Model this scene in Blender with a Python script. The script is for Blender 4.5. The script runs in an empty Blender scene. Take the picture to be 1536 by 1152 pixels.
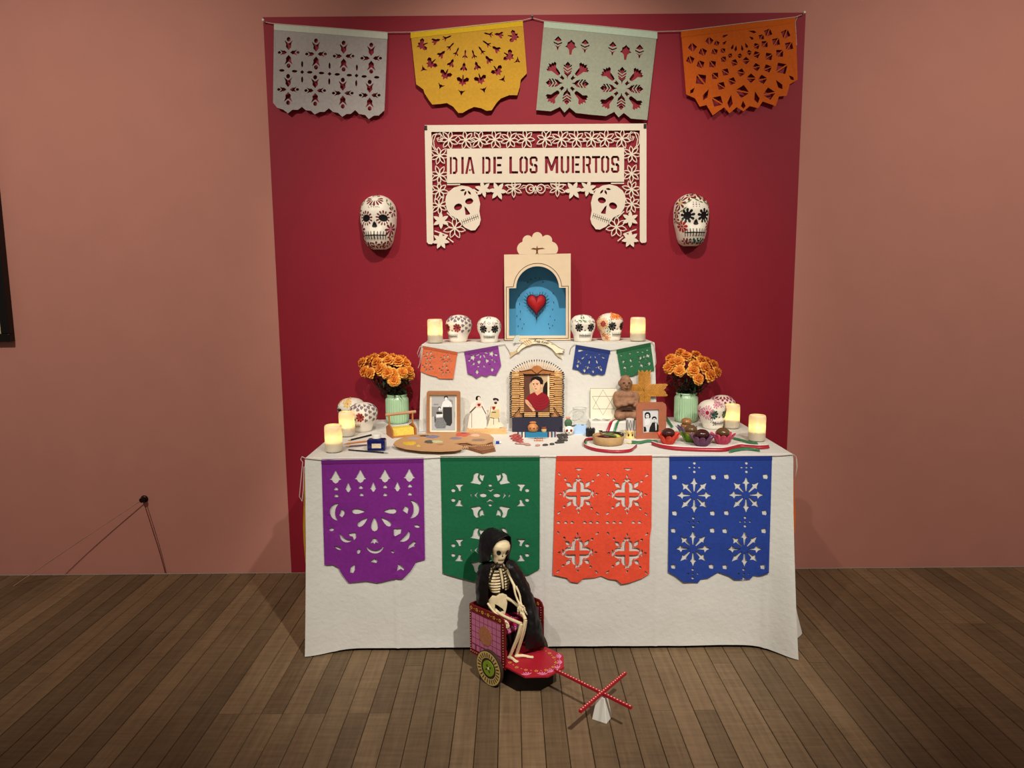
import bpy, bmesh, math, random
from mathutils import Vector, Matrix, noise, Quaternion
from mathutils.geometry import delaunay_2d_cdt
random.seed(7)
scn = bpy.context.scene
COL = scn.collection
PI = math.pi
sin, cos = math.sin, math.cos

# ---------------------------------------------------------------- camera
FPX, TILT, ROLL, DW, HC = 1091.2, .1346, -.0085, 3.448, 1.40
cd = bpy.data.cameras.new('camera'); cam = bpy.data.objects.new('camera', cd); COL.objects.link(cam)
cd.sensor_fit = 'HORIZONTAL'; cd.sensor_width = 36; cd.lens = FPX / 1536 * 36
cam.matrix_world = Matrix.Translation((0, -DW, HC)) @ Matrix.Rotation(PI / 2 - TILT, 4, 'X') @ Matrix.Rotation(ROLL, 4, 'Z')
cd.clip_start = .05
scn.camera = cam

# ---------------------------------------------------------------- world and lamps
w = bpy.data.worlds.new('world'); scn.world = w; w.use_nodes = True
w.node_tree.nodes['Background'].inputs[0].default_value = (1, .86, .70, 1)
w.node_tree.nodes['Background'].inputs[1].default_value = .07

def spot(name, loc, target, energy, size=55, blend=.6, radius=.05, col=(1, .90, .77)):
    l = bpy.data.lights.new(name, 'SPOT'); l.energy = energy; l.spot_size = math.radians(size); l.spot_blend = blend
    l.shadow_soft_size = radius; l.color = col
    o = bpy.data.objects.new(name, l); COL.objects.link(o); o.location = loc
    o.rotation_euler = (Vector(target) - Vector(loc)).to_track_quat('-Z', 'Y').to_euler()
    return o
spot('track_spot_key', (1.15, -3.55, 3.5), (.15, -.80, .15), 235, 36, .85, .035, (1, .95, .87))
spot('track_spot_fill', (-1.05, -3.2, 3.5), (.05, -.45, .6), 75, 38, .85, .035, (1, .94, .86))
spot('track_spot_sign', (.10, -2.2, 3.5), (.10, 0, 1.62), 122, 53, 1, .035)
spot('gallery_wash_lamp', (-2.2, -3.1, 3.6), (-1.95, 0, 1.2), 125, 70, 1, .06)
spot('gallery_wash_lamp', (2.5, -3.1, 3.6), (2.2, 0, 1.3), 120, 70, 1, .06)

scn.view_settings.view_transform = 'Standard'
scn.view_settings.look = 'None'
scn.view_settings.gamma = 1
scn.view_settings.use_curve_mapping = False
scn.view_settings.exposure = 1.2

# ---------------------------------------------------------------- measuring: photo pixel -> point on a plane of the room
def ray(x, y):
    a, b = x - 768, y - 576
    u = a * cos(ROLL) + b * sin(ROLL); v = -(-a * sin(ROLL) + b * cos(ROLL)) / FPX
    return Vector((u / FPX, cos(TILT) + v * sin(TILT), -sin(TILT) + v * cos(TILT)))
def ony(x, y, Y):
    d = ray(x, y); s = (Y + DW) / d.y
    return Vector((d.x * s, Y, HC + d.z * s))
def onz(x, y, Z):
    d = ray(x, y); s = (Z - HC) / d.z
    return Vector((d.x * s, -DW + d.y * s, Z))
def crop(ox, oy, s):
    return lambda x, y: (ox + x / s, oy + y / s)

# ---------------------------------------------------------------- materials
MATS = {}
def mat(name, col, rough=.7, var=.0, scale=20, bump=0, bscale=200, metal=0, spec=.3, trans=0, emit=0, rand=0, stretch=None, sheen=0, sss=0, alpha=1, vcol=None):
    if name in MATS: return MATS[name]
    m = bpy.data.materials.new(name); m.use_nodes = True; nt = m.node_tree; n = nt.nodes; L = nt.links
    b = n['Principled BSDF']
    b.inputs['Base Color'].default_value = (*col, 1); b.inputs['Roughness'].default_value = rough
    b.inputs['Metallic'].default_value = metal; b.inputs['Specular IOR Level'].default_value = spec
    b.inputs['Transmission Weight'].default_value = trans
    if sheen: b.inputs['Sheen Weight'].default_value = sheen
    if alpha < 1: b.inputs['Alpha'].default_value = alpha
    if sss:
        b.inputs['Subsurface Weight'].default_value = sss; b.inputs['Subsurface Radius'].default_value = (.02, .012, .006); b.inputs['Subsurface Scale'].default_value = 1
    if emit:
        b.inputs['Emission Color'].default_value = (*col, 1); b.inputs['Emission Strength'].default_value = emit
    tc = n.new('ShaderNodeTexCoord')
    vec = tc.outputs['Object']
    if stretch:
        mp = n.new('ShaderNodeMapping'); mp.inputs['Scale'].default_value = stretch; L.new(vec, mp.inputs['Vector']); vec = mp.outputs['Vector']
    nz = n.new('ShaderNodeTexNoise'); nz.inputs['Scale'].default_value = scale; nz.inputs['Detail'].default_value = 6; L.new(vec, nz.inputs['Vector'])
    if var or rand:
        rp = n.new('ShaderNodeMapRange'); rp.inputs[1].default_value = .3; rp.inputs[2].default_value = .7
        rp.inputs[3].default_value = 1 - var; rp.inputs[4].default_value = 1 + var * .6; L.new(nz.outputs['Fac'], rp.inputs[0])
        fac = rp.outputs[0]
        if rand:
            oi = n.new('ShaderNodeObjectInfo'); r2 = n.new('ShaderNodeMapRange'); r2.inputs[3].default_value = 1 - rand; r2.inputs[4].default_value = 1 + rand
            L.new(oi.outputs['Random'], r2.inputs[0]); mu = n.new('ShaderNodeMath'); mu.operation = 'MULTIPLY'
            L.new(fac, mu.inputs[0]); L.new(r2.outputs[0], mu.inputs[1]); fac = mu.outputs[0]
        mx = n.new('ShaderNodeVectorMath'); mx.operation = 'SCALE'; mx.inputs[0].default_value = col; L.new(fac, mx.inputs['Scale'])
        L.new(mx.outputs[0], b.inputs['Base Color'])
    if bump:
        nb = n.new('ShaderNodeTexNoise'); nb.inputs['Scale'].default_value = bscale; nb.inputs['Detail'].default_value = 4; L.new(vec, nb.inputs['Vector'])
        bp = n.new('ShaderNodeBump'); bp.inputs['Strength'].default_value = bump; bp.inputs['Distance'].default_value = .004
        L.new(nb.outputs['Fac'], bp.inputs['Height']); L.new(bp.outputs[0], b.inputs['Normal'])
    MATS[name] = m
    return m
def srgb(r, g, b):
    f = lambda c: (c / 255 / 12.92) if c / 255 <= .04045 else ((c / 255 + .055) / 1.055) ** 2.4
    return (f(r), f(g), f(b))

# ---------------------------------------------------------------- object helpers
def tag(o, label, cat, group=None):
    o['label'] = label; o['category'] = cat
    if group: o['group'] = group
    return o
def thing(name, label, cat, loc=(0, 0, 0), rz=0, group=None):
    o = bpy.data.objects.new(name, None); COL.objects.link(o); o.empty_display_size = .05
    o.location = loc; o.rotation_euler = (0, 0, rz)
    return tag(o, label, cat, group)
def link(name, me, m, parent=None, smooth=None):
    if m and not me.materials: me.materials.append(m)
    o = bpy.data.objects.new(name, me); COL.objects.link(o)
    if parent: o.parent = parent
    return o

class MB:
    def __init__(s): s.v = []; s.f = []
    def add(s, vs, fs):
        k = len(s.v); s.v += [tuple(v) for v in vs]; s.f += [tuple(i + k for i in f) for f in fs]; return s
    def box(s, c, d, R=None, taper=1):
        R = R or Matrix(); c = Vector(c); x, y, z = d[0] / 2, d[1] / 2, d[2] / 2; t = taper
        P = [(-x, -y, -z), (x, -y, -z), (x, y, -z), (-x, y, -z), (-x * t, -y * t, z), (x * t, -y * t, z), (x * t, y * t, z), (-x * t, y * t, z)]
        return s.add([c + (R @ Vector(p)) for p in P], [(0, 3, 2, 1), (4, 5, 6, 7), (0, 1, 5, 4), (1, 2, 6, 5), (2, 3, 7, 6), (3, 0, 4, 7)])
    def tube(s, pts, r, n=8, cap=True):
        pts = [Vector(p) for p in pts]; m = len(pts); rs = r if isinstance(r, (list, tuple)) else [r] * m
        vs = []; prev = None
        for i, p in enumerate(pts):
            t = (pts[min(i + 1, m - 1)] - pts[max(i - 1, 0)]).normalized()
            if prev is None:
                a = Vector((0, 0, 1)) if abs(t.z) < .9 else Vector((1, 0, 0)); u = t.cross(a).normalized()
            else: u = (prev - t * prev.dot(t)).normalized()
            prev = u; q = t.cross(u)
            for j in range(n):
                a = 2 * PI * j / n; vs.append(p + (u * cos(a) + q * sin(a)) * rs[i])
        fs = [(i * n + j, i * n + (j + 1) % n, (i + 1) * n + (j + 1) % n, (i + 1) * n + j) for i in range(m - 1) for j in range(n)]
        if cap: fs += [tuple(range(n - 1, -1, -1)), tuple(range((m - 1) * n, m * n))]
        return s.add(vs, fs)
    def lathe(s, prof, n=32, c=(0, 0, 0), flute=None, R=None, cap=True):
        vs = []; fs = []; m = len(prof); c = Vector(c)
        for i, (r, z) in enumerate(prof):
            for j in range(n):
                a = 2 * PI * j / n; rr = r + (flute(a, z, i) if flute else 0)
                p = Vector((rr * cos(a), rr * sin(a), z)); vs.append(c + (R @ p if R else p))
        for i in range(m - 1):
            for j in range(n): fs.append((i * n + j, i * n + (j + 1) % n, (i + 1) * n + (j + 1) % n, (i + 1) * n + j))
        if cap and prof[0][0] > 1e-5: fs.append(tuple(range(n - 1, -1, -1)))
        if cap and prof[-1][0] > 1e-5: fs.append(tuple(range((m - 1) * n, m * n)))
        return s.add(vs, fs)
    def ell(s, c, r, n=14, m=10, R=None, fn=None):
        vs = []; fs = []; c = Vector(c); r = (r, r, r) if not isinstance(r, (tuple, list)) else r
        for i in range(m + 1):
            t = PI * i / m
            for j in range(n):
                a = 2 * PI * j / n; d = Vector((sin(t) * cos(a), sin(t) * sin(a), cos(t))); k = fn(d) if fn else 1
                p = Vector((d.x * r[0], d.y * r[1], d.z * r[2])) * k
                vs.append(c + (R @ p if R else p))
        for i in range(m):
            for j in range(n): fs.append((i * n + j, (i + 1) * n + j, (i + 1) * n + (j + 1) % n, i * n + (j + 1) % n))
        return s.add(vs, fs)
    def prism(s, poly, fn, th):
        """poly: 2D points; fn(x,y,depth)->3D; extruded from depth 0 to th"""
        n = len(poly); vs = [fn(x, y, 0) for x, y in poly] + [fn(x, y, th) for x, y in poly]
        return s.add(vs, [tuple(range(n)), tuple(range(2 * n - 1, n - 1, -1))] + [(i, i + n, (i + 1) % n + n, (i + 1) % n) for i in range(n)])
    def strip(s, A, B):
        n = len(A); return s.add(list(A) + list(B), [(i, i + 1, n + i + 1, n + i) for i in range(n - 1)])
    def grid(s, rows):
        n = len(rows[0]); vs = [p for r in rows for p in r]
        return s.add(vs, [(i * n + j, i * n + j + 1, (i + 1) * n + j + 1, (i + 1) * n + j) for i in range(len(rows) - 1) for j in range(n - 1)])
    def mesh(s, name='mesh', smooth=None):
        me = bpy.data.meshes.new(name); me.from_pydata(s.v, [], s.f)
        bm = bmesh.new(); bm.from_mesh(me); bmesh.ops.remove_doubles(bm, verts=bm.verts, dist=1e-6); bmesh.ops.recalc_face_normals(bm, faces=bm.faces); bm.to_mesh(me); bm.free()
        if smooth is not None:
            me.shade_smooth(); me.set_sharp_from_angle(angle=math.radians(smooth))
        return me
    def build(s, name, m, parent=None, smooth=None, bevel=0, solid=0, sub=0, at=None):
        o = link(name, s.mesh(name, smooth), m, parent)
        if at is not None: o.location = at
        if sub: md = o.modifiers.new('sub', 'SUBSURF'); md.levels = md.render_levels = sub
        if solid: md = o.modifiers.new('solid', 'SOLIDIFY'); md.thickness = solid; md.offset = 0
        if bevel:
            md = o.modifiers.new('bevel', 'BEVEL'); md.width = bevel; md.segments = 2; md.limit_method = 'ANGLE'; md.angle_limit = math.radians(40)
        return o

def inside(p, poly):
    x, y = p; c = False; n = len(poly); j = n - 1
    for i in range(n):
        xi, yi = poly[i]; xj, yj = poly[j]
        if (yi > y) != (yj > y) and x < (xj - xi) * (y - yi) / (yj - yi) + xi: c = not c
        j = i
    return c
def cut_sheet(name, outline, holes, fn, m, parent=None, step=None, solid=.0008, smooth=None):
    """a sheet with real holes: outline and holes in 2D, fn maps them into the room"""
    loops = [outline] + holes; V = []; E = []
    for lp in loops:
        k = len(V); n = len(lp); V += [Vector(p) for p in lp]; E += [(k + i, k + (i + 1) % n) for i in range(n)]
    xs = [p[0] for p in outline]; ys = [p[1] for p in outline]
    if step:
        x = min(xs) + step * .5
        while x < max(xs):
            y = min(ys) + step * .5
            while y < max(ys):
                if inside((x, y), outline): V.append(Vector((x + random.uniform(-.1, .1) * step, y + random.uniform(-.1, .1) * step)))
                y += step
            x += step
    vs, es, fs, *_ = delaunay_2d_cdt(V, E, [], 0, 1e-5)
    bb = [(min(p[0] for p in h), max(p[0] for p in h), min(p[1] for p in h), max(p[1] for p in h), h) for h in holes]
    keep = []
    for f in fs:
        cx = sum(vs[i][0] for i in f) / len(f); cy = sum(vs[i][1] for i in f) / len(f)
        if not inside((cx, cy), outline): continue
        if any(a <= cx <= b and c <= cy <= d and inside((cx, cy), h) for a, b, c, d, h in bb): continue
        keep.append(f)
    me = bpy.data.meshes.new(name); me.from_pydata([fn(p[0], p[1]) for p in vs], [], keep)
    bm = bmesh.new(); bm.from_mesh(me)
    bmesh.ops.delete(bm, geom=[v for v in bm.verts if not v.link_faces], context='VERTS')
    bmesh.ops.recalc_face_normals(bm, faces=bm.faces)
    if bm.faces and sum(f.normal.y for f in bm.faces) > 0: bmesh.ops.reverse_faces(bm, faces=bm.faces)
    bm.to_mesh(me); bm.free()
    if smooth: me.shade_smooth()
    o = link(name, me, m, parent)
    if solid: md = o.modifiers.new('solid', 'SOLIDIFY'); md.thickness = solid; md.offset = 0
    return o

# 2D motif helpers (all return lists of points)
def xf(poly, x, y, rot=0, sx=1, sy=None):
    sy = sx if sy is None else sy; c, s = cos(rot), sin(rot)
    return [(x + px * sx * c - py * sy * s, y + px * sx * s + py * sy * c) for px, py in poly]
def elli(x, y, rx, ry=None, rot=0, n=12):
    ry = rx if ry is None else ry
    return xf([(rx * cos(2 * PI * i / n), ry * sin(2 * PI * i / n)) for i in range(n)], x, y, rot)
def drop(x, y, L, W, rot=0, n=12):
    """teardrop: point at origin, round end at +x"""
    P = []
    for i in range(n):
        a = 2 * PI * i / n; P.append((L * (.5 - .5 * cos(a)), W * .5 * sin(a) * (sin(a / 2)) ** 1.2))
    return xf(P, x, y, rot)
def leafp(x, y, L, W, rot=0, n=10):
    P = [(L * i / n, W * .5 * sin(PI * i / n)) for i in range(n + 1)] + [(L * i / n, -W * .5 * sin(PI * i / n)) for i in range(n - 1, 0, -1)]
    return xf(P, x, y, rot)
def bar(x0, y0, x1, y1, w):
    L = math.hypot(x1 - x0, y1 - y0); nx, ny = -(y1 - y0) / L * w / 2, (x1 - x0) / L * w / 2
    return [(x0 + nx, y0 + ny), (x1 + nx, y1 + ny), (x1 - nx, y1 - ny), (x0 - nx, y0 - ny)]
def arcband(x, y, r, a0, a1, w, n=8, taper=True):
    P = []; Q = []
    for i in range(n + 1):
        a = a0 + (a1 - a0) * i / n; h = w / 2 * (sin(PI * i / n) * .9 + .1 if taper else 1)
        P.append((x + (r + h) * cos(a), y + (r + h) * sin(a))); Q.append((x + (r - h) * cos(a), y + (r - h) * sin(a)))
    return P + Q[::-1]
def fbm(x, y, z=0): return noise.fractal(Vector((x, y, z)), 1, 2, 3)
# ================================================================ the setting
T = .767                                   # table height
pink = mat('pink_wall_paint', srgb(196, 134, 121), .75, .03, 6, .12, 260, spec=.2)
crim = mat('crimson_wall_paint', srgb(146, 27, 46), .6, .05, 4, .10, 260, spec=.25)
wall = MB().box((0, .05, 1.75), (7.4, .1, 3.5)).build('wall_back', pink); wall['kind'] = 'structure'
MB().box((.1141, -.0008, 1.2995), (2.4284, .0016, 2.599)).build('painted_panel', crim, wall)

# floor of narrow worn boards running towards the wall
fl = MB().box((0, -2.0, -.035), (7.4, 4.0, .03)).build('floor', mat('sub_floor_dark', (.012, .009, .007), .9)); fl['kind'] = 'structure'
def plank_mat():
    m = bpy.data.materials.new('worn_oak_board'); m.use_nodes = True; nt = m.node_tree; n = nt.nodes; L = nt.links; b = n['Principled BSDF']
    tc = n.new('ShaderNodeTexCoord'); oi = n.new('ShaderNodeObjectInfo'); geo = n.new('ShaderNodeNewGeometry')
    ad = n.new('ShaderNodeVectorMath'); ad.operation = 'ADD'; sc = n.new('ShaderNodeVectorMath'); sc.operation = 'SCALE'
    cmb = n.new('ShaderNodeCombineXYZ'); L.new(oi.outputs['Random'], cmb.inputs[0]); L.new(oi.outputs['Random'], cmb.inputs[2]); L.new(cmb.outputs[0], sc.inputs[0]); sc.inputs['Scale'].default_value = 37
    L.new(geo.outputs['Position'], ad.inputs[0]); L.new(sc.outputs[0], ad.inputs[1])
    mp = n.new('ShaderNodeMapping'); mp.inputs['Scale'].default_value = (38, 2.2, 10); L.new(ad.outputs[0], mp.inputs['Vector'])
    g = n.new('ShaderNodeTexNoise'); g.inputs['Scale'].default_value = 1.6; g.inputs['Detail'].default_value = 8; g.inputs['Roughness'].default_value = .65; L.new(mp.outputs[0], g.inputs['Vector'])
    # saw marks running across the boards, and large worn patches
    mp2 = n.new('ShaderNodeMapping'); mp2.inputs['Scale'].default_value = (6, 70, 10); L.new(ad.outputs[0], mp2.inputs['Vector'])
    g2 = n.new('ShaderNodeTexNoise'); g2.inputs['Scale'].default_value = 1.2; g2.inputs['Detail'].default_value = 5; L.new(mp2.outputs[0], g2.inputs['Vector'])
    g3 = n.new('ShaderNodeTexNoise'); g3.inputs['Scale'].default_value = 2.2; g3.inputs['Detail'].default_value = 5; L.new(geo.outputs['Position'], g3.inputs['Vector'])
    r = n.new('ShaderNodeValToRGB'); r.color_ramp.elements[0].position = .25; r.color_ramp.elements[1].position = .8
    r.color_ramp.elements[0].color = (*srgb(84, 64, 45), 1); r.color_ramp.elements[1].color = (*srgb(152, 126, 94), 1)
    a1 = n.new('ShaderNodeMath'); a1.operation = 'MULTIPLY_ADD'; a1.inputs[1].default_value = .45
    a2 = n.new('ShaderNodeMath'); a2.operation = 'MULTIPLY_ADD'; a2.inputs[1].default_value = .3
    a3 = n.new('ShaderNodeMath'); a3.operation = 'MULTIPLY_ADD'; a3.inputs[1].default_value = .25; a3.inputs[2].default_value = 0
    L.new(g3.outputs['Fac'], a3.inputs[0]); L.new(g2.outputs['Fac'], a2.inputs[0]); L.new(a3.outputs[0], a2.inputs[2]); L.new(g.outputs['Fac'], a1.inputs[0]); L.new(a2.outputs[0], a1.inputs[2])
    L.new(a1.outputs[0], r.inputs[0])
    mr = n.new('ShaderNodeMapRange'); mr.inputs[3].default_value = .66; mr.inputs[4].default_value = 1.12; L.new(oi.outputs['Random'], mr.inputs[0])
    v = n.new('ShaderNodeVectorMath'); v.operation = 'SCALE'; L.new(r.outputs[0], v.inputs[0]); L.new(mr.outputs[0], v.inputs['Scale']); L.new(v.outputs[0], b.inputs['Base Color'])
    b.inputs['Roughness'].default_value = .58; b.inputs['Specular IOR Level'].default_value = .25
    bp = n.new('ShaderNodeBump'); bp.inputs['Strength'].default_value = .35; bp.inputs['Distance'].default_value = .002; L.new(a1.outputs[0], bp.inputs['Height']); L.new(bp.outputs[0], b.inputs['Normal'])
    return m
pm = plank_mat(); PW = .0718; ph = onz(696, 973, 0).x; rr = random.Random(3); pmesh = {}
k0 = int((-2.75 - ph) / PW)
for k in range(k0, k0 + 78):
    x0 = ph + k * PW; y = -.004; first = True
    while y > -3.3:
        Ln = rr.choice([.6, .9, 1.2, 1.5, 1.8]) if first else rr.choice([1.2, 1.5, 1.8, 2.1]); first = False
        if y - Ln < -2.75: Ln = y + 3.3
        Ln = round(Ln, 2)
        if Ln not in pmesh:
            q = MB(); w2 = PW / 2 - .0009; b_ = .0016
            prof = [(-w2, -.018), (-w2, -b_), (-w2 + b_, 0), (w2 - b_, 0), (w2, -b_), (w2, -.018)]
            q.add([(a, -.0008, z) for a, z in prof] + [(a, -Ln + .0008, z) for a, z in prof], [tuple(range(5, -1, -1)), tuple(range(6, 12))] + [(i, (i + 1) % 6, (i + 1) % 6 + 6, i + 6) for i in range(6)])
            pmesh[Ln] = q.mesh('plank')
        o = link('plank', pmesh[Ln], pm, fl); o.location = (x0 + PW / 2, y, rr.uniform(-.0006, 0)); y -= Ln

# ================================================================ draped cloths
linen = mat('white_cotton_cloth', srgb(216, 213, 205), .85, .03, 9, .45, 55, spec=.15, sheen=.1)
FY = -.789                                  # front of the table
CR = [ony(px, 800, FY).x for px in (497, 592, 652, 820, 985, 1150)]
def low_disp(x, y, side, v):
    e = v ** 1.35
    if side == 'f':
        dy = -(.004 + .045 * math.exp(-((x + .79) / .085) ** 2) + .098 * math.exp(-((x - 1.06) / .075) ** 2)) * e
        dy += -.0042 * sum(math.exp(-((x - c) / .0045) ** 2) for c in CR) * (.4 + .6 * v)
        dy += .004 * e * fbm(x * 3, 1.3) - .0025 * fbm(x * 4, v * 3, 5) * min(1, v * 4) - .002 * (v > .965)
        dx = (-.022 * math.exp(-((x + .79) / .05) ** 2) + .012 * math.exp(-((x - 1.05) / .05) ** 2)) * e
        return dx, dy
    s = -1 if side == 'l' else 1; g = (y - FY)
    if side == 'l': return s * ((.022 - .01 * min(1, g * 3)) * e + .004 * e * sin(g * 16)), -.045 * e * math.exp(-(g / .06) ** 2)
    return s * ((.012 + .095 * (e ** .6) * math.exp(-((g - .12) / .07) ** 2) - .03 * math.exp(-((g - .035) / .03) ** 2) + .012 * sin(g * 17) * min(1, g * 4)) * e), -.098 * e * math.exp(-(g / .05) ** 2)
def cloth(name, x0, x1, yf, yb, zt, zb, disp, m, nf=200, ns=60, nv=26, hem=None):
    P = [('l', x0, yb + (yf - yb) * i / ns) for i in range(ns)] + [('f', x0 + (x1 - x0) * i / nf, yf) for i in range(nf + 1)] + [('r', x1, yf + (yb - yf) * i / ns) for i in range(1, ns + 1)]
    rows = []
    for j in range(-1, nv + 1):
        r = []
        for s, x, y in P:
            v = max(0, j) / nv; dx, dy = disp(x, y, s, v)
            z = zt - v * (zt - zb(x, y, s))
            ins = .004 if j == -1 else (.0012 if j == 0 else 0)                 # rounded top edge
            if j == 0: z = zt - .0012
            cx = (x0 + x1) / 2
            px = x + dx + (-ins if x > cx + .99 * (x1 - cx) else ins if x < cx - .99 * (cx - x0) else 0)
            py = y + dy + (ins if s == 'f' or y < yf + .002 else 0)
            r.append((px, py, z + (.0 if j >= 0 else 0)))
        rows.append(r)
    q = MB().grid(rows); n = len(P); q.f.append(tuple(range(n - 1, -1, -1)))
    return q.build(name, m, smooth=50)
lowc = cloth('tablecloth', -.778, 1.0505, FY, -.006, T, lambda x, y, s: .004 + (.010 * (1 - math.exp(-((x + .79) / .12) ** 2) - math.exp(-((x - 1.06) / .1) ** 2)) if s == 'f' else 0), low_disp, linen)
tag(lowc, 'long white cotton cloth covering the lower table down to the floor', 'tablecloth')
def front_y(x, z):
    v = min(1, max(0, (T - z) / T)); return FY + low_disp(x, FY, 'f', v)[1]
UY, UZ = -.295, 1.150
def up_disp(x, y, side, v):
    e = v ** 1.2; g = y - UY
    if side == 'f':
        return (-.018 * math.exp(-((x + .39) / .05) ** 2) + .014 * math.exp(-((x - .62) / .05) ** 2)) * e, -(.004 + .014 * math.exp(-((x + .39) / .06) ** 2) + .010 * math.exp(-((x - .62) / .06) ** 2)) * e - .0022 * sum(math.exp(-((x - c) / .003) ** 2) for c in (-.33, -.185, .02, .34)) - .002 * math.exp(-((v - .18) / .006) ** 2)
    s = -1 if side == 'l' else 1
    return s * (.016 * e + .004 * e * sin(g * 30)), -.012 * e * math.exp(-(g / .04) ** 2)
upc = cloth('tier_cloth', -.392, .622, UY, -.006, UZ, lambda x, y, s: T + .001, up_disp, linen, 120, 30, 20)
tag(upc, 'white cotton cloth over the raised rear tier holding the shrine box', 'tablecloth')
def up_y(x, z):
    return UY + up_disp(x, UY, 'f', min(1, max(0, (UZ - z) / (UZ - T))))[1]

# ================================================================ cut paper banners
paper_cols = {'lilac': srgb(172, 164, 162), 'yellow': srgb(204, 156, 54), 'mint': srgb(162, 166, 148), 'orange': srgb(208, 98, 34),
              'purple': srgb(124, 42, 132), 'green': srgb(32, 104, 68), 'red': srgb(234, 84, 58), 'blue': srgb(44, 68, 148),
              's_orange': srgb(214, 112, 74), 's_purple': srgb(138, 66, 146), 's_blue': srgb(50, 66, 128), 's_green': srgb(50, 106, 70)}
def pmat(k): return mat('tissue_paper_' + k, paper_cols[k], .9, .08, 90, .35, 420, spec=.1)
def hanging(name, label, outline, holes, fn, key, group, step, hem=None, hemcol=None):
    r = thing(name, label, 'paper banner', (0, 0, 0), 0, group)
    c = fn(sum(p[0] for p in outline[:2]) / 2, sum(p[1] for p in outline[:2]) / 2); r.location = c
    cut_sheet('cut_sheet', outline, holes, lambda x, y: fn(x, y) - c, pmat(key), r, step, .0006)
    (x0, y0), (x1, y1) = outline[0], outline[1]
    hh = hem or 8; n = 14
    A = [fn(x0 + (x1 - x0) * i / n, y0 + (y1 - y0) * i / n) - c + Vector((0, -.0018, 0)) for i in range(n + 1)]
    B = [fn(x0 + (x1 - x0) * i / n, y0 + (y1 - y0) * i / n + hh) - c + Vector((0, -.0012, 0)) for i in range(n + 1)]
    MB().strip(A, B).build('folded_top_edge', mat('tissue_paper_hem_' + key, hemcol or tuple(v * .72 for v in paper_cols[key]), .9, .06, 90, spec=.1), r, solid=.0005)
    return r
def mapper(cf, holes): return [[cf(*p) for p in h] for h in holes]
def wallfn(y0, seed):
    def f(x, y):
        t = max(0, (y - y0) / 140)
        cre = abs(((y - y0) / 46) % 1 - .5) * .006 * min(1, t * 2)
        return ony(x, y, -.010 - .016 * t - cre - .004 * t * fbm(x * .02, y * .02, seed))
    return f
G1 = 'big paper banners strung across the top of the crimson panel'
# --- lilac grey, eight little crosses
c = crop(390, 10, 6.4)
out = [c(*p) for p in [(135, 160), (1225, 248), (1195, 995), (1140, 1045), (1095, 1045), (1045, 1080), (1010, 1040), (950, 1030), (915, 992), (870, 1030), (830, 1030), (790, 1058), (750, 1020), (700, 1010), (660, 975), (620, 1010), (575, 1010), (525, 1035), (490, 1000), (440, 995), (403, 962), (365, 990), (310, 990), (268, 1025), (225, 990), (165, 970), (125, 922)]]
body = [(-40, -118), (-12, -92), (12, -92), (40, -118), (26, -82), (26, -52), (0, -22), (-26, -52), (-26, -82)]
body = [(-40, -118), (0, -86), (40, -118), (24, -80), (26, -54), (0, -22), (-26, -54), (-24, -80)]
H = []
for (x, y) in [(275, 440), (538, 455), (803, 475), (1068, 495), (270, 795), (530, 805), (795, 830), (1053, 850)]:
    for k in range(4):
        s = 1.0 if k % 2 == 0 else .70
        H += [xf(body, x, y, k * PI / 2, s), xf(elli(0, -127, 19, 22), x, y, k * PI / 2, s)]
H += [elli(x, y, 26, 13) for x, y in [(210, 612), (332, 620), (478, 630), (590, 637), (742, 650), (857, 658), (1000, 670), (1120, 678)]]
H += [xf([(0, -19), (19, 0), (0, 19), (-19, 0)], x, y) for x, y in [(405, 628), (668, 645), (927, 662)]]
H += [elli(x, y, 10, 30) for x, y in [(405, 552), (405, 700), (668, 568), (665, 718), (930, 585), (924, 735)]]
hanging('paper_banner', 'lilac grey cut paper banner with eight small crosses, leftmost in the top row', out, mapper(c, H), wallfn(40, 1), 'lilac', G1, 9, 10, srgb(206, 208, 196))
# --- yellow, radiating butterflies
c = crop(600, 10, 6.4)
out = [c(*p) for p in [(102, 245), (1178, 128), (1218, 640), (1160, 700), (1150, 770), (1125, 850), (1050, 850), (970, 880), (930, 920), (880, 995), (830, 1000), (780, 975), (712, 962), (660, 985), (600, 1020), (560, 1020), (510, 960), (450, 925), (380, 935), (310, 940), (280, 900), (235, 830), (225, 795), (155, 745)]]
bfly = [(-60, -18), (-38, -28), (-8, -8), (-4, -50), (4, -50), (8, -8), (38, -28), (60, -18), (54, 10), (30, 18), (34, 42), (14, 38), (0, 62), (-14, 38), (-34, 42), (-30, 18), (-54, 10)]
tulip = [(0, -52), (14, -30), (14, -8), (36, 18), (30, 36), (12, 22), (0, 44), (-12, 22), (-30, 36), (-36, 18), (-14, -8), (-14, -30)]
spike = [(0, -58), (8, -40), (7, 0), (28, 22), (24, 30), (6, 18), (0, 54), (-6, 18), (-24, 30), (-28, 22), (-7, 0), (-8, -40)]
tri = [(0, 30), (10, 4), (36, -24), (6, -12), (0, -20), (-6, -12), (-36, -24), (-10, 4)]
H = []; ap = (640, 215)
for lst, sh, sc_ in (([(220, 365), (305, 540), (440, 645), (603, 705), (770, 690), (930, 610), (1040, 468), (1085, 285)], bfly, 1.0), ([(342, 330), (398, 458), (492, 545), (613, 582), (738, 572), (850, 510), (925, 408), (955, 270)], tulip, .95), ([(445, 300), (482, 385), (543, 440), (625, 465), (708, 465), (785, 425), (838, 358), (858, 265)], spike, .95), ([(222, 600), (390, 765), (590, 825), (805, 800), (990, 700), (1130, 520)], tri, 1.05)):
    for x, y in lst: H.append(xf(sh, x, y, math.atan2(y - ap[1], x - ap[0]) - PI / 2, sc_))
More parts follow.
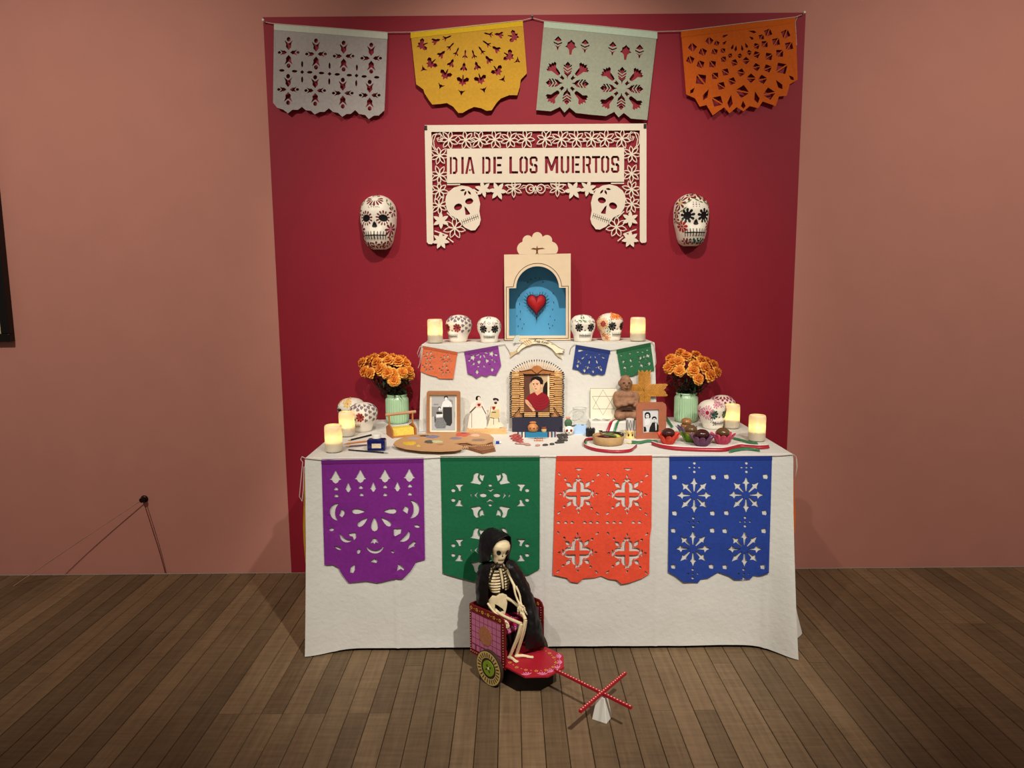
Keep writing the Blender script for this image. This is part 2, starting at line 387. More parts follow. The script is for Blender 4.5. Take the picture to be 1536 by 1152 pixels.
hanging('paper_banner', 'yellow scalloped paper banner with butterflies fanning out from its top edge', out, mapper(c, H), wallfn(40, 2), 'yellow', G1, 9, 9, srgb(222, 182, 44))
# --- mint grey, two large snowflake flowers
c = crop(795, 10, 6.4)
out = [c(*p) for p in [(135, 135), (1222, 245), (1125, 1088), (970, 1075), (900, 1020), (850, 1062), (808, 1010), (730, 1050), (560, 1035), (440, 1020), (378, 967), (330, 1018), (288, 962), (200, 1005), (60, 992)]]
bell = [(0, -78), (18, -72), (26, -30), (30, 6), (62, 34), (58, 58), (38, 52), (34, 70), (14, 60), (0, 88), (-14, 60), (-34, 70), (-38, 52), (-58, 58), (-62, 34), (-30, 6), (-26, -30), (-18, -72)]
def chev(y, w, h, t): return [(-w, y), (0, y + h), (w, y), (w * .95, y + t), (0, y + h + t), (-w * .95, y + t)]
H = []
for (x, y) in [(358, 735), (880, 785)]:
    for k in range(4):
        a = k * PI / 2 + .03
        H += [xf([(0, 208), (26, 178), (0, 150), (-26, 178)], x, y, a)] + [xf(chev(yy, w_, -28, 15), x, y, a) for yy, w_ in ((166, 40), (138, 42), (110, 38))]
        H += [xf([(0, 40), (8, 70), (34, 96), (28, 106), (0, 84), (-28, 106), (-34, 96), (-8, 70)], x, y, a)]
        b_ = a + PI / 4
        H += [xf(bell, x - sin(b_) * 182, y + cos(b_) * 182, b_, .92), xf([(-12, 52), (12, 52), (15, 96), (0, 86), (-15, 96)], x, y, b_)]
for (x, y) in [(268, 350), (528, 378), (793, 402), (1052, 430)]:
    H += [xf([(0, -68), (36, -28), (0, -14), (-36, -28)], x, y, .05), xf(chev(-14, 42, 18, 14), x, y, .05), xf([(-38, 12), (0, 32), (38, 12), (10, 38), (4, 66), (-4, 66), (-10, 38)], x, y, .05)]
for (x, y) in [(392, 395), (918, 445)]: H.append(xf([(0, -80), (14, -62), (34, -50), (38, -22), (56, -8), (34, 0), (16, 20), (10, 66), (-10, 66), (-16, 20), (-34, 0), (-56, -8), (-38, -22), (-34, -50), (-14, -62)], x, y, .08))
hanging('paper_banner', 'mint grey cut paper banner with two big snowflake flowers in the top row', out, mapper(c, H), wallfn(40, 3), 'mint', G1, 9, 10, srgb(190, 208, 188))
# --- orange, fan of split squares
c = crop(1005, 10, 6.4)
out = [c(*p) for p in [(105, 238), (1205, 98), (1225, 700), (1150, 745), (1120, 855), (1045, 862), (1015, 955), (890, 910), (845, 975), (765, 955), (705, 1005), (640, 965), (570, 1025), (520, 965), (410, 1045), (350, 945), (285, 960), (240, 880), (155, 842)]]
H = []; ap = (660, 215)
for (x, y, s) in [(215, 390, 46), (378, 328, 42), (448, 352, 30), (315, 435, 44), (195, 510, 44), (428, 432, 36), (508, 422, 30), (293, 553, 44), (408, 552, 42), (515, 505, 34), (577, 470, 26), (618, 537, 38), (670, 472, 26), (730, 518, 38), (760, 440, 28), (830, 460, 38), (830, 378, 34), (908, 360, 40), (877, 292, 32), (942, 250, 44), (1018, 338, 46), (1110, 262, 50), (1143, 378, 48), (1052, 448, 46), (948, 478, 44), (937, 593, 44), (830, 580, 42), (682, 632, 42), (532, 628, 42), (433, 665, 42), (298, 698, 64), (492, 760, 46), (596, 715, 42), (778, 687, 48), (888, 698, 48), (1072, 592, 66), (455, 908, 62), (696, 815, 66), (952, 835, 62)]:
    a = math.atan2(y - ap[1], x - ap[0])
    for sg in (1, -1): H.append(xf([(-s * .92, sg * s * .10), (s * .92, sg * s * .10), (0, sg * s * .98)], x, y, a + PI / 2 + .25))
for (x, y, L_, w_) in [(600, 385, 56, 26), (632, 400, 62, 26), (692, 395, 62, 26), (732, 372, 58, 26), (780, 300, 50, 26), (790, 240, 80, 26), (525, 345, 58, 26), (530, 280, 70, 26)]:
    a = math.atan2(y - ap[1], x - ap[0]); H.append(xf([(-L_ / 2, 0), (L_ * .2, -w_ / 2), (L_ / 2, 0), (L_ * .2, w_ / 2)], x, y, a))
for (x, y, L_, w_) in [(215, 805, 70, 34), (345, 845, 120, 48), (578, 910, 130, 54), (703, 942, 78, 46), (830, 870, 120, 52), (1048, 748, 110, 48), (1165, 682, 70, 34)]:
    a = math.atan2(y - ap[1], x - ap[0]); H.append(xf([(-L_ / 2, 0), (L_ * .15, -w_ / 2), (L_ / 2, 0), (L_ * .15, w_ / 2)], x, y, a))
hanging('paper_banner', 'orange scalloped paper banner of split diamonds, rightmost in the top row', out, mapper(c, H), wallfn(35, 4), 'orange', G1, 9, 9, srgb(204, 96, 30))

# cord and pins that carry them
white_cord = mat('white_cotton_cord', srgb(214, 196, 184), .8)
pts = [(397, 33), (411, 35.5), (500, 42), (581, 48.5), (617, 48.2), (700, 40), (784, 30.5), (798.5, 27), (816, 31.5), (900, 39), (986, 47.5), (1021, 46.5), (1110, 35.5), (1193, 25.5), (1203, 22)]
cd_ = MB().tube([ony(x, y, -.0125) for x, y in pts], .0016, 6).build('garland_cord', white_cord, smooth=60)
tag(cd_, 'thin white cord strung across the top of the crimson panel', 'cord')
MB().tube([ony(*p, -.012) for p in [(1203, 22), (1196, 25), (1193, 33), (1194, 50), (1195, 68)]], .0013, 6).build('loose_end', white_cord, cd_, 60)
for (x, y, lb) in [(397, 32.5, 'small white push pin at the top left corner of the crimson panel'), (798.5, 26, 'small dark push pin holding the middle of the top garland cord'), (1204, 21, 'small white push pin at the top right corner of the crimson panel')]:
    p = ony(x, y, 0); r = thing('push_pin', lb, 'pin', p, 0, 'pins of the top garland')
    R = Matrix.Rotation(PI / 2, 4, 'X')
    MB().lathe([(.0045, .010), (.0045, .012), (.003, .014), (.003, .020), (.005, .022), (.005, .024), (0, .0245)], 12, R=R).build('head', mat('pin_white' if 'white' in lb else 'pin_dark', srgb(220, 205, 195) if 'white' in lb else srgb(50, 30, 30), .4), r, 40)
    MB().tube([(0, 0, 0), (0, -.010, 0)], .0008, 6).build('needle', mat('pin_steel', (.5, .5, .5), .3, metal=1), r)

# ---------------- four long banners on the front of the tablecloth
G2 = 'long paper banners hanging on the front of the lower table'
def frontfn(seed, lift=.0012):
    def f(x, y):
        p = ony(x, y, FY - .01); yy = front_y(p.x, p.z); t = max(0, (y - 690) / 180)
        cre = abs(((y - 690) / 60) % 1 - .5) * .003 * min(1, t * 3)
        return ony(x, y, yy - lift - cre - .001 - .004 * t * (1 + fbm(x * .025, y * .02, seed)))
    return f
c = crop(440, 640, 3.2)
out = [c(*p) for p in [(135, 157), (625, 149), (628, 400), (632, 638), (590, 650), (565, 690), (525, 730), (480, 732), (405, 750), (350, 740), (265, 750), (235, 710), (215, 675), (190, 662), (150, 665), (142, 400)]]
spade = [(0, -1), (.20, -.55), (.48, -.1), (.62, .2), (1.0, .36), (.52, .5), (.34, .82), (0, 1), (-.34, .82), (-.52, .5), (-1.0, .36), (-.62, .2), (-.48, -.1), (-.20, -.55)]
H = [xf(spade, x, y, 0, 32, 33) for x, y in [(203, 240), (322, 237), (440, 235), (557, 232)]] + [xf(spade, x, y, 0, 18, 25) for x, y in [(264, 290), (384, 288), (500, 286)]]
H += [xf([(0, -9), (11, 3), (7, 8), (-7, 8), (-11, 3)], x, y) for x, y in [(206, 297), (207, 330), (324, 290), (328, 325), (441, 287), (441, 325), (560, 283), (560, 322)]]
H += [drop(348, 406, 66, 36, PI), drop(430, 406, 66, 36, -.03), drop(390, 434, 68, 46, PI / 2), drop(358, 436, 64, 34, PI - .72), drop(420, 434, 64, 34, .72)]
def wcres(x, y, r, a0, a1, wd): return arcband(x, y, r, a0, a1, wd, 10)
H += [wcres(232, 410, 44, PI * .65, PI * 1.4, 26), wcres(545, 396, 46, -.38 * PI, .38 * PI, 28), xf([(0, -20), (14, -8), (14, 4), (2, 20), (-12, 10), (-6, 0)], 232, 415), xf([(0, -20), (14, -6), (8, 20), (-16, 4)], 540, 398)]
H += [elli(184, 493, 12, 8, -.2), elli(594, 477, 14, 8, .2), wcres(262, 512, 36, .3 * PI, PI, 18), xf([(-20, -14), (14, -18), (18, 6), (6, 20), (0, 2), (-14, 0)], 285, 525), wcres(508, 500, 48, 0, .5 * PI, 22), xf([(-20, -18), (18, -18), (14, 6), (-14, 20), (-20, 14)], 502, 506)]
H += [wcres(392, 555, 46, .12 * PI, .88 * PI, 16), xf([(-20, 8), (-4, -18), (6, -18), (20, 8), (4, 2), (0, 12), (-6, 4)], 390, 552), xf([(-22, 6), (2, -12), (16, 2), (8, 12)], 390, 642), elli(215, 582, 18, 7, .5), elli(314, 598, 8, 13, .4), elli(477, 600, 9, 6, .5)]
H += [xf([(-20, 20), (-12, -2), (12, -20), (22, -14), (8, 0), (20, 10), (2, 8)], 570, 568), xf([(-12, 18), (-8, -8), (12, -22), (12, 4), (4, 20)], 284, 682), xf([(-16, 18), (-10, -18), (20, 6), (14, 16), (2, 8)], 514, 674)]
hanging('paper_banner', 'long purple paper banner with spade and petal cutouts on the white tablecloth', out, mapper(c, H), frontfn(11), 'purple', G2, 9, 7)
c = crop(640, 670, 5.235)
out = [c(*p) for p in [(108, 75), (888, 71), (888, 500), (886, 960), (800, 1008), (720, 1010), (600, 1045), (480, 1050), (365, 1060), (255, 1030), (180, 1010), (125, 995), (118, 500)]]
bl = [(-58, 36), (-34, 16), (-26, -26), (-8, -44), (14, -42), (4, -12), (12, 12), (34, 32), (22, 50), (-10, 44)]; bl2 = [(22, -36), (36, -24), (58, -28), (50, -2), (44, 24), (30, 14), (18, -8)]
tul = [(-38, -26), (36, -24), (12, 6), (2, 32), (-14, 26), (-8, 0)]
H = []
for cy in (380, 812):
    for sx, sy in ((1, 1), (-1, 1), (1, -1), (-1, -1)):
        f_ = lambda P, x, y: [(500 - sx * (500 - x - px), cy - sy * (cy - (cy - 380) - y - py) if False else cy + sy * ((y + py) - 380)) for px, py in P]
        H += [f_(bl, 397, 247), f_(bl2, 397, 247), f_([(-p[0], p[1]) for p in tul], 258, 318), f_(elli(0, 0, 17, 15), 210, 342)]
    H += [elli(445, cy, 28, 17), elli(552, cy, 28, 17), [(458, cy - 60), (500, cy - 42), (542, cy - 60), (502, cy - 26)], [(458, cy + 60), (500, cy + 42), (542, cy + 60), (502, cy + 26)][::-1] and [(458, cy + 62), (500, cy + 24), (542, cy + 62), (500, cy + 44)]]
    H += [elli(500, cy - 77, 14, 11), elli(500, cy + 77, 14, 11), [(405, cy - 30), (374, cy), (405, cy + 30), (390, cy)], [(595, cy - 30), (626, cy), (595, cy + 30), (610, cy)], [(358, cy - 18), (342, cy), (358, cy + 20), (352, cy)], [(642, cy - 18), (660, cy), (642, cy + 20), (648, cy)]]
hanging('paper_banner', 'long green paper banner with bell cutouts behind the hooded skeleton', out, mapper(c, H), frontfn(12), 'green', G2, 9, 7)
c = crop(810, 670, 5.237)
out = [c(*p) for p in [(128, 73), (880, 69), (875, 640), (862, 720), (858, 1000), (800, 1035), (700, 1070), (640, 1080), (600, 1045), (540, 1040), (480, 1015), (430, 1030), (340, 1035), (300, 1070), (240, 1060), (210, 1030), (100, 1005), (106, 800), (118, 300)]]
H = []
for (x, y) in [(303, 370), (685, 375), (295, 830), (685, 835)]:
    for k in range(4):
        a = k * PI / 2
        H += [xf([(15, -15), (16, -70), (4, -100), (34, -94), (46, -70), (44, -44), (72, -44), (98, -32), (106, -8), (70, -16)], x, y, a), xf([(52, -54), (58, -86), (92, -102), (88, -68), (62, -52)], x, y, a), xf(elli(113, -103, 12, 9, -.7), x, y, a)]
        H += [xf(drop(140, -136, 34, 20, -.75), x, y, a), xf([(-30, -116), (-12, -124), (0, -114), (12, -124), (30, -116), (10, -104), (0, -92), (-10, -104)], x, y, a), xf([(0, -160), (9, -140), (0, -128), (-9, -140)], x, y, a)]
H += [xf([(-18, 0), (0, -12), (18, 0), (8, 9), (-8, 9)], x, 595) for x in (145, 203, 252, 352, 400, 450, 530, 582, 632, 735, 782)]
H += [xf([(-36, -8), (36, -8), (14, 4), (0, 10), (-14, 4)], x, 178) for x in (305, 690)]
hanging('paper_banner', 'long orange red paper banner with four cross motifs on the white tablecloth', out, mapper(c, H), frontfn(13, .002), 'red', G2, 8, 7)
c = crop(980, 650, 3.29)
out = [c(*p) for p in [(80, 111), (586, 109), (578, 400), (570, 690), (520, 705), (495, 700), (480, 718), (440, 722), (400, 722), (375, 705), (320, 685), (270, 715), (235, 720), (220, 738), (185, 735), (150, 735), (110, 705), (73, 685), (76, 400)]]
arrow = [(22, -3), (60, -5), (64, -16), (76, -10), (92, 0), (76, 10), (64, 16), (60, 5), (22, 3)]
arrow = [(20, -3), (58, -7), (62, -22), (72, -9), (96, 0), (72, 9), (62, 22), (58, 7), (20, 3)]
H = []
for (x, y) in [(202, 305), (458, 303), (196, 568), (450, 570)]:
    H += [xf(arrow, x, y, k * PI / 4, .93) for k in range(8)]
    H += [xf([(-13, -9), (8, -12), (13, 2), (8, 13), (-10, 10)], x + dx, y + dy) for dx, dy in ((-97, -90), (95, -90), (-97, 88), (90, 88))]
for (x, y) in [(203, 168), (460, 168), (198, 438), (453, 436), (195, 692), (446, 692)]:
    H += [elli(x, y, 4.5), elli(x, y - 21, 7), elli(x, y + 21, 7), elli(x - 24, y, 6, 4), elli(x + 24, y, 6, 4)]
hanging('paper_banner', 'long blue paper banner with four starburst snowflakes on the white tablecloth', out, mapper(c, H), frontfn(14), 'blue', G2, 9, 7)

# cord along the table edge with a loop at either end
def fy(x, y): p = ony(x, y, FY - .004); return ony(x, y, front_y(p.x, p.z) - .0035)
tc_ = MB().tube([fy(*p) for p in [(457, 687), (470, 688.5), (484, 690), (634, 687.5), (661, 686), (810, 685), (834, 685), (978, 684.5), (1004, 684.5), (1158, 683.5), (1175, 683), (1190, 681.5)]], .0013, 6).build('edge_cord', white_cord, smooth=60)
tag(tc_, 'thin cord along the lower table edge carrying the four long banners', 'cord')
MB().tube([ony(*p, FY - .004) for p in [(457, 687), (453, 685), (451, 689), (454, 693), (452, 715), (449, 745), (453, 752), (455, 735), (456, 700)]], .0016, 6).build('loose_end', white_cord, tc_, 60)
MB().tube([ony(*p, FY - .006) for p in [(1190, 681.5), (1194, 685), (1195, 700), (1193, 716), (1196, 700), (1195, 688)]], .0013, 6).build('loose_end', white_cord, tc_, 60)
# side banners, seen edge on
for sx, key, lb in ((-1, 'yellow', 'yellow paper banner on the left side of the table, seen edge on'), (1, 'orange', 'orange paper banner on the right side of the table, seen edge on')):
    xs = -.778 if sx < 0 else 1.0505
    def sf(u, v, sx=sx, xs=xs):
        vv = v / T; y = -.772 + u
        return Vector((xs + low_disp(xs, y, 'l' if sx < 0 else 'r', vv)[0] + sx * (.004 + (.018 if sx < 0 else .030) * max(0, sin(PI * min(1, max(0, (v - .10) / .36))))), y, T - v))
    o_ = [(0, .02), (.42, .02), (.42, .42), (.35, .45), (.28, .42), (.21, .46), (.14, .42), (.07, .45), (0, .42)]
    hh = [elli(.21 + .12 * cos(k * PI / 4), .23 + .12 * sin(k * PI / 4), .02, .04, k * PI / 4) for k in range(8)]
    r = thing('paper_banner', lb, 'paper banner', sf(.21, .02), 0, 'paper banners on the sides of the table'); c0 = sf(.21, .02)
    cut_sheet('cut_sheet', o_, hh, lambda x, y: sf(x, y) - c0, pmat(key), r, .03, .0006)

# ---------------- four small banners on the rear tier
G3 = 'small paper banners on the front of the rear tier'
def upfn(seed):
    def f(x, y):
        p = ony(x, y, UY - .008); t = max(0, (y - 520) / 50)
        return ony(x, y, up_y(p.x, p.z) - .003 - .004 * t - .002 * t * fbm(x * .06, y * .05, seed))
    return f
def star(x, y, r, n=5, k=.45, rot=0): return xf([(r * (1 if i % 2 == 0 else k) * cos(PI * i / n), r * (1 if i % 2 == 0 else k) * sin(PI * i / n)) for i in range(2 * n)], x, y, rot)
c = crop(620, 460, 9.6); rr = random.Random(5)
out = [c(*p) for p in [(140, 565), (635, 655), (575, 1040), (370, 1035), (330, 1005), (250, 990), (190, 970), (100, 930)]]
H = []
for (x, y) in [(225, 715), (470, 760), (210, 870), (450, 915)]:
    H += [drop(x + 18 * cos(k * PI / 3), y + 18 * sin(k * PI / 3), 50, 26, k * PI / 3) for k in range(6)] + [elli(x + 78 * cos(k * PI / 2 + .4), y + 62 * sin(k * PI / 2 + .4), 11) for k in range(4)]
hanging('small_paper_banner', 'small pale orange paper banner, leftmost on the rear tier', out, mapper(c, H), upfn(21), 's_orange', G3, 5, 4)
out = [c(*p) for p in [(735, 645), (1220, 560), (1265, 850), (1190, 990), (1100, 975), (1050, 1010), (985, 985), (905, 1030), (840, 985), (780, 965)]]
H = [star(855, 730, 52), star(945, 790, 42, rot=.3), star(1062, 775, 42, rot=.5), star(1125, 675, 50), elli(925, 690, 34, 11, -.4), elli(968, 715, 30, 10, 1.8), elli(1020, 708, 30, 10, 1.1), elli(1050, 662, 32, 11, .3), elli(805, 770, 18), elli(1190, 690, 24, 16, .5), elli(935, 855, 16), elli(1100, 830, 18, 8)]
H += [xf([(-20, 20), (0, -36), (22, 24), (0, 8)], x, y, r_) for x, y, r_ in [(870, 815, .6), (1018, 860, 0), (1140, 760, -.6), (1175, 785, -.7)]] + [star(918, 935, 40, 4, .5), star(1135, 900, 38, 4, .5), elli(855, 835, 22, 8, -.6)]
hanging('small_paper_banner', 'small purple paper banner with star flowers on the rear tier', out, mapper(c, H), upfn(22), 's_purple', G3, 5, 5)
c = crop(845, 460, 9.6)
out = [c(*p) for p in [(180, 550), (675, 630), (600, 970), (560, 985), (500, 970), (430, 990), (370, 960), (280, 965), (210, 910), (130, 895)]]
H = []
for k in range(6):
    a = .1 + k * .58; ax, ay = 425, 610
    for r_, s_ in ((110, 22), (180, 34), (265, 30)):
        x, y = ax + r_ * cos(a), ay + r_ * sin(a)
        if r_ * cos(a) < -215 or x > 610 or y > 880: continue
        H.append(drop(x - s_ * cos(a) * .9, y - s_ * sin(a) * .9, s_ * 2, s_ * .9, a))
        if r_ > 200: H += [elli(x - s_ * sin(a), y + s_ * cos(a), 10, 18, a), elli(x + s_ * sin(a), y - s_ * cos(a), 10, 18, a)]
H += [star(305, 915, 34, 4, .5), star(430, 930, 28, 4, .5), star(545, 900, 30, 4, .5), star(205, 850, 32, 4, .5), elli(250, 625, 40, 10, .1)]
hanging('small_paper_banner', 'small dark blue paper banner with fanned cutouts on the rear tier', out, mapper(c, H), upfn(23), 's_blue', G3, 5, 5)
out = [c(*p) for p in [(765, 620), (1255, 520), (1310, 920), (1230, 930), (1120, 930), (1060, 970), (1000, 1000), (830, 1000)]]
bird = [(-46, -10), (-8, -8), (6, -34), (14, -6), (44, 10), (12, 10), (0, 34), (-6, 10)]
H = [xf(bird, x, y, r_, s_) for x, y, r_, s_ in [(865, 785, .3, .9), (970, 770, 1.2, .9), (885, 870, .8, 1), (985, 850, 2, .8), (1110, 735, .2, 1), (1215, 705, -.6, 1.2), (1125, 840, .9, 1.1), (1235, 815, .1, 1.1), (1160, 715, 1.6, .7)]] + [elli(x, y, 14, 12) for x, y in [(835, 700), (960, 672), (1072, 650), (1142, 650), (1208, 622), (1095, 790), (1185, 850), (1190, 750), (900, 925)]]
hanging('small_paper_banner', 'small green paper banner with bird cutouts, rightmost on the rear tier', out, mapper(c, H), upfn(24), 's_green', G3, 5, 5)
def uf(x, y): p = ony(x, y, UY - .004); return ony(x, y, up_y(p.x, p.z) - .004)
dark_thread = mat('dark_thread', srgb(120, 104, 88), .8)
for lb, pp in (('thin white cord hanging beside the small pale orange banner', [(634, 519), (686, 528.3), (697, 527.2), (747, 518.2), (757, 516.5), (762, 524), (767, 533)]), ('thin white cord between the small blue and green banners', [(854, 531), (856, 522), (861, 517), (864, 517.3), (915, 525.7), (925, 524.6), (975, 514.2), (979, 513.5)])):
    o = MB().tube([uf(*p) for p in pp], .0010, 6).build('string_length', white_cord if 0 else dark_thread, smooth=60); tag(o, lb, 'cord', 'cords on the rear tier')
    e = [(634, 518), (630, 520), (626, 530), (628, 536), (631, 526), (632, 518), (630, 545), (627, 552)] if 'orange' in lb else [(979, 513.5), (981, 518), (983, 530), (984, 545), (981, 552)]
    MB().tube([ony(*p, UY - .006) for p in e], .0014, 6).build('loose_end', white_cord, o, 60)

# ================================================================ white cut paper sign
def sgn(x, y, d=0): return ony(x, y, -.014 - d)
c = crop(630, 175, 5.486); wp = mat('white_sign_card', srgb(236, 224, 206), .8, .02, 30, spec=.2)
S0 = sgn(803, 270)
sign = thing('cut_paper_sign', 'white cut paper sign with skulls and flowers reading DIA DE LOS MUERTOS', 'sign', S0)
def mir(P, on): return [(949.0 - (x - 0), y - (x - 474.5) * 0 - 0) for x, y in P] if on else P
MX = (803.3 - 630) * 5.486
def tilt(p): return (p[0], p[1] - (p[0] - 40) * .0105 + 0)          # the sign hangs a hair higher on the right
def sp(x, y, d=0): q = c(x, y - (x - 40) * .0075); return sgn(*q, d) - S0
RX = 2 * MX - 38
strip_out = [(38, 70), (RX, 70), (RX, 1040), (RX - 10, 1052), (RX - 42, 1052), (RX - 55, 1035), (RX - 55, 126), (93, 126), (112, 1035), (98, 1050), (70, 1048), (56, 1032)]
cut_sheet('border_strip', strip_out, [], lambda x, y: sp(x, y), wp, sign, None, .0012)
px0, px1, py0, py1 = 222, 2 * MX - 222, 265, 548
def stencil():
    L = {}
    t = .26
    L['D'] = [[(0, 0), (.26, 0), (.26, 1), (0, 1)], [(.40, 0), (.78, 0), (1, .14), (1, .86), (.78, 1), (.40, 1), (.40, .86), (.66, .86), (.74, .78), (.74, .22), (.66, .14), (.40, .14)]]
    L['I'] = [[(0, 0), (1, 0), (1, 1), (0, 1)]]
    L['A'] = [[(.34, 0), (.66, 0), (1, 1), (.76, 1), (.70, .80), (.62, .80), (.62, .70), (.66, .68), (.52, .18), (.24, 1), (0, 1)], [(.42, .72), (.55, .72), (.58, .82), (.40, .82)]]
    L['E'] = [[(0, 0), (.3, 0), (.3, 1), (0, 1)], [(.42, 0), (1, 0), (1, .14), (.42, .14)], [(.42, .43), (.9, .43), (.9, .57), (.42, .57)], [(.42, .86), (1, .86), (1, 1), (.42, 1)]]
    L['L'] = [[(0, 0), (.3, 0), (.3, .86), (1, .86), (1, 1), (0, 1)]]
    L['O'] = [[(0, .14), (.22, 0), (.44, 0), (.44, .13), (.34, .13), (.28, .2), (.28, .8), (.34, .87), (.44, .87), (.44, 1), (.22, 1), (0, .86)], [(1, .14), (.78, 0), (.56, 0), (.56, .13), (.66, .13), (.72, .2), (.72, .8), (.66, .87), (.56, .87), (.56, 1), (.78, 1), (1, .86)]]
    L['S'] = [[(0, .12), (.2, 0), (.8, 0), (1, .12), (1, .30), (.74, .30), (.74, .14), (.28, .14), (.28, .36), (.44, .44), (.44, .58), (.2, .56), (0, .44)], [(.54, .44), (.8, .44), (1, .56), (1, .88), (.8, 1), (.2, 1), (0, .88), (0, .70), (.26, .70), (.26, .86), (.72, .86), (.72, .62), (.54, .58)]]
    L['M'] = [[(0, 0), (.24, 0), (.50, .55), (.76, 0), (1, 0), (1, 1), (.80, 1), (.80, .38), (.58, .86), (.42, .86), (.20, .38), (.20, 1), (0, 1)]]
    L['U'] = [[(0, 0), (.28, 0), (.28, .8), (.34, .87), (.44, .87), (.44, 1), (.2, 1), (0, .88)], [(1, 0), (.72, 0), (.72, .8), (.66, .87), (.56, .87), (.56, 1), (.8, 1), (1, .88)]]
    L['R'] = [[(0, 0), (.28, 0), (.28, 1), (0, 1)], [(.40, 0), (.8, 0), (1, .12), (1, .46), (.86, .54), (1, 1), (.72, 1), (.58, .60), (.40, .60), (.40, .47), (.66, .47), (.73, .41), (.73, .18), (.66, .13), (.40, .13)]]
    L['T'] = [[(0, 0), (1, 0), (1, .14), (.64, .14), (.64, 1), (.36, 1), (.36, .14), (0, .14)]]
    return L
ST = stencil(); o6 = (800 - 630) * 5.486
let = [('D', 245, 308), ('I', 340, 360), ('A', 372, 450), ('D', 512, 580), ('E', 603, 675), ('L', 735, 807), ('O', 818, 888), ('S', 902, o6 + 35), ('M', o6 + 95, o6 + 205), ('U', o6 + 225, o6 + 296), ('E', o6 + 316, o6 + 382), ('R', o6 + 405, o6 + 474), ('T', o6 + 482, o6 + 550), ('O', o6 + 557, o6 + 625), ('S', o6 + 640, o6 + 707)]
LH = []
for ch, a, b_ in let:
    for P in ST[ch]: LH.append([(a + u * (b_ - a), 334 + v * 140) for u, v in P])
cut_sheet('lettered_panel', [(px0, py0), (px1, py0), (px1, py1), (px0, py1)], LH, lambda x, y: sp(x, y), wp, sign, None, .0012)
# lace of flowers: petals as cut rings, each a band of card
lace = MB(); LN = ['lace_flower']
def lace_part(nm):
    global lace
    if lace.v: lace.build(nm, wp, sign)
    lace = MB()
def ring(P, wd):
    n = len(P); I = []
    cx = sum(p[0] for p in P) / n; cy = sum(p[1] for p in P) / n
    A = []; B = []
    for i in range(n):
        x0, y0 = P[i - 1]; x1, y1 = P[(i + 1) % n]; L_ = math.hypot(x1 - x0, y1 - y0) or 1; nx, ny = -(y1 - y0) / L_, (x1 - x0) / L_
        A.append((P[i][0] + nx * wd / 2, P[i][1] + ny * wd / 2)); B.append((P[i][0] - nx * wd / 2, P[i][1] - ny * wd / 2))
    k = random.uniform(0, .0004); dd = (.0005 + k, -.0005 + k)
    V = [sp(x, y, d) for d in dd for x, y in A] + [sp(x, y, d) for d in dd for x, y in B]
    F = []
    for i in range(n):
        j = (i + 1) % n
        F += [(i, j, 2 * n + j, 2 * n + i), (n + i, 3 * n + i, 3 * n + j, n + j), (i, n + i, n + j, j), (2 * n + i, 2 * n + j, 3 * n + j, 3 * n + i)]
    lace.add(V, F)
def solidp(P):
    k = random.uniform(0, .0004); lace.prism(P, lambda x, y, d: sp(x, y, .0005 + k - d), .001)
def oflower(x, y, r, n, rot, mx, wd=7):
    for i in range(n):
        P = leafp(x + 8 * cos(rot + 2 * PI * i / n), y + 8 * sin(rot + 2 * PI * i / n), r * random.uniform(.88, 1.1), r * .42, rot + 2 * PI * i / n, 6)
        ring([(2 * MX - a, b_) for a, b_ in P] if mx else P, wd)
    P = elli(x, y, 13, 13, 0, 8); solidp([(2 * MX - a, b_) for a, b_ in P] if mx else P); lace_part('lace_flower')
def sflower(x, y, r, n, rot, mx):
    for i in range(n):
        P = leafp(x - 6 * cos(rot + 2 * PI * i / n), y - 6 * sin(rot + 2 * PI * i / n), r * 1.1, r * .46, rot + 2 * PI * i / n, 5); solidp([(2 * MX - a, b_) for a, b_ in P] if mx else P)
    lace_part('lace_blossom')
random.seed(11)
for mx in (0, 1):
    for (x, y) in [(240, 192), (375, 194), (490, 192), (615, 192), (740, 194), (870, 190)]: oflower(x, y, 70, 7, random.uniform(0, 1), mx)
    for (x, y) in [(160, 322), (160, 480), (160, 610), (158, 732)]: oflower(x, y, 68, 7, random.uniform(0, 1), mx)
    oflower(285, 920, 84, 7, .2, mx); oflower(770, 597, 62, 6, .5, mx)
    sflower(172, 855, 70, 6, .5, mx); sflower(172, 1020, 72, 7, .2, mx); sflower(520, 600, 70, 6, .3, mx); sflower(640, 615, 76, 6, .1, mx)
    for P, wd in (([(100, 170), (96, 230), (120, 270), (150, 290), (118, 250), (112, 200), (130, 150), (165, 135), (190, 170), (178, 205), (148, 205), (140, 180), (158, 170), (150, 190), (172, 190), (172, 150), (140, 140), (110, 150)], 7), (elli(905, 600, 34, 36, 0, 12), 8), (elli(915, 600, 16, 15, 0, 10), 7), ([(820, 600), (850, 570), (880, 575), (860, 590)], 7), ([(945, 640), (935, 600), (949, 575), (960, 600)], 7)):
        ring([(2 * MX - a, b_) for a, b_ in P] if mx else P, wd); lace_part('lace_scroll')
    for a_, b_ in (((222, 790), (285, 850)), ((120, 940), (230, 980)), ((230, 1000), (275, 1035)), ((440, 600), (500, 640)), ((222, 560), (330, 560)), ((700, 570), (830, 560))):
        P = bar(*a_, *b_, 9); solidp([(2 * MX - u, v) for u, v in P] if mx else P); lace_part('lace_bridge')
sk_out = [(208, 690), (215, 655), (235, 620), (280, 585), (340, 568), (400, 578), (450, 608), (480, 660), (495, 720), (488, 780), (500, 850), (490, 890), (455, 937), (420, 940), (370, 915), (340, 885), (310, 842), (250, 812), (220, 762)]
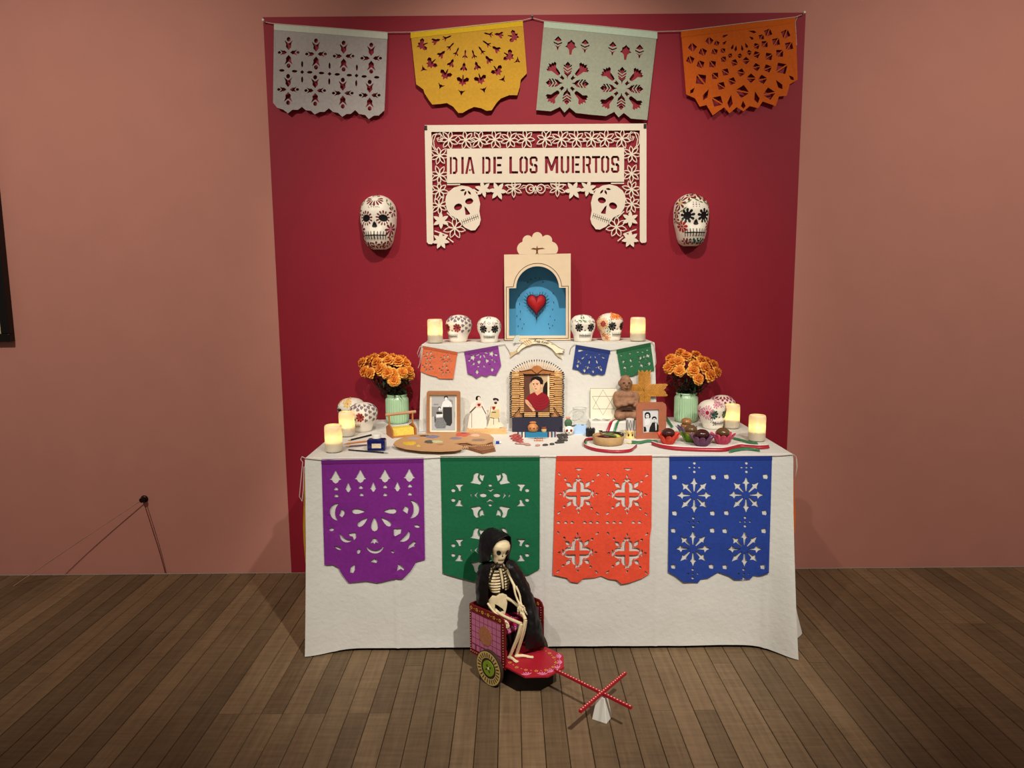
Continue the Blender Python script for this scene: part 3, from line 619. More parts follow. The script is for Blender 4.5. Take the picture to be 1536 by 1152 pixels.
for mx in (0, 1):
    Hs = [elli(313, 745, 35, 27, -.45), elli(405, 699, 34, 25, -.2), [(365, 740), (380, 752), (413, 800), (408, 808), (375, 812)]]
    Hs += [leafp(385 + 12 * cos(a), 602 + 12 * sin(a), 44, 17, a) for a in [-1.2 + i * PI / 3 for i in range(6)] if True][0:6]
    Hs = [h for h in Hs if all(inside(p, sk_out) for p in h)]
    m_ = (lambda P: [(2 * MX - x, y) for x, y in P]) if mx else (lambda P: P)
    so = cut_sheet('skull_cutout', m_(sk_out), [m_(h) for h in Hs], lambda x, y: sp(x, y, .0015), wp, sign, None, .0012)
    q = MB(); ink = [bar(345, 872, 480, 822, 4)]
    for i in range(9):
        t = i / 8; x, y = 348 + 128 * t, 873 - 50 * t; ink.append(bar(x - 7, y - 20, x + 6, y + 20, 3.5))
    for P in ink: q.prism(m_(P), lambda x, y, d: sp(x, y, .0024 - d), .0004)
    q.build('stitched_teeth', mat('black_ink', (.012, .01, .01), .7), so)
for x in (48, RX - 12):
    q = MB(); p = sp(x, 92, .0018); q.box(p, (.012, .004, .02)); q.build('corner_clip', mat('clip_black', (.02, .015, .012), .5), sign, bevel=.001)
# ================================================================ things on the rear tier
random.seed(21)
cream = mat('cream_painted_wood', srgb(232, 208, 176), .6, .03, 30)
inkblk = mat('black_ink', (.012, .01, .01), .7)
# ---- shrine box with a heart
c = crop(740, 340, 6.4); NY = -.15; ND = .092
n0 = Vector((ony(806, 510, NY).x, NY, UZ))
shr = thing('shrine_box', 'cream wooden shrine box with arched opening, blue inside and a red heart', 'shrine', n0)
def nf(x, y, d=0): q = c(x, y); return ony(*q, NY) + Vector((0, d, 0)) - n0
zb = (UZ - n0.z)
def nfb(x, y, d=0):
    p = nf(x, y, d); p.z = max(p.z, 0); return p
arch = [(425 + 206 * cos(a), 588 - 208 * sin(a)) for a in [PI - PI * i / 28 for i in range(29)]]
hole = [(150, 1048), (150, 592), (219, 590)] + arch[1:-1] + [(632, 587), (697, 586), (697, 1046)]
cut_sheet('front_panel', [(103, 268), (743, 258), (743, 1088), (110, 1090)], [hole], lambda x, y: nfb(x, y, .003), cream, shr, None, .006)
for nm, P in (('side_panel', [(103, 268), (112, 268), (118, 1090), (110, 1090)]), ('side_panel', [(734, 258), (743, 258), (743, 1088), (734, 1088)]), ('top_panel', [(103, 268), (743, 258), (743, 268), (103, 278)]), ('bottom_panel', [(110, 1078), (743, 1076), (743, 1088), (110, 1090)])):
    MB().prism(P, lambda x, y, d: nfb(x, y, .006 + d), ND).build(nm, cream, shr)
navy = mat('navy_shade_lining', srgb(38, 62, 92), .7)  # navy lining added to deepen the shade inside the box
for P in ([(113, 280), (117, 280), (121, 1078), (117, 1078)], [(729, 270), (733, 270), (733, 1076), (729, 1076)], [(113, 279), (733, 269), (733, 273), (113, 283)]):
    MB().prism(P, lambda x, y, d: nfb(x, y, .007 + d), ND - .008).build('added_shade_lining', navy, shr)
MB().prism([(108, 272), (738, 262), (738, 1085), (112, 1087)], lambda x, y, d: nfb(x, y, ND + d), .006).build('blue_back', mat('sky_blue_paint', srgb(84, 164, 212), .6, .04, 30), shr)
def polar_union(cx, cy, circ, a0, a1, n):
    P = []
    for i in range(n + 1):
        a = a0 + (a1 - a0) * i / n; dx, dy = cos(a), -sin(a); best = 20
        for (x, y, r) in circ:
            ex, ey = x - cx, y - cy; b_ = ex * dx + ey * dy; q = b_ * b_ - (ex * ex + ey * ey - r * r)
            if q > 0: best = max(best, b_ + math.sqrt(q))
        P.append((cx + dx * best, cy + dy * best))
    return P
cr = polar_union(424, 262, [(297, 213, 69), (331, 134, 51), (422, 101, 49), (514, 131, 51), (552, 212, 69), (424, 200, 110)], -.02, PI + .02, 70)
MB().prism([(p[0], min(p[1], 264)) for p in cr], lambda x, y, d: nf(x, y, .0 + d), .006).build('scalloped_crest', cream, shr)
q = MB()                                                              # black line inlaid round the opening, and the swallow
ol = [(124, 1076), (124, 580), (192, 576)] + [(425 + 231 * cos(a), 588 - 236 * sin(a)) for a in [PI - PI * i / 30 for i in range(1, 30)]] + [(654, 572), (720, 570), (720, 1072), (124, 1076)]
for a, b_ in zip(ol[:-1], ol[1:]): q.prism(bar(*a, *b_, 5), lambda x, y, d: nfb(x, y, -.0006 + d), .0008)
q.build('black_inlay_line', inkblk, shr)
q = MB(); br = mat('brown_ink', srgb(120, 70, 40), .7)
for P in ([(360, 215), (385, 203), (412, 208), (420, 182), (428, 206), (470, 202), (498, 212), (460, 216), (430, 222), (428, 246), (434, 270), (421, 256), (406, 270), (412, 240), (408, 222), (385, 220)],):
    q.prism(P, lambda x, y, d: nf(x, y, -.0006 + d), .0007)
q.build('painted_swallow', br, shr)
# heart: puffy, on a dark backing, with crown and pins
hb = MB(); red = mat('red_felt_heart', srgb(178, 26, 34), .55, .15, 120, .3, 300)
def heart2(t, s=1): return (s * 16 * sin(t) ** 3, s * (13 * cos(t) - 5 * cos(2 * t) - 2 * cos(3 * t) - cos(4 * t)))
hc = nf(419, 748, ND - .018); hs = .00262
rings = []
for k in range(7):
    f_ = cos(PI / 2 * k / 6); d_ = -.022 * sin(PI / 2 * k / 6)
    rings.append([(hc.x + heart2(2 * PI * i / 40)[0] * hs * f_, hc.y + d_, hc.z + (heart2(2 * PI * i / 40)[1] + 1) * hs * f_ * 1.2) for i in range(41)])
hb.grid(rings).build('heart', red, shr, smooth=70)
dk = mat('heart_dark_backing', srgb(52, 12, 30), .6)
hk = MB().prism([(x * 1.10, z * 1.10) for x, z in [heart2(2 * PI * i / 40) for i in range(40)]], lambda x, y, d: (hc.x + x * hs, hc.y + .004 + d, hc.z + (y + 1) * hs * 1.2), .01).build('heart_backing', dk, shr)
q = MB()
for i in range(30):
    t = 2 * PI * (i + .5) / 30; x, z = heart2(t); x2, z2 = x * 1.5, z * 1.45 + (2 if z > 0 else -1)
    q.tube([(hc.x + x * 1.1 * hs, hc.y + .006, hc.z + z * 1.3 * hs), (hc.x + x2 * hs * .93, hc.y + .004, hc.z + z2 * hs * 1.12)], [.0009, .0014], 5)
for (x, y) in [(262, 820), (228, 865), (262, 895), (240, 965), (280, 985), (298, 945), (555, 870), (600, 905), (540, 945), (580, 960), (550, 985), (580, 800), (590, 730), (255, 745), (410, 490), (450, 495), (365, 505), (335, 535), (485, 530), (252, 665), (585, 640)]:
    p = nf(x, y, ND - .003); q.ell(p, (.0016, .002, .004), 6, 4)
q.build('pins', mat('black_pins', (.02, .02, .03), .5), shr)['kind'] = 'stuff'
q = MB()
for k in range(-2, 3): q.prism([(hc.x + k * .004 - .0028, hc.z + .028), (hc.x + k * .004 + .0028, hc.z + .028), (hc.x + k * .0065, hc.z + .052 - abs(k) * .003)], lambda x, y, d: (x, hc.y - .006 + d, y), .006)
q.box((hc.x, hc.y - .002, hc.z + .026), (.014, .012, .012)); q.build('flame_crown', mat('crown_dark_red', srgb(86, 26, 44), .6), shr)

# ---- skulls
PROF = [(0, .285, .31, .18), (.03, .315, .345, .23), (.10, .33, .37, .27), (.22, .345, .39, .34), (.32, .375, .385, .41), (.42, .43, .38, .46), (.52, .455, .40, .50), (.66, .465, .425, .52), (.78, .435, .40, .485), (.88, .36, .33, .40), (.95, .265, .235, .28), (.985, .14, .125, .15), (1, 0, 0, 0)]
MASK = [(0, .12, .18, .0), (.04, .21, .30, .0), (.12, .255, .36, .0), (.22, .275, .40, .0), (.32, .30, .39, .0), (.42, .325, .37, .0), (.55, .335, .38, .0), (.68, .338, .385, .0), (.80, .315, .35, .0), (.89, .25, .29, .0), (.95, .175, .21, .0), (.985, .09, .11, .0), (1, 0, .0, .0)]
def prof_at(pr, h):
    h = min(1, max(0, h))
    for i in range(len(pr) - 1):
        if pr[i + 1][0] >= h:
            a, b_ = pr[i], pr[i + 1]; t = (h - a[0]) / (b_[0] - a[0]); return [a[k] + (b_[k] - a[k]) * t for k in (1, 2, 3)]
    return [0, 0, 0]
def skull_pt(pr, S, a, h, off=0):
    a = (a + PI) % (2 * PI) - PI
    hw, fr, bk = prof_at(pr, h); ca, sa = cos(a), sin(a)
    x = hw * (abs(sa) ** .92) * (1 if sa >= 0 else -1); y = -(fr if ca > 0 else bk) * (abs(ca) ** .85) * (1 if ca >= 0 else -1)
    if ca > 0:
        for ex in (-.5, .5): y += .055 * math.exp(-(((a - ex) / .24) ** 2 + ((h - .535) / .075) ** 2))
        y += .045 * math.exp(-((a / .12) ** 2 + ((h - .42) / .05) ** 2))
        y -= .025 * math.exp(-((a / .5) ** 2 + ((h - .27) / .06) ** 2))
        y += .02 * math.exp(-((a / .6) ** 2 + ((h - .15) / .03) ** 2))
    k = 1 + off
    return Vector((x * S * k, y * S * k, (.5 + (h - .5) * (1 + off * .8)) * S))
HS = [0, .012, .03, .06, .10, .14, .18, .22, .26, .30, .34, .38, .42, .46, .50, .54, .58, .62, .66, .70, .74, .78, .82, .86, .89, .92, .945, .965, .98, .99, 1]
bone = mat('white_glazed_clay', srgb(240, 232, 218), .42, .03, 60, spec=.4)
def pcol(nm, r, g, b_): return mat('paint_' + nm, srgb(r, g, b_), .5, .1, 200)
PC = dict(black=pcol('black', 22, 18, 22), dgrey=pcol('grey_violet', 132, 116, 124), red=pcol('red', 172, 34, 30), wine=pcol('wine', 120, 36, 40), pink=pcol('pink', 214, 138, 158), hot=pcol('magenta', 176, 26, 72), green=pcol('leaf_green', 104, 138, 88), dgreen=pcol('bottle_green', 26, 70, 56), orange=pcol('orange', 232, 132, 44), yellow=pcol('yellow', 232, 196, 92), peach=pcol('peach', 240, 186, 128), lilac=pcol('lilac', 190, 170, 190))
def make_skull(name, label, loc, S, rz, deco, pr=PROF, group='painted sugar skulls', cat='skull', eyes='black', eyeshape='flower', nose='black'):
    r = thing(name, label, cat, loc, rz, group)
    q = MB(); half = pr is MASK; n = 44
    angs = [-PI / 2 + PI * i / n for i in range(n + 1)] if half else [2 * PI * i / n for i in range(n)]
    rows = [[skull_pt(pr, S, a, h) for a in angs] + ([] if half else [skull_pt(pr, S, 0, h)]) for h in HS]
    q.grid(rows)
    if half: q.f.append(tuple(range(0, 1)) if 0 else tuple([i * (n + 1) for i in range(len(HS))] + [i * (n + 1) + n for i in range(len(HS) - 1, -1, -1)]))
    else: q.f.append(tuple(range(n, -1, -1))[:-1])
    q.build('skull_body', bone, r, smooth=60)
    layers = {}
    def dec(col, a0, h0, poly, off=.012):
        b_ = layers.setdefault(col, MB()); hw = max(.12, prof_at(pr, h0)[0])
        P = [skull_pt(pr, S, a0 + x / hw, h0 + y, off) for x, y in poly]; cx = sum(p[0] for p in poly) / len(poly); cy = sum(p[1] for p in poly) / len(poly)
        P.append(skull_pt(pr, S, a0 + cx / hw, h0 + cy, off)); n_ = len(poly); b_.add(P, [(i, (i + 1) % n_, n_) for i in range(n_)])
    def flower(col, a0, h0, n_, r0, r1, w_, rot=0, off=.012, ctr=None):
        r1 *= 1.16; w_ *= 1.35
        for i in range(n_): dec(col, a0, h0, drop(r0 * cos(rot + 2 * PI * i / n_), r0 * sin(rot + 2 * PI * i / n_), r1 - r0, w_, rot + 2 * PI * i / n_), off)
        if ctr: dec(ctr, a0, h0, elli(0, 0, r0 * 1.05), off + .003)
    # eyes, nose, teeth
    eh = .535
    for sg in (-1, 1):
        if eyeshape == 'flower': flower(eyes, sg * .5, eh, 8, .03, .14, .085, .2); dec(eyes, sg * .5, eh, elli(0, 0, .06), .014)
        elif eyeshape == 'socket':
            dec(eyes, sg * .46, eh + .015, elli(0, 0, .088, .062, -sg * .12), .016)
            flower('wine', sg * .46, eh + .015, 13, .07, .115, .028, .1, .013)
        elif eyeshape == 'big':
            flower(eyes, sg * .46, eh + .02, 9, .045, .12, .05, .2, .014); dec(eyes, sg * .46, eh + .02, elli(0, 0, .075), .016)
    dec(nose, 0, .43, [(0, .062), (.022, .03), (.042, -.03), (.022, -.045), (-.022, -.045), (-.042, -.03), (-.022, .03)] if pr is MASK else [(0, .04), (.03, -.02), (.012, -.03), (0, -.018), (-.012, -.03), (-.03, -.02)], .016)
    hwm = prof_at(pr, .245)[0]
    for i in range(14): dec('black', (-.21 + .42 * (i + .5) / 14) / hwm, .245, [(-.0165, .008), (.0165, .008), (.0165, -.008), (-.0165, -.008)], .022)
    for i in range(9):
        for hh in (.281, .209): dec('black', (-.20 + .40 * i / 8) / hwm, hh, [(-.0065, .034), (.0065, .034), (.0065, -.034), (-.0065, -.034)], .022)
    deco(dec, flower)
    for col, b_ in layers.items(): b_.build('painted_' + {'dgrey': 'grey_spots', 'black': 'black_features'}.get(col, col + '_motifs'), PC[col], r, smooth=60)
    return r
rk = random.Random(2)
def d_spots(dec, fl):
    for row, h in enumerate((.42, .52, .62, .71, .79, .86, .92)):
        for i in range(9):
            a = -PI + 2 * PI * (i + .5 * (row % 2)) / 9
            if abs(a) < .85 and h < .74 or abs(a) < 1.0 and h < .5: continue
            s = .068 if h < .88 else .05
            dec('dgrey', a, h, xf([(-s * .9, -s * .3), (-s * .3, -s), (s * .3, -s * .5), (s, -s * .2), (s * .8, s * .6), (s * .1, s * .5), (-s * .3, s), (-s, s * .5)], 0, 0, rk.uniform(-.5, .5)))
    for sg in (-1, 1):
        fl('red', sg * .5, .535, 8, .04, .14, .05, .1, .018)
        for a, h in ((sg * .95, .60), (sg * .2, .66)): pass
def d_tiny(col1, col2):
    def f(dec, fl):
        for i in range(60):
            a = rk.uniform(-PI, PI); h = rk.uniform(.5, .97)
            if abs(a) < 1.0 and h < .72: continue
            dec(col1 if i % 3 else col2, a, h, leafp(0, 0, .11, .042, rk.uniform(0, 6)))
        for a in (-.35, 0, .35): fl(col1, a, .76, 5, .015, .05, .024, rk.random())
        for a in (-.7, .7): dec(col2, a, .68, arcband(0, 0, .08, .3, 2.4, .02))
    return f
def d_orange(dec, fl):
    fl('peach', -1.35, .62, 12, .05, .20, .075, 0, .010); fl('red', -1.35, .62, 9, .03, .10, .055, .2, .016, 'red')
    for a in (-.5, -.1, .35, .8): fl('orange', a, .86, 7, .02, .09, .05, a, .012, 'red')
    fl('orange', 0, .96, 8, .02, .12, .07, 0, .012)
    for a, h in ((-.85, .42), (-.95, .30), (-.7, .72), (-1.0, .50), (.6, .72)): fl('green', a, h, 4, .01, .08, .03, a)
    for a, h in ((-1.5, .22), (-1.9, .40), (-2.2, .60), (-1.2, .12), (-2, .8), (1.6, .6), (1.8, .4)): fl('peach', a, h, 7, .03, .13, .07, h); fl('red', a, h, 5, .01, .06, .035, h, .016)
def d_pinkflower(dec, fl):
    fl('pink', -1.05, .60, 13, .07, .22, .065, 0, .010, 'hot')
    for a, h in ((-.35, .84), (.15, .86), (-.1, .93)): fl('pink', a, h, 6, .02, .09, .055, a); dec('hot', a, h, elli(0, 0, .02), .016)
    for a, h in ((.65, .72), (.85, .62), (.95, .80)): fl('wine', a, h, 5, .015, .075, .04, a)
    for a, h in ((-.75, .32), (-.55, .22), (-.7, .45), (.7, .45)): fl('dgreen', a, h, 4, .01, .07, .025, a)
    for a, h in ((-1.8, .6), (-2.3, .5), (1.8, .6), (2.4, .5)): fl('pink', a, h, 9, .04, .17, .06, 0, .010, 'hot')
def d_reddots(dec, fl):
    for row, h in enumerate((.60, .70, .79, .87, .93)):
        for i in range(13):
            a = -PI + 2 * PI * (i + .5 * (row % 2)) / 13
            if abs(a) < .9 and h < .72: continue
            dec('wine', a, h, elli(0, 0, .036, .030)); dec('pink', a, h, elli(0, 0, .052, .046), .008)
def d_garden(dec, fl):
    for i in range(26):
        a = rk.uniform(-PI, PI); h = rk.uniform(.55, .97)
        if abs(a) < .9 and h < .72: continue
        fl(('yellow', 'peach', 'green', 'green')[i % 4], a, h, 5, .012, .085, .045, rk.random() * 3)
    fl('yellow', .2, .84, 8, .03, .12, .06, 0, .014, 'orange')
def up_at(px, Y): return Vector((ony(px, 512, Y).x, Y, UZ))
make_skull('sugar_skull', 'white sugar skull with grey violet spots beside the left candle on the rear tier', up_at(688, -.17), .122, -.62, d_spots, eyes='wine', nose='black')
make_skull('sugar_skull', 'small white sugar skull with black flower eyes just left of the shrine box', up_at(734, -.215), .115, .02, d_tiny('dgrey', 'wine'))
make_skull('sugar_skull', 'white sugar skull with faint green leaves just right of the shrine box', up_at(874, -.205), .120, .15, d_tiny('green', 'dgrey'))
make_skull('sugar_skull', 'sugar skull with orange petals and a red flower on the rear tier', up_at(915.5, -.16), .124, .60, d_orange)
p = onz(545, 646, T); make_skull('sugar_skull', 'sugar skull with grey violet spots and red eyes beside the left vase', p, .128, -.60, d_spots, eyes='wine')
p = onz(537, 640, T); make_skull('sugar_skull', 'sugar skull painted with yellow and green flowers behind the two left candles', (-.735, -.17, T), .132, -.35, d_garden)
p = onz(1068, 642, T); make_skull('sugar_skull', 'sugar skull with a big pink daisy and dark green eyes beside the right vase', p, .128, .42, d_pinkflower, eyes='dgreen')
make_skull('sugar_skull', 'sugar skull with small red dots behind the pink daisy skull', (.960, -.17, T), .130, .7, d_reddots)
# wall masks
def d_maskL(dec, fl):
    for i in range(9): a = PI * (.0 + i / 8); dec('wine', 0, .90, drop(.045 * cos(-a), .045 * sin(-a) * .8, .10, .034, -a), .012)
    for i in range(5): a = .5 + i * .5; dec('wine', 0, .92, drop(.04 * cos(a), .03 * sin(a), .07, .03, a), .012)
    for sg in (-1, 1):
        for a, h in ((sg * .75, .84), (sg * .95, .78)): dec('green', a, h, leafp(0, 0, .09, .03, PI / 2 - sg * .8)); dec('green', a, h, leafp(0, 0, .08, .025, -PI / 2 + sg * .6))
        fl('wine', sg * 1.1, .67, 6, .02, .09, .038, .3); fl('wine', sg * 1.0, .35, 8, .02, .11, .042, .1); fl('pink', sg * 1.0, .35, 8, .0, .05, .02, .5)
        for h in (.22, .14): fl('wine', sg * 1.1, h, 4, .01, .06, .03, h)
    for a in (-.8, -.45, 0, .45, .8): fl('wine', a, .075, 5, .012, .055, .03, a)
    # handwriting on the forehead
    for x0, x1, y0, y1 in [(-.10, -.09, .77, .735), (-.09, -.07, .735, .735), (-.05, -.04, .79, .73), (-.05, -.01, .79, .785), (-.045, -.02, .76, .757), (.0, .0, .785, .735), (.02, .035, .755, .74), (.035, .05, .74, .755), (.055, .075, .755, .735), (.08, .10, .745, .735)]:
        dec('black', 0, 0, bar(x0 * 1, y0, x1 + .001, y1, .004), .014) if 0 else dec('black', (x0 + x1) / 2 / .33, (y0 + y1) / 2, bar((x0 - x1) / 2 - .001, (y0 - y1) / 2, (x1 - x0) / 2, (y1 - y0) / 2, .0045), .014)
def d_maskR(dec, fl):
    fl('wine', -1.0, .80, 8, .03, .115, .042, 0, .012, 'yellow')
    for a, h in ((-.45, .92), (.1, .95), (.55, .90), (.95, .84), (1.15, .72), (-1.2, .62), (-1.25, .50)): fl('wine', a, h, 6, .015, .075, .036, a); dec('yellow', a, h, elli(0, 0, .014), .016)
    for a, h in ((-.5, .80), (.2, .82), (.75, .77), (-.75, .66), (.95, .60), (-.9, .44), (.9, .44)): dec('green', a, h, leafp(0, 0, .10, .03, .6 if a < 0 else 2.6)); dec('green', a, h, leafp(0, 0, .07, .024, 3.6 if a < 0 else -.4))
    fl('red', -.85, .36, 8, .02, .10, .05, 0, .012, 'wine'); fl('red', .95, .38, 7, .02, .085, .04, 0, .012, 'wine')
    for a in (-.8, -.5, -.2, .1, .4, .7): fl('dgreen' if a > -.4 else 'wine', a, .085, 5, .01, .055, .03, a)
    for x in (-.05, 0, .05): dec('dgrey', x / .33, .76, elli(0, 0, .012)); dec('dgrey', x / .33, .80, elli(0, 0, .008)); dec('dgrey', x / .33, .72, elli(0, 0, .008))
def mask_at(px, ptop, pbot):
    a = ony(px, ptop, -.04); b_ = ony(px, pbot, -.03); return Vector((b_.x, -.004, b_.z)), a.z - b_.z
pl, S = mask_at(568.5, 291, 374); make_skull('skull_mask', 'white skull mask with dark red petals hanging left of the sign', pl, S, -.06, d_maskL, MASK, 'skull masks on the crimson panel', 'mask', 'black', 'socket')
pl, S = mask_at(1036.5, 289, 369); make_skull('skull_mask', 'white skull mask with black flower eyes hanging right of the sign', pl, S, .06, d_maskR, MASK, 'skull masks on the crimson panel', 'mask', 'black', 'big')

# ---- candle jars
def frosted():
    m = bpy.data.materials.new('frosted_glass_jar'); m.use_nodes = True; nt = m.node_tree; n = nt.nodes; L = nt.links; n.remove(n['Principled BSDF'])
    o = n['Material Output']; tr = n.new('ShaderNodeBsdfTranslucent'); df = n.new('ShaderNodeBsdfDiffuse'); gl = n.new('ShaderNodeBsdfGlossy'); tp = n.new('ShaderNodeBsdfTransparent')
    tr.inputs[0].default_value = (.97, .90, .74, 1); df.inputs[0].default_value = (.90, .84, .72, 1); gl.inputs['Roughness'].default_value = .25
    nz = n.new('ShaderNodeTexNoise'); nz.inputs['Scale'].default_value = 240; tc = n.new('ShaderNodeTexCoord'); L.new(tc.outputs['Object'], nz.inputs['Vector'])
    m1 = n.new('ShaderNodeMixShader'); L.new(nz.outputs['Fac'], m1.inputs[0]); L.new(tr.outputs[0], m1.inputs[1]); L.new(df.outputs[0], m1.inputs[2])
    m2 = n.new('ShaderNodeMixShader'); m2.inputs[0].default_value = .08; L.new(m1.outputs[0], m2.inputs[1]); L.new(gl.outputs[0], m2.inputs[2])
    m3 = n.new('ShaderNodeMixShader'); m3.inputs[0].default_value = .12; L.new(m2.outputs[0], m3.inputs[1]); L.new(tp.outputs[0], m3.inputs[2]); L.new(m3.outputs[0], o.inputs[0])
    return m
fr = frosted(); wax = mat('white_wax', srgb(244, 238, 224), .5, sss=.3)
flm = mat('candle_flame', (1, .72, .25), .5, emit=14); 
def thin_glass(name, tint, gloss):
    m = bpy.data.materials.new(name); m.use_nodes = True; nt = m.node_tree; n = nt.nodes; L = nt.links; n.remove(n['Principled BSDF'])
    tp = n.new('ShaderNodeBsdfTransparent'); tp.inputs[0].default_value = (*tint, 1); gl = n.new('ShaderNodeBsdfGlossy'); gl.inputs['Roughness'].default_value = .06
    lw = n.new('ShaderNodeLayerWeight'); lw.inputs[0].default_value = .25; mr = n.new('ShaderNodeMapRange'); mr.inputs[3].default_value = .03; mr.inputs[4].default_value = gloss; L.new(lw.outputs['Facing'], mr.inputs[0])
    mx = n.new('ShaderNodeMixShader'); L.new(mr.outputs[0], mx.inputs[0]); L.new(tp.outputs[0], mx.inputs[1]); L.new(gl.outputs[0], mx.inputs[2]); L.new(mx.outputs[0], n['Material Output'].inputs[0]); return m
clr = thin_glass('clear_glass', (.985, .99, .988), .22)
cm = {}
def candle(label, loc):
    r = thing('candle_jar', label, 'candle', loc, 0, 'lit candles in frosted jars')
    if not cm:
        R, h = .0335, .106
        cm['jar'] = MB().lathe([(R * .80, .002), (R * .96, .004), (R, .012), (R, h * .84), (R * .985, h * .93), (R * .93, h * .985), (R * .86, h), (R * .82, h * .99), (R * .90, h * .95), (R * .95, h * .84), (R * .95, .014), (R * .80, .006)], 36).mesh('jar', 50)
        cm['base'] = MB().lathe([(0, 0), (R * .9, 0), (R * .98, .003), (R * .9, .0075), (0, .0075)], 36).mesh('base', 50)
        cm['wax'] = MB().lathe([(0, .0085), (R * .90, .0085), (R * .90, .038), (R * .8, .0395), (0, .038)], 28).mesh('wax', 50)
        cm['flame'] = MB().lathe([(0, .040), (.004, .044), (.0062, .052), (.005, .060), (.0022, .068), (0, .074)], 12).mesh('flame', 60)
    link('glass_base', cm['base'], clr, r); link('frosted_jar', cm['jar'], fr, r); link('wax', cm['wax'], wax, r); link('flame', cm['flame'], flm, r)
    l = bpy.data.lights.new('candle_light', 'POINT'); l.energy = .13; l.color = (1, .66, .22); l.shadow_soft_size = .006; o = bpy.data.objects.new('candle_light', l); COL.objects.link(o); o.parent = r; o.location = (0, 0, .052)
    return r
candle('frosted candle jar at the left end of the rear tier', up_at(653, -.235))
candle('frosted candle jar at the right end of the rear tier', up_at(956.5, -.225))
candle('frosted candle jar nearest the left front corner of the table', onz(501, 677.5, T))
candle('frosted candle jar standing second from the left front corner, before the skulls', onz(521, 654, T))
candle('frosted candle jar nearest the right front corner of the table', onz(1135, 661, T))
candle('frosted candle jar between the right skulls and the right corner candle', onz(1097.5, 642, T))

# ---- marigolds in ribbed vases
random.seed(5)
def glaze(): return mat('mint_glaze', srgb(170, 206, 166), .25, .06, 30, spec=.5)
leafm = mat('dark_leaves', srgb(34, 46, 28), .7, .3, 60)
def petal_mat():
    m = bpy.data.materials.new('marigold_petals'); m.use_nodes = True; nt = m.node_tree; n = nt.nodes; L = nt.links; b = n['Principled BSDF']; b.inputs['Roughness'].default_value = .7
    tc = n.new('ShaderNodeTexCoord'); ln = n.new('ShaderNodeVectorMath'); ln.operation = 'LENGTH'; L.new(tc.outputs['Object'], ln.inputs[0])
    nz = n.new('ShaderNodeTexNoise'); nz.inputs['Scale'].default_value = 160; L.new(tc.outputs['Object'], nz.inputs['Vector'])
    ma = n.new('ShaderNodeMath'); ma.operation = 'MULTIPLY_ADD'; ma.inputs[1].default_value = .012; L.new(nz.outputs['Fac'], ma.inputs[0]); L.new(ln.outputs['Value'], ma.inputs[2])
    mr = n.new('ShaderNodeMapRange'); mr.inputs[1].default_value = .012; mr.inputs[2].default_value = .036; L.new(ma.outputs[0], mr.inputs[0])
    rp = n.new('ShaderNodeValToRGB'); rp.color_ramp.elements[0].color = (*srgb(208, 104, 28), 1); rp.color_ramp.elements[1].color = (*srgb(252, 204, 104), 1); e = rp.color_ramp.elements.new(.55); e.color = (*srgb(238, 150, 46), 1)
    L.new(mr.outputs[0], rp.inputs[0]); L.new(rp.outputs[0], b.inputs['Base Color']); return m
ptm = petal_mat()
def head_mesh(seed):
    rk = random.Random(seed); q = MB()
    for lay, (n, r, z, w_, up) in enumerate([(10, .029, -.004, .019, -.1), (10, .026, .001, .017, .2), (9, .021, .006, .014, .5), (7, .015, .010, .011, .9), (5, .009, .013, .008, 1.2)]):
        for i in range(n):
            a = 2 * PI * (i + .5 * (lay % 2)) / n + rk.uniform(-.1, .1); u = up + rk.uniform(-.15, .15); ra = r * rk.uniform(.88, 1.06)
            d = Vector((cos(a), sin(a), 0)); s = Vector((-sin(a), cos(a), 0)); k = Vector((0, 0, 1))
            pts = []
            for t, ww in ((.15, .3), (.6, .85), (.92, 1), (1.02, .55)):
                base = d * (ra * t * cos(u * t)) + k * (z + ra * sin(u * t) * t * .7 - .004 * t * t)
                for sg in (-1, 0, 1): pts.append(base + s * (sg * w_ * .5 * ww) + k * ((.0025 if sg else -.001) * t + rk.uniform(-.001, .001)))
            f = []
            for j in range(3): f += [(j * 3, j * 3 + 1, j * 3 + 4, j * 3 + 3), (j * 3 + 1, j * 3 + 2, j * 3 + 5, j * 3 + 4)]
            q.add(pts, f)
    me = bpy.data.meshes.new('flower_head'); me.from_pydata(q.v, [], q.f); me.materials.append(ptm); return me
HM = [head_mesh(i) for i in range(4)]
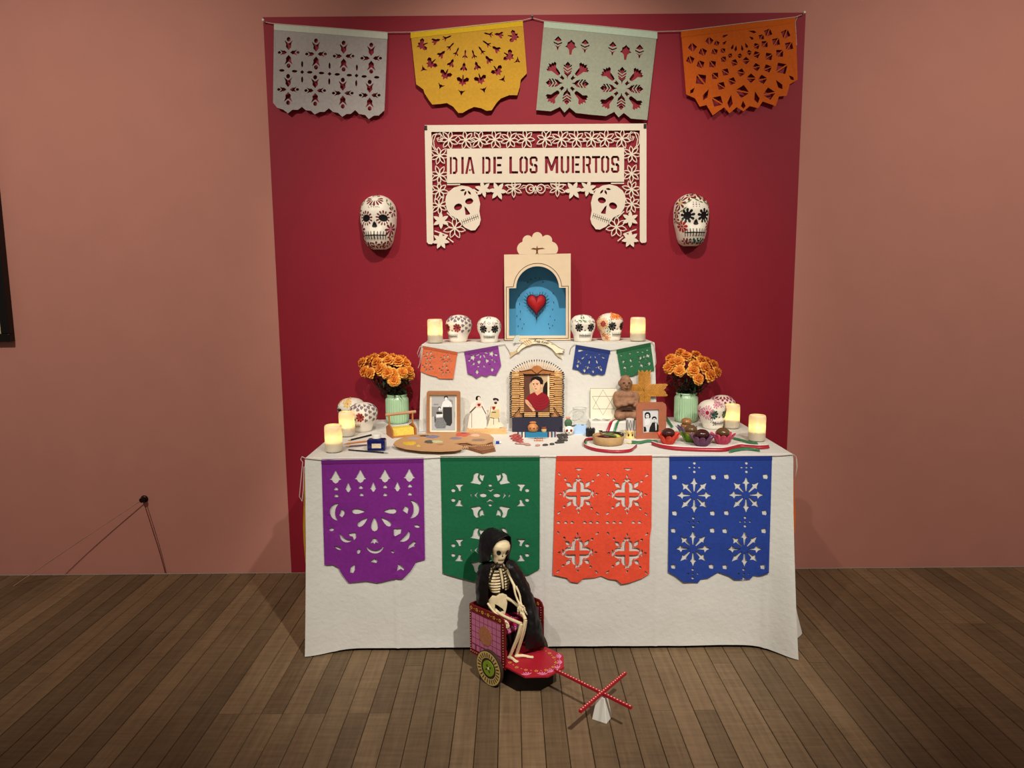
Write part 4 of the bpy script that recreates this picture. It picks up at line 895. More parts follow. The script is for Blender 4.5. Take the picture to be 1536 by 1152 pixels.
def vase(label, base, heads, cf, side):
    r = thing('ribbed_vase', label, 'vase', base, 0, 'mint green ribbed vases')
    R = .0525; h = .135
    pr_ = [(.040, 0), (.047, .003), (.0505, .012), (R, .022), (R, .112), (.0505, .119), (.046, .123), (.0455, .127), (.0475, .130), (.0475, .134), (.0455, .136), (.042, .134), (.040, .12), (.040, .02), (0, .018)]
    MB().lathe(pr_, 120, flute=lambda a, z, i: (.0014 * cos(a * 30) if 2 <= i <= 4 else 0)).build('body', glaze(), r, smooth=50)
    b0 = Vector(base) + Vector((0, 0, .115)); q = MB(); rk = random.Random(side * 7 + 9)
    for i, (x, y, dy) in enumerate(heads):
        px, py = cf(x, y); p = ony(px, py, base[1] + dy); d = (p - b0)
        fn_ = Vector((d.x * 3.0, -.32 - dy * -2.2 - .15, d.z * 1.1 + .02)).normalized(); fn_ = Vector((d.x * 2.6, min(-.08, dy * 2 - .16), max(.05, (p.z - base[2] - .19)) * 2.4)).normalized()
        f = thing('marigold', 'orange marigold bloom in the ' + side_name(side) + ' vase', 'flower', p, 0, 'marigolds in the ' + side_name(side) + ' vase')
        Q = Vector((0, 0, 1)).rotation_difference(fn_)
        o = link('flower_head', HM[rk.randrange(4)], ptm, f); o.rotation_mode = 'QUATERNION'; o.rotation_quaternion = Q @ Quaternion((0, 0, 1), rk.uniform(0, 6)); k = rk.uniform(.95, 1.15); o.scale = (k, k, k)
        mid = (b0 + p) / 2 + Vector((d.x * .12, 0, -.015)); st = [b0 - p, mid - p, -fn_ * .006 * 1]
        MB().tube([b0 - p + Vector((rk.uniform(-.02, .02), rk.uniform(-.02, .02), -.03)), mid - p, -fn_ * .012, Vector((0, 0, 0))], .0016, 5).build('stem', leafm, f)
    for i in range(520):
        t = rk.uniform(.05, 1); hx = rk.choice(heads); px, py = cf(hx[0], hx[1]); p = ony(px, py, base[1] + hx[2]); c0 = b0.lerp(p, t * .86) + Vector((rk.gauss(0, .016), rk.gauss(0, .012), rk.gauss(-.008, .01)))
        if c0.z < base[2] + .135: c0.z = base[2] + .135 + rk.uniform(0, .01)
        d = Vector((rk.gauss(0, 1), rk.gauss(0, .7) - .2, rk.gauss(.1, .6))).normalized(); s = d.cross(Vector((0, 0, 1)));
        if s.length < .1: continue
        s.normalize(); L_ = rk.uniform(.018, .036); w_ = rk.uniform(.003, .0055)
        q.add([c0, c0 + d * L_ * .4 + s * w_, c0 + d * L_ - Vector((0, 0, .004)), c0 + d * L_ * .4 - s * w_], [(0, 1, 2, 3)])
    o = q.build('marigold_foliage', leafm); o['kind'] = 'stuff'; tag(o, 'dark green leaves under the marigolds in the ' + side_name(side) + ' vase', 'leaves')
def side_name(s): return 'left' if s == 0 else 'right'
vb = onz(596.5, 634, T); vb.z = T
vase('mint green ribbed vase of marigolds left of the rear tier', vb, [(220, 225, -.02), (380, 165, .02), (520, 130, .03), (600, 190, -.03), (740, 205, -.02), (850, 235, 0), (250, 355, -.05), (335, 375, -.07), (480, 315, -.06), (590, 375, -.08), (665, 385, -.07), (800, 370, -.05), (890, 340, -.02), (680, 480, -.085), (430, 225, -.04), (905, 400, -.01), (300, 200, .0), (650, 160, .03), (790, 175, .03)], crop(520, 520, 9.6), 0)
vb = onz(1028.5, 632, T); vb.z = T
vase('mint green ribbed vase of marigolds right of the rear tier', vb, [(290, 175, .01), (390, 118, .03), (275, 262, -.03), (378, 292, -.07), (368, 205, -.04), (440, 150, .0), (540, 140, .03), (595, 190, -.01), (530, 240, -.05), (512, 292, -.07), (630, 262, -.05), (680, 335, -.06), (712, 238, .01), (745, 305, -.02), (565, 370, -.085), (480, 165, .03), (320, 215, -.03), (640, 200, .02)], crop(960, 510, 6.4), 1)
# ================================================================ things on the lower table
random.seed(31)
tan = mat('tan_wood', srgb(186, 132, 84), .55, .15, 14, .1, 120, stretch=(6, 6, 1)); redw = mat('reddish_wood', srgb(164, 112, 76), .5, .15, 14, stretch=(1, 6, 6))
def ctr(px, py, Z=T): return onz(px, py, Z)
def flat(parent, name, poly, cf, Y, base, d0, th, m, kind=None):
    """a flat printed or cut piece standing in the plane y = Y, d0 metres in front of it"""
    o = MB().prism(poly, lambda x, y, d: ony(*cf(x, y), Y) + Vector((0, -d0 - th + d, 0)) - base, th).build(name, m, parent)
    return o
def flats(parent, name, polys, cf, Y, base, d0, th, m):
    q = MB()
    for P in polys: q.prism(P, lambda x, y, d: ony(*cf(x, y), Y) + Vector((0, -d0 - th + d, 0)) - base, th)
    return q.build(name, m, parent)
g_ = lambda v, nm=None: mat('print_grey_%d' % v, srgb(v, v, v), .45)
def rrect(x0, y0, x1, y1, r, n=5):
    P = []
    for cx, cy, a in ((x1 - r, y0 + r, -PI / 2), (x1 - r, y1 - r, 0), (x0 + r, y1 - r, PI / 2), (x0 + r, y0 + r, PI)):
        P += [(cx + r * cos(a + PI / 2 * i / n), cy + r * sin(a + PI / 2 * i / n)) for i in range(n + 1)]
    return P
# ---- wooden photo frame
c = crop(620, 580, 14.4); b0 = ctr(665, 649.6); Y = b0.y
ph = thing('photo_frame', 'tan wooden photo frame with an old black and white picture of a couple', 'photo frame', b0)
inner = rrect(352, 168, 946, 980, 26)
o = cut_sheet('frame', rrect(292, 95, 1015, 1002, 46), [inner], lambda x, y: ony(*c(x, y), Y) - b0, redw, ph, None, .018)
flat(ph, 'mat_board', rrect(345, 160, 952, 985, 26), c, Y, b0, -.004, .003, mat('cream_card', srgb(244, 232, 206), .7))
flat(ph, 'print', [(395, 200), (905, 200), (905, 945), (395, 945)], c, Y, b0, -.0008, .0004, g_(178))
flats(ph, 'print_background', [[(395, 430), (540, 440), (560, 620), (395, 650)], [(440, 370), (545, 370), (545, 395), (440, 400)], [(770, 265), (850, 300), (850, 390), (815, 360)], [(890, 540), (905, 540), (905, 660), (890, 660)]], c, Y, b0, -.0004, .0003, g_(140))
flats(ph, 'print_dark_shapes', [elli(706, 240, 46, 44), [(640, 440), (832, 440), (838, 780), (800, 850), (700, 830), (640, 800)], elli(562, 470, 34, 40), [(490, 560), (520, 540), (620, 545), (640, 640), (600, 600), (520, 600)], [(455, 640), (480, 640), (490, 780), (460, 780)]], c, Y, b0, -.0002, .0003, g_(52))
flats(ph, 'print_light_shapes', [elli(708, 262, 34, 34), [(640, 330), (690, 290), (750, 290), (820, 340), (840, 430), (800, 445), (790, 400), (780, 440), (640, 440), (610, 520), (590, 500), (615, 400)], elli(565, 485, 24, 32), [(490, 600), (640, 590), (632, 650), (500, 665)]], c, Y, b0, .0000, .0003, g_(232))
flats(ph, 'print_patterned_skirt', [[(490, 680), (640, 670), (720, 800), (690, 900), (500, 900), (460, 840)]], c, Y, b0, -.0001, .0003, mat('print_mottled_grey', srgb(128, 130, 132), .5, .5, 260))
# ---- paper couple
c = crop(690, 585, 16.46); b0 = ctr(729, 651.6); Y = b0.y
cp = thing('paper_couple', 'cut out paper couple, long white dress and tan suit, on a wooden strip', 'figurine', b0)
MB().prism([(165, 955), (1145, 945), (1150, 1100), (170, 1110)], lambda x, y, d: ony(*c(x, y), Y) + Vector((0, d, 0)) - b0, .02).build('wooden_strip', mat('light_plywood', srgb(222, 176, 122), .6, .1, 30, stretch=(1, 8, 8)), cp)
dressp = [(185, 940), (230, 640), (300, 520), (240, 580), (235, 480), (290, 330), (380, 280), (430, 260), (500, 265), (560, 310), (600, 420), (680, 560), (620, 600), (660, 760), (655, 930), (560, 960), (420, 980), (270, 965)]
w_ = flat(cp, 'woman_cutout', dressp, c, Y, b0, -.004, .002, mat('ivory_paper', srgb(232, 222, 208), .8, .05, 80))
mp_ = [(700, 560), (730, 440), (790, 380), (860, 350), (950, 340), (1000, 420), (990, 620), (960, 700), (1000, 800), (1085, 880), (1000, 915), (930, 965), (800, 965), (640, 940), (690, 860), (740, 700), (720, 660)]
m_ = flat(cp, 'man_cutout', mp_, c, Y, b0, -.004, .002, mat('ivory_paper_two', srgb(230, 216, 190), .8, .1, 80))
for par, nm, ps, col in ((w_, 'hair', [elli(448, 190, 60, 46), elli(420, 215, 36, 42)], (30, 24, 24)), (m_, 'hat', [elli(885, 240, 76, 42, .2), elli(880, 320, 38, 30)], (28, 22, 22)), (w_, 'face', [elli(468, 212, 34, 44)], (236, 208, 190)), (m_, 'face', [elli(880, 272, 42, 28)], (196, 166, 160)), (w_, 'heart', [[(430, 345), (452, 330), (470, 345), (490, 325), (510, 345), (500, 385), (468, 412), (435, 385)]], (128, 24, 28)), (m_, 'heart', [[(795, 420), (815, 400), (840, 415), (865, 400), (876, 430), (850, 480), (830, 492), (800, 465)]], (150, 26, 24)), (w_, 'blouse', [[(395, 320), (430, 300), (530, 310), (545, 400), (520, 440), (400, 435), (385, 400)]], (240, 196, 180)), (w_, 'shawl_edge', [bar(390, 415, 245, 560, 30), bar(540, 400, 640, 590, 18), bar(290, 560, 290, 930, 8)], (88, 74, 62)), (m_, 'jacket', [[(760, 540), (830, 500), (960, 470), (985, 640), (950, 710), (850, 700), (740, 680)]], (206, 184, 134)), (m_, 'jacket_edges', [bar(790, 550, 890, 550, 20), bar(735, 680, 850, 700, 10), bar(830, 700, 830, 860, 8), bar(950, 690, 960, 790, 14), bar(720, 660, 770, 400, 8)], (70, 60, 46))):
    d0 = {'hair': -.0018, 'hat': -.0018, 'face': -.0014, 'blouse': -.0018, 'heart': -.0012, 'jacket': -.0018}.get(nm, -.0014)
    flats(par, nm, ps, c, Y, b0, d0, .0006, mat('print_%d_%d_%d' % col, srgb(*col), .7))
q = []
for i in range(14): x = 330 + i * 34; q += [bar(x, 1030 + (i % 3) * 6, x + 18, 1012 + (i % 2) * 26, 7)]
q += [bar(210, 1005, 330, 1015, 6), bar(1040, 1010, 1110, 1020, 6)]
flats(cp, 'handwriting', q, c, Y, b0, 0, .0005, mat('print_150_96_52', srgb(176, 122, 74), .7))

# ---- portrait in a frame of sticks
c = crop(750, 500, 6.4); b0 = ctr(805.5, 647.5); Y = b0.y
po = thing('portrait_shrine', 'portrait of a person in a red shawl in a frame of burnt matchsticks', 'picture frame', b0)
def pf(x, y, d=0): return ony(*c(x, y), Y) + Vector((0, -d, 0)) - b0
MB().prism([(115, 805), (600, 800), (600, 942), (118, 945)], lambda x, y, d: pf(x, y, .014 - d), .03).build('dark_base_panel', mat('navy_black_panel', srgb(44, 42, 58), .6), po)
MB().prism([(110, 370), (600, 370), (600, 806), (110, 808)], lambda x, y, d: pf(x, y, -.002 - d), .012).build('backing_board', tan, po)
stick = mat('match_wood', srgb(224, 180, 118), .6, .15, 60); tip = mat('burnt_tips', srgb(44, 30, 26), .8); q = MB(); qt = MB(); rk = random.Random(8)
cx_, cy_ = 353, 520
def st_(a, b_, d=.004, r=.0026, tips=(1,)):
    A, B = pf(*a, d), pf(*b_, d); q.tube([A, B], r, 6)
    D = (B - A).normalized()
    for t in tips:
        P = B if t else A; s = 1 if t else -1; qt.tube([P - D * s * .002, P + D * s * .006], max(.0022, r * 1.25), 6)
for i in range(31):
    a = PI * (.12 + .76 * i / 30); x1 = cx_ - 300 * cos(a); y1 = cy_ - 262 * sin(a) + 5
    x1 = min(606, max(103, x1)); y0 = 372 if abs(x1 - cx_) > 165 else 345
    k = .55; st_((cx_ + (x1 - cx_) * .62, 395), (x1, y1), rk.uniform(.002, .005), .0015)
for i in range(26):
    y = 378 + 425 * i / 25; e = max(0, (y - 715) / 88)
    st_((190 - 60 * e, y + rk.uniform(-2, 2)), (108 + rk.uniform(-3, 3), y + rk.uniform(-2, 2)), .004, .0021); st_((516 + 60 * e, y + rk.uniform(-2, 2)), (601 + rk.uniform(-3, 3), y), .004, .0021)
for i in range(20):
    y = 395 + 360 * i / 19; st_((192, y), (228, y), .008, .0026, ()); st_((478, y), (516, y), .008, .0026, ())
for y in (762, 778, 794): st_((228, y), (345, y), .008, .0026, (0, 1)); st_((362, y), (478, y), .008, .0026, (0, 1))
o = q.build('matchsticks', stick, po, 60); o['kind'] = 'stuff'
o = qt.build('burnt_tips', tip, po, 60); o['kind'] = 'stuff'
q = MB()
for a, b_ in (((190, 715), (118, 800)), ((518, 715), (588, 800))): q.tube([pf(*a, .009), pf(*b_, .009)], .0014, 6)
for x, y in ((190, 480), (190, 600), (190, 715), (518, 480), (518, 600), (518, 715), (228, 520), (480, 520), (350, 775), (228, 388), (480, 388), (190, 362), (516, 362)): q.ell(pf(x, y, .011), .0032, 8, 6)
q.build('burnt_beads', tip, po, 60)
MB().prism([(185, 362), (240, 352), (300, 335), (325, 312), (353, 305), (382, 312), (410, 335), (465, 352), (520, 362), (520, 392), (185, 392)], lambda x, y, d: pf(x, y, .012 - d), .008).build('carved_pediment', mat('brown_carved_wood', srgb(176, 112, 62), .5, .2, 60), po, bevel=.001)
q = MB()
for a, b_ in (((188, 364), (300, 345)), ((410, 345), (520, 364)), ((300, 345), (350, 385)), ((356, 385), (408, 345)), ((232, 388), (478, 388))): q.tube([pf(*a, .0135), pf(*b_, .0135)], .0013, 6)
q.build('dark_mouldings', tip, po)
c7 = crop(770, 535, 10.016)
def pic(nm, polys, d, col, rough=.4): flats(po, nm, polys, c7, Y, b0, .004 + d * .0003, .0003, mat('portrait_%d_%d_%d' % col, srgb(*col), rough))
pic('portrait_ground', [[(163, 265), (545, 265), (545, 825), (163, 825)]], 0, (96, 62, 50))
pic('portrait_light_wall', [[(420, 268), (515, 268), (515, 600), (420, 600)], [(240, 420), (300, 300), (420, 268), (420, 500), (250, 560)]], 1, (196, 166, 128))
pic('portrait_pale_edge', [[(513, 268), (543, 268), (543, 640), (513, 640)]], 2, (236, 214, 178))
pic('portrait_dark_arch', [[(440, 560), (445, 470), (470, 400), (505, 365), (513, 400), (513, 600)]], 2, (34, 22, 22))
pic('portrait_neck', [[(330, 500), (410, 480), (440, 560), (400, 600), (330, 590)], [(175, 640), (215, 650), (270, 720), (330, 810), (300, 825), (240, 760), (180, 690)]], 3, (214, 160, 124))
pic('portrait_shawl', [[(175, 640), (230, 575), (310, 530), (360, 580), (430, 530), (500, 570), (535, 610), (530, 700), (500, 760), (440, 800), (370, 808), (310, 770), (270, 700), (230, 650)]], 4, (140, 26, 38))
pic('portrait_shawl_folds', [arcband(400, 560, r_, .35, 2.5, 9) for r_ in (70, 110, 150, 190, 225)], 5, (116, 16, 30))
pic('portrait_face', [[(275, 400), (290, 360), (330, 335), (380, 345), (405, 400), (400, 470), (375, 510), (340, 522), (310, 500), (285, 450)], elli(424, 440, 14, 28)], 5, (226, 176, 140))
pic('portrait_hair', [[(262, 390), (265, 330), (300, 300), (360, 290), (420, 310), (448, 360), (446, 410), (405, 410), (390, 365), (330, 335), (290, 350)]], 6, (30, 22, 22))
pic('portrait_features', [bar(290, 405, 318, 402, 7), bar(340, 400, 378, 398, 7), elli(306, 418, 10, 5), elli(358, 415, 12, 5), bar(322, 480, 352, 478, 9), bar(326, 430, 320, 455, 5)], 7, (84, 42, 34))
pic('portrait_skirt', [[(163, 740), (230, 760), (300, 825), (163, 825)], [(450, 800), (530, 740), (530, 825), (430, 825)]], 5, (110, 66, 46))
# ---- striped mat with two clay pots
c = crop(760, 600, 15.36)
A = onz(*c(112, 728), T); B = onz(*c(1150, 735), T); C_ = onz(*c(1150, 862), T); D = onz(*c(112, 868), T)
mt = thing('woven_mat', 'small striped woven mat lying in front of the portrait shrine', 'mat', (A + C_) / 2); m0 = (A + C_) / 2
cols = [(.0, .13, (222, 206, 196)), (.13, .16, (40, 36, 44)), (.16, .22, (196, 200, 204)), (.22, .25, (40, 36, 44)), (.25, .29, (232, 222, 204)), (.29, .31, (70, 60, 90)), (.31, .80, (42, 130, 172)), (.80, .83, (36, 34, 48)), (.83, .88, (214, 176, 172)), (.88, .91, (36, 34, 40)), (.91, .95, (176, 200, 210)), (.95, .98, (86, 34, 60)), (.98, 1.0, (214, 186, 196))]
for a, b_, col in cols:
    P = [A.lerp(B, a), A.lerp(B, b_), D.lerp(C_, b_), D.lerp(C_, a)]
    MB().add([p - m0 for p in P] + [p - m0 + Vector((0, 0, .002)) for p in P], [(3, 2, 1, 0), (4, 5, 6, 7)] + [(i, (i + 1) % 4, (i + 1) % 4 + 4, i + 4) for i in range(4)]).build('stripe', mat('wool_%d_%d_%d' % col, srgb(*col), .9, .1, 300, .4, 600), mt)
clayp = mat('painted_clay', srgb(196, 128, 74), .5, .15, 60)
p1 = onz(*c(606, 752), T) + Vector((0, .012, .002))
pot = thing('clay_jar', 'small round clay jar with a loop handled lid on the striped mat', 'jar', p1)
MB().lathe([(0, 0), (.018, 0), (.0215, .004), (.0238, .012), (.0242, .019), (.022, .027), (.016, .033), (.0135, .037), (.0145, .040), (.0165, .041), (.0165, .043), (.010, .046), (0, .048)], 28).build('body', clayp, pot, 50)
MB().tube([(-.005, 0, .046), (-.005, 0, .054), (0, 0, .0595), (.005, 0, .054), (.005, 0, .046)], .0018, 6).build('lid_handle', clayp, pot, 50)
q = MB()
for i in range(9):
    a = 2 * PI * i / 9; q.ell((.0235 * cos(a), .0235 * sin(a), .019), (.0035, .0035, .003), 8, 6)
q.build('painted_band', mat('painted_brown_cream', srgb(110, 62, 38), .6), pot)
MB().tube([(.022, 0, .022), (.027, -.002, .024), (.026, -.002, .029), (.019, 0, .030)], .002, 6).build('side_handle', clayp, pot, 50)
p2 = onz(*c(860, 755), T) + Vector((0, .008, .002))
pt2 = thing('clay_cup', 'tiny two tone clay cup beside the lidded jar', 'cup', p2)
MB().lathe([(0, 0), (.0095, 0), (.0115, .004), (.0118, .012), (.0105, .014), (0, .0135)], 20).build('cream_lower_half', mat('cream_slip', srgb(206, 176, 120), .6), pt2, 50)
MB().lathe([(.0105, .0135), (.0112, .018), (.0105, .024), (.009, .024), (.009, .016)], 20).build('brown_rim', mat('brown_slip', srgb(140, 78, 54), .6), pt2, 50)
# tiny bundle of matches
p = onz(*c(745, 955), T); mb = thing('match_bundle', 'tiny bundle of red and tan matches in front of the striped mat', 'matches', p); q = MB(); qt = MB()
for i in range(9):
    x = -.017 + i * .0042; q.tube([(x, 0, .0018), (x + rk.uniform(-.004, .004), .022, .0075)], .0014, 6); qt.ell((x + rk.uniform(-.003, .003), .022, .0085), .0019, 8, 6)
o = q.build('sticks', mat('match_pink_wood', srgb(214, 150, 120), .6, .2, 100), mb); o['kind'] = 'stuff'; o = qt.build('match_heads', tip, mb); o['kind'] = 'stuff'
p = onz(*c(720, 893), T); fe = thing('grey_feather', 'thin grey feather lying across the mat edge behind the matches', 'feather', p)
MB().prism(leafp(-.041, 0, .085, .012, 0), lambda x, y, d: (x, y, .0045 - d), .001).build('vane', mat('feather_grey', srgb(120, 128, 140), .8, .3, 200, stretch=(1, 8, 1)), fe)
MB().tube([(-.043, 0, .005), (.043, 0, .005)], .0007, 5).build('quill', mat('quill_pale', srgb(190, 186, 176), .6), fe)
# crescent of flat pebbles
redp = mat('red_stone', srgb(166, 72, 68), .5, .25, 90); blkp = mat('dark_stone', srgb(66, 60, 56), .35, .45, 90); grp = mat('pale_pink_stone', srgb(186, 140, 128), .5, .25, 90)
peb = [(205, 820, 0), (120, 850, 0), (260, 838, 0), (190, 868, 0), (300, 880, 0), (150, 905, 0), (240, 912, 0), (320, 930, 0), (190, 950, 0), (280, 962, 0), (330, 990, 0), (250, 1020, 2), (370, 1025, 2), (500, 1055, 2), (460, 1040, 2), (715, 1065, 2), (890, 1055, 1), (1045, 1036, 1), (1180, 1000, 1), (1270, 995, 1), (1230, 950, 1), (1345, 945, 1), (1250, 900, 1), (1360, 890, 1), (1220, 860, 1), (1340, 850, 1), (1200, 825, 1), (1290, 815, 1), (1370, 825, 1)]
for i, (x, y, k) in enumerate(peb):
    p = onz(*c(x, y), T); s = (5.6, 5.6, 5.4)[k] * .001 * rk.uniform(.9, 1.2) * 2.0
    o = MB().ell((0, 0, .0042), (s, s * .62, .0042), 12, 8, fn=lambda d: 1 + .12 * noise.noise(d * 1.7 + Vector((i, 0, 0)))).build('pebble', (redp, blkp, grp)[k], smooth=70)
    o.location = p; o.rotation_euler.z = rk.uniform(-.5, .5)
    tag(o, ('flat red pebble in the left end of the pebble crescent before the portrait', 'flat black pebble in the right half of the pebble crescent before the portrait', 'pale pinkish pebble at the front of the pebble crescent')[k], 'pebble', ('red pebbles', 'black pebbles', 'pale pebbles')[k] + ' of the crescent')

# ---- wooden caddy with handle
c = crop(480, 515, 6.58)
a_b, a_f, b_f = onz(*c(615, 905), T), onz(*c(712, 940), T), onz(*c(990, 930), T); uy = (a_b - a_f); W_ = uy.length; uy.normalize(); uy = (uy + Vector((.12, .2, 0))).normalized(); ux = Vector((uy.y, -uy.x, 0)); L_ = .108
tr = thing('wooden_caddy', 'small wooden carrier with dowel handle holding a yellow block', 'caddy', a_f + ux * L_ / 2 + uy * W_ / 2, math.atan2(ux.y, ux.x))
cw = mat('orange_wood', srgb(190, 122, 66), .55, .15, 20, stretch=(6, 1, 6)); spk = mat('speckled_wood', srgb(176, 104, 56), .6, .35, 220)
for s in (-1, 1):
    pr5 = [(-W_ / 2, 0), (W_ / 2, 0), (W_ / 2, .036), (W_ * .1, .050), (-W_ * .1, .050), (-W_ / 2, .036)]
    e = MB().prism(pr5, lambda y, z, d: (s * (L_ / 2 - .003) - .003 + d, y, z), .006).build('end_panel', spk, tr, bevel=.001)
    MB().box((s * (L_ / 2 - .003), 0, .070), (.005, .012, .05)).build('upright', cw, tr, bevel=.001)
MB().tube([(-L_ / 2 - .012, 0, .094), (L_ / 2 + .012, 0, .098)], .0065, 12).build('dowel_handle', mat('pale_dowel', srgb(190, 146, 110), .6, .15, 30), tr, 50)
MB().box((0, 0, .004), (L_ - .006, W_ * .95, .006)).build('bottom_board', cw, tr)
MB().box((0, -W_ * .30, .020), (L_ - .014, .005, .032), Matrix.Rotation(-.25, 4, 'X')).build('yellow_panel', mat('speckled_yellow', srgb(232, 204, 84), .6, .25, 260), tr, bevel=.001)
MB().box((0, W_ * .30, .020), (L_ - .014, .005, .032), Matrix.Rotation(.25, 4, 'X')).build('yellow_panel', mat('speckled_yellow', srgb(232, 204, 84), .6, .25, 260), tr, bevel=.001)
MB().box((0, 0, .034), (L_ - .018, W_ * .5, .006)).build('yellow_lid', mat('speckled_yellow', srgb(232, 204, 84), .6, .25, 260), tr, bevel=.001)

# ---- pencils and ink bottle
c = crop(430, 650, 11.815)
def pencil(label, a, b_, z, col, r=.0036):
    A, B = onz(*c(*a), T + z), onz(*c(*b_), T + z); M_ = (A + B) / 2; d = (B - A).normalized(); t = thing('pencil', label, 'pencil', M_ - Vector((0, 0, 0)), 0, 'pencils beside the ink bottle')
    MB().tube([A - M_ + d * .014, B - M_], r, 6).build('shaft', mat('pencil_%d_%d_%d' % col, srgb(*col), .4), t)
    MB().tube([A - M_ + d * .014, A - M_ + d * .003], [r, r * .35], 6).build('sharpened_tip', mat('pencil_tip_wood', srgb(206, 160, 120), .7), t)
    MB().tube([A - M_ + d * .003, A - M_], [r * .35, r * .05], 6).build('lead', mat('pencil_lead', (.02, .02, .02), .5), t)
pencil('black pencil lying farthest back beside the ink bottle', (1085, 128), (1500, 28), .004, (26, 20, 24))
pencil('tan pencil lying in the middle beside the ink bottle', (1005, 190), (1420, 138), .004, (190, 120, 62))
pencil('brown pencil lying nearest the table edge beside the ink bottle', (1045, 235), (1420, 205), .004, (86, 52, 58))
p = onz(564, 677, T) + Vector((0, .022, 0)); ib = thing('ink_bottle', 'square dark blue ink bottle with white cap near the left table edge', 'bottle', p)
ibm = mat('cobalt_ink_glass', srgb(14, 20, 82), .12, spec=.6)
MB().box((0, 0, .0225), (.070, .042, .045)).build('body', ibm, ib, bevel=.005); MB().lathe([(.0, .045), (.0155, .045), (.0155, .048)], 20).build('neck', ibm, ib)
MB().lathe([(0, .048), (.0165, .048), (.0165, .062), (.015, .064), (0, .064)], 24, flute=lambda a, z, i: .0004 * cos(a * 24)).build('cap', mat('white_plastic', srgb(226, 222, 212), .4), ib, 40)
MB().box((.002, -.0212, .021), (.036, .0006, .018)).build('label', mat('cream_label', srgb(220, 200, 168), .7, .2, 200), ib)
A, B = onz(*c(1095, 292), T + .004), onz(583, 679.5, T + .004); M_ = (A + B) / 2; d = (B - A).normalized()
pn = thing('dip_pen', 'dark slim pen lying along the front of the ink bottle', 'pen', M_)
MB().tube([A - M_, B - M_ - d * .02], [.0025, .0035], 8).build('holder', mat('pen_black', (.02, .02, .03), .3), pn, 50)
MB().tube([B - M_ - d * .02, B - M_ - d * .012, B - M_], [.0032, .0028, .0004], 8).build('steel_nib', mat('pen_steel', (.5, .5, .52), .3, metal=1), pn, 50)

# ---- palette and what it lies on
c = crop(590, 570, 8.533); PZ = T + .0165
pal_o = [(0, 822), (30, 785), (100, 750), (200, 720), (400, 692), (640, 680), (900, 670), (1100, 675), (1230, 700), (1285, 745), (1265, 790), (1190, 818), (1080, 826), (1000, 822), (930, 802), (860, 804), (810, 812), (772, 824), (820, 828), (875, 842), (898, 858), (880, 882), (800, 903), (600, 914), (350, 905), (150, 880), (30, 848)]
p0 = onz(650, 666, PZ); pl_ = thing('paint_palette', 'kidney shaped wooden palette with dried paint dabs near the table edge', 'palette', p0 - Vector((0, 0, 0)))
slot = elli(598, 830, 48, 8)
bmq = cut_sheet('board', pal_o, [slot], lambda x, y: onz(*c(x, y), PZ) - p0, mat('palette_wood', srgb(194, 148, 102), .5, .08, 20, stretch=(1, 6, 1)), pl_, None, .004)
for nm, (x, y, rx, ry), col in [('lilac_paint', (262, 745, 70, 18), (176, 160, 160)), ('blue_grey_paint', (490, 725, 88, 20), (124, 124, 146)), ('black_paint', (405, 716, 75, 9), (48, 42, 44)), ('dark_green_paint', (450, 790, 56, 22), (76, 82, 70)), ('pale_green_paint', (560, 788, 70, 17), (196, 202, 158)), ('yellow_paint', (215, 808, 96, 26), (226, 188, 62)), ('yellow_paint', (322, 842, 26, 14), (214, 190, 90)), ('violet_grey_paint', (796, 746, 76, 16), (140, 126, 136)), ('taupe_paint', (1095, 768, 92, 18), (150, 122, 100)), ('red_paint', (880, 696, 96, 26), (206, 88, 70)), ('dark_red_paint', (905, 685, 60, 10), (150, 30, 34)), ('peach_paint', (1050, 708, 56, 16), (240, 186, 156))]:
    q = MB(); rk2 = random.Random(x); P = [(x + rx * (1 + .25 * rk2.uniform(-1, 1)) * cos(2 * PI * i / 18), y + ry * (1 + .25 * rk2.uniform(-1, 1)) * sin(2 * PI * i / 18)) for i in range(18)]
    lo = [onz(*c(*p), PZ + .002) - p0 for p in P]; ce = onz(*c(x, y), PZ + .002) - p0
    mid = [ce.lerp(l, .7) + Vector((0, 0, rk2.uniform(.001, .0022))) for l in lo]
    q.add(lo + mid + [ce + Vector((0, 0, .002))], [(i, (i + 1) % 18, (i + 1) % 18 + 18, i + 18) for i in range(18)] + [(i + 18, (i + 1) % 18 + 18, 36) for i in range(18)])
    q.build(nm, mat('dab_%d_%d_%d' % col, srgb(*col), .5, .2, 150, .4, 300), pl_, 60)
bk = onz(713, 675, T); fan = thing('folded_fan', 'folded brown palm fan tucked under the right end of the palette', 'fan', bk); fm = mat('palm_brown', srgb(150, 104, 72), .7, .35, 140)
base_ = [(770, 830), (1270, 800), (1312, 918), (1140, 952), (900, 880)]
for i in range(3): MB().prism(base_, lambda x, y, d: onz(*c(x - i * 8, y - i * 6), T) - bk + Vector((0, 0, .004 * i + d)), .0028).build('leaf_layer', fm, fan)
q = MB()
for i in range(16):
    t = i / 15; P = Vector((890 + 390 * t, 868 - 20 * t)); q.tube([onz(*c(P.x, P.y - 22), T + .0125) - bk, onz(*c(P.x + 14, P.y + 16), T + .004) - bk], .0016, 5); q.tube([onz(*c(P.x + 24, P.y - 22), T + .0125) - bk, onz(*c(P.x + 10, P.y + 16), T + .004) - bk], .0016, 5)
q.build('braided_edge', mat('palm_pale', srgb(206, 166, 124), .7, .2, 90), fan)['kind'] = 'stuff'
p = onz(*c(1345, 822), T); tb = thing('paint_tube', 'tiny blue paint pot with a white end beside the palette', 'paint pot', p)
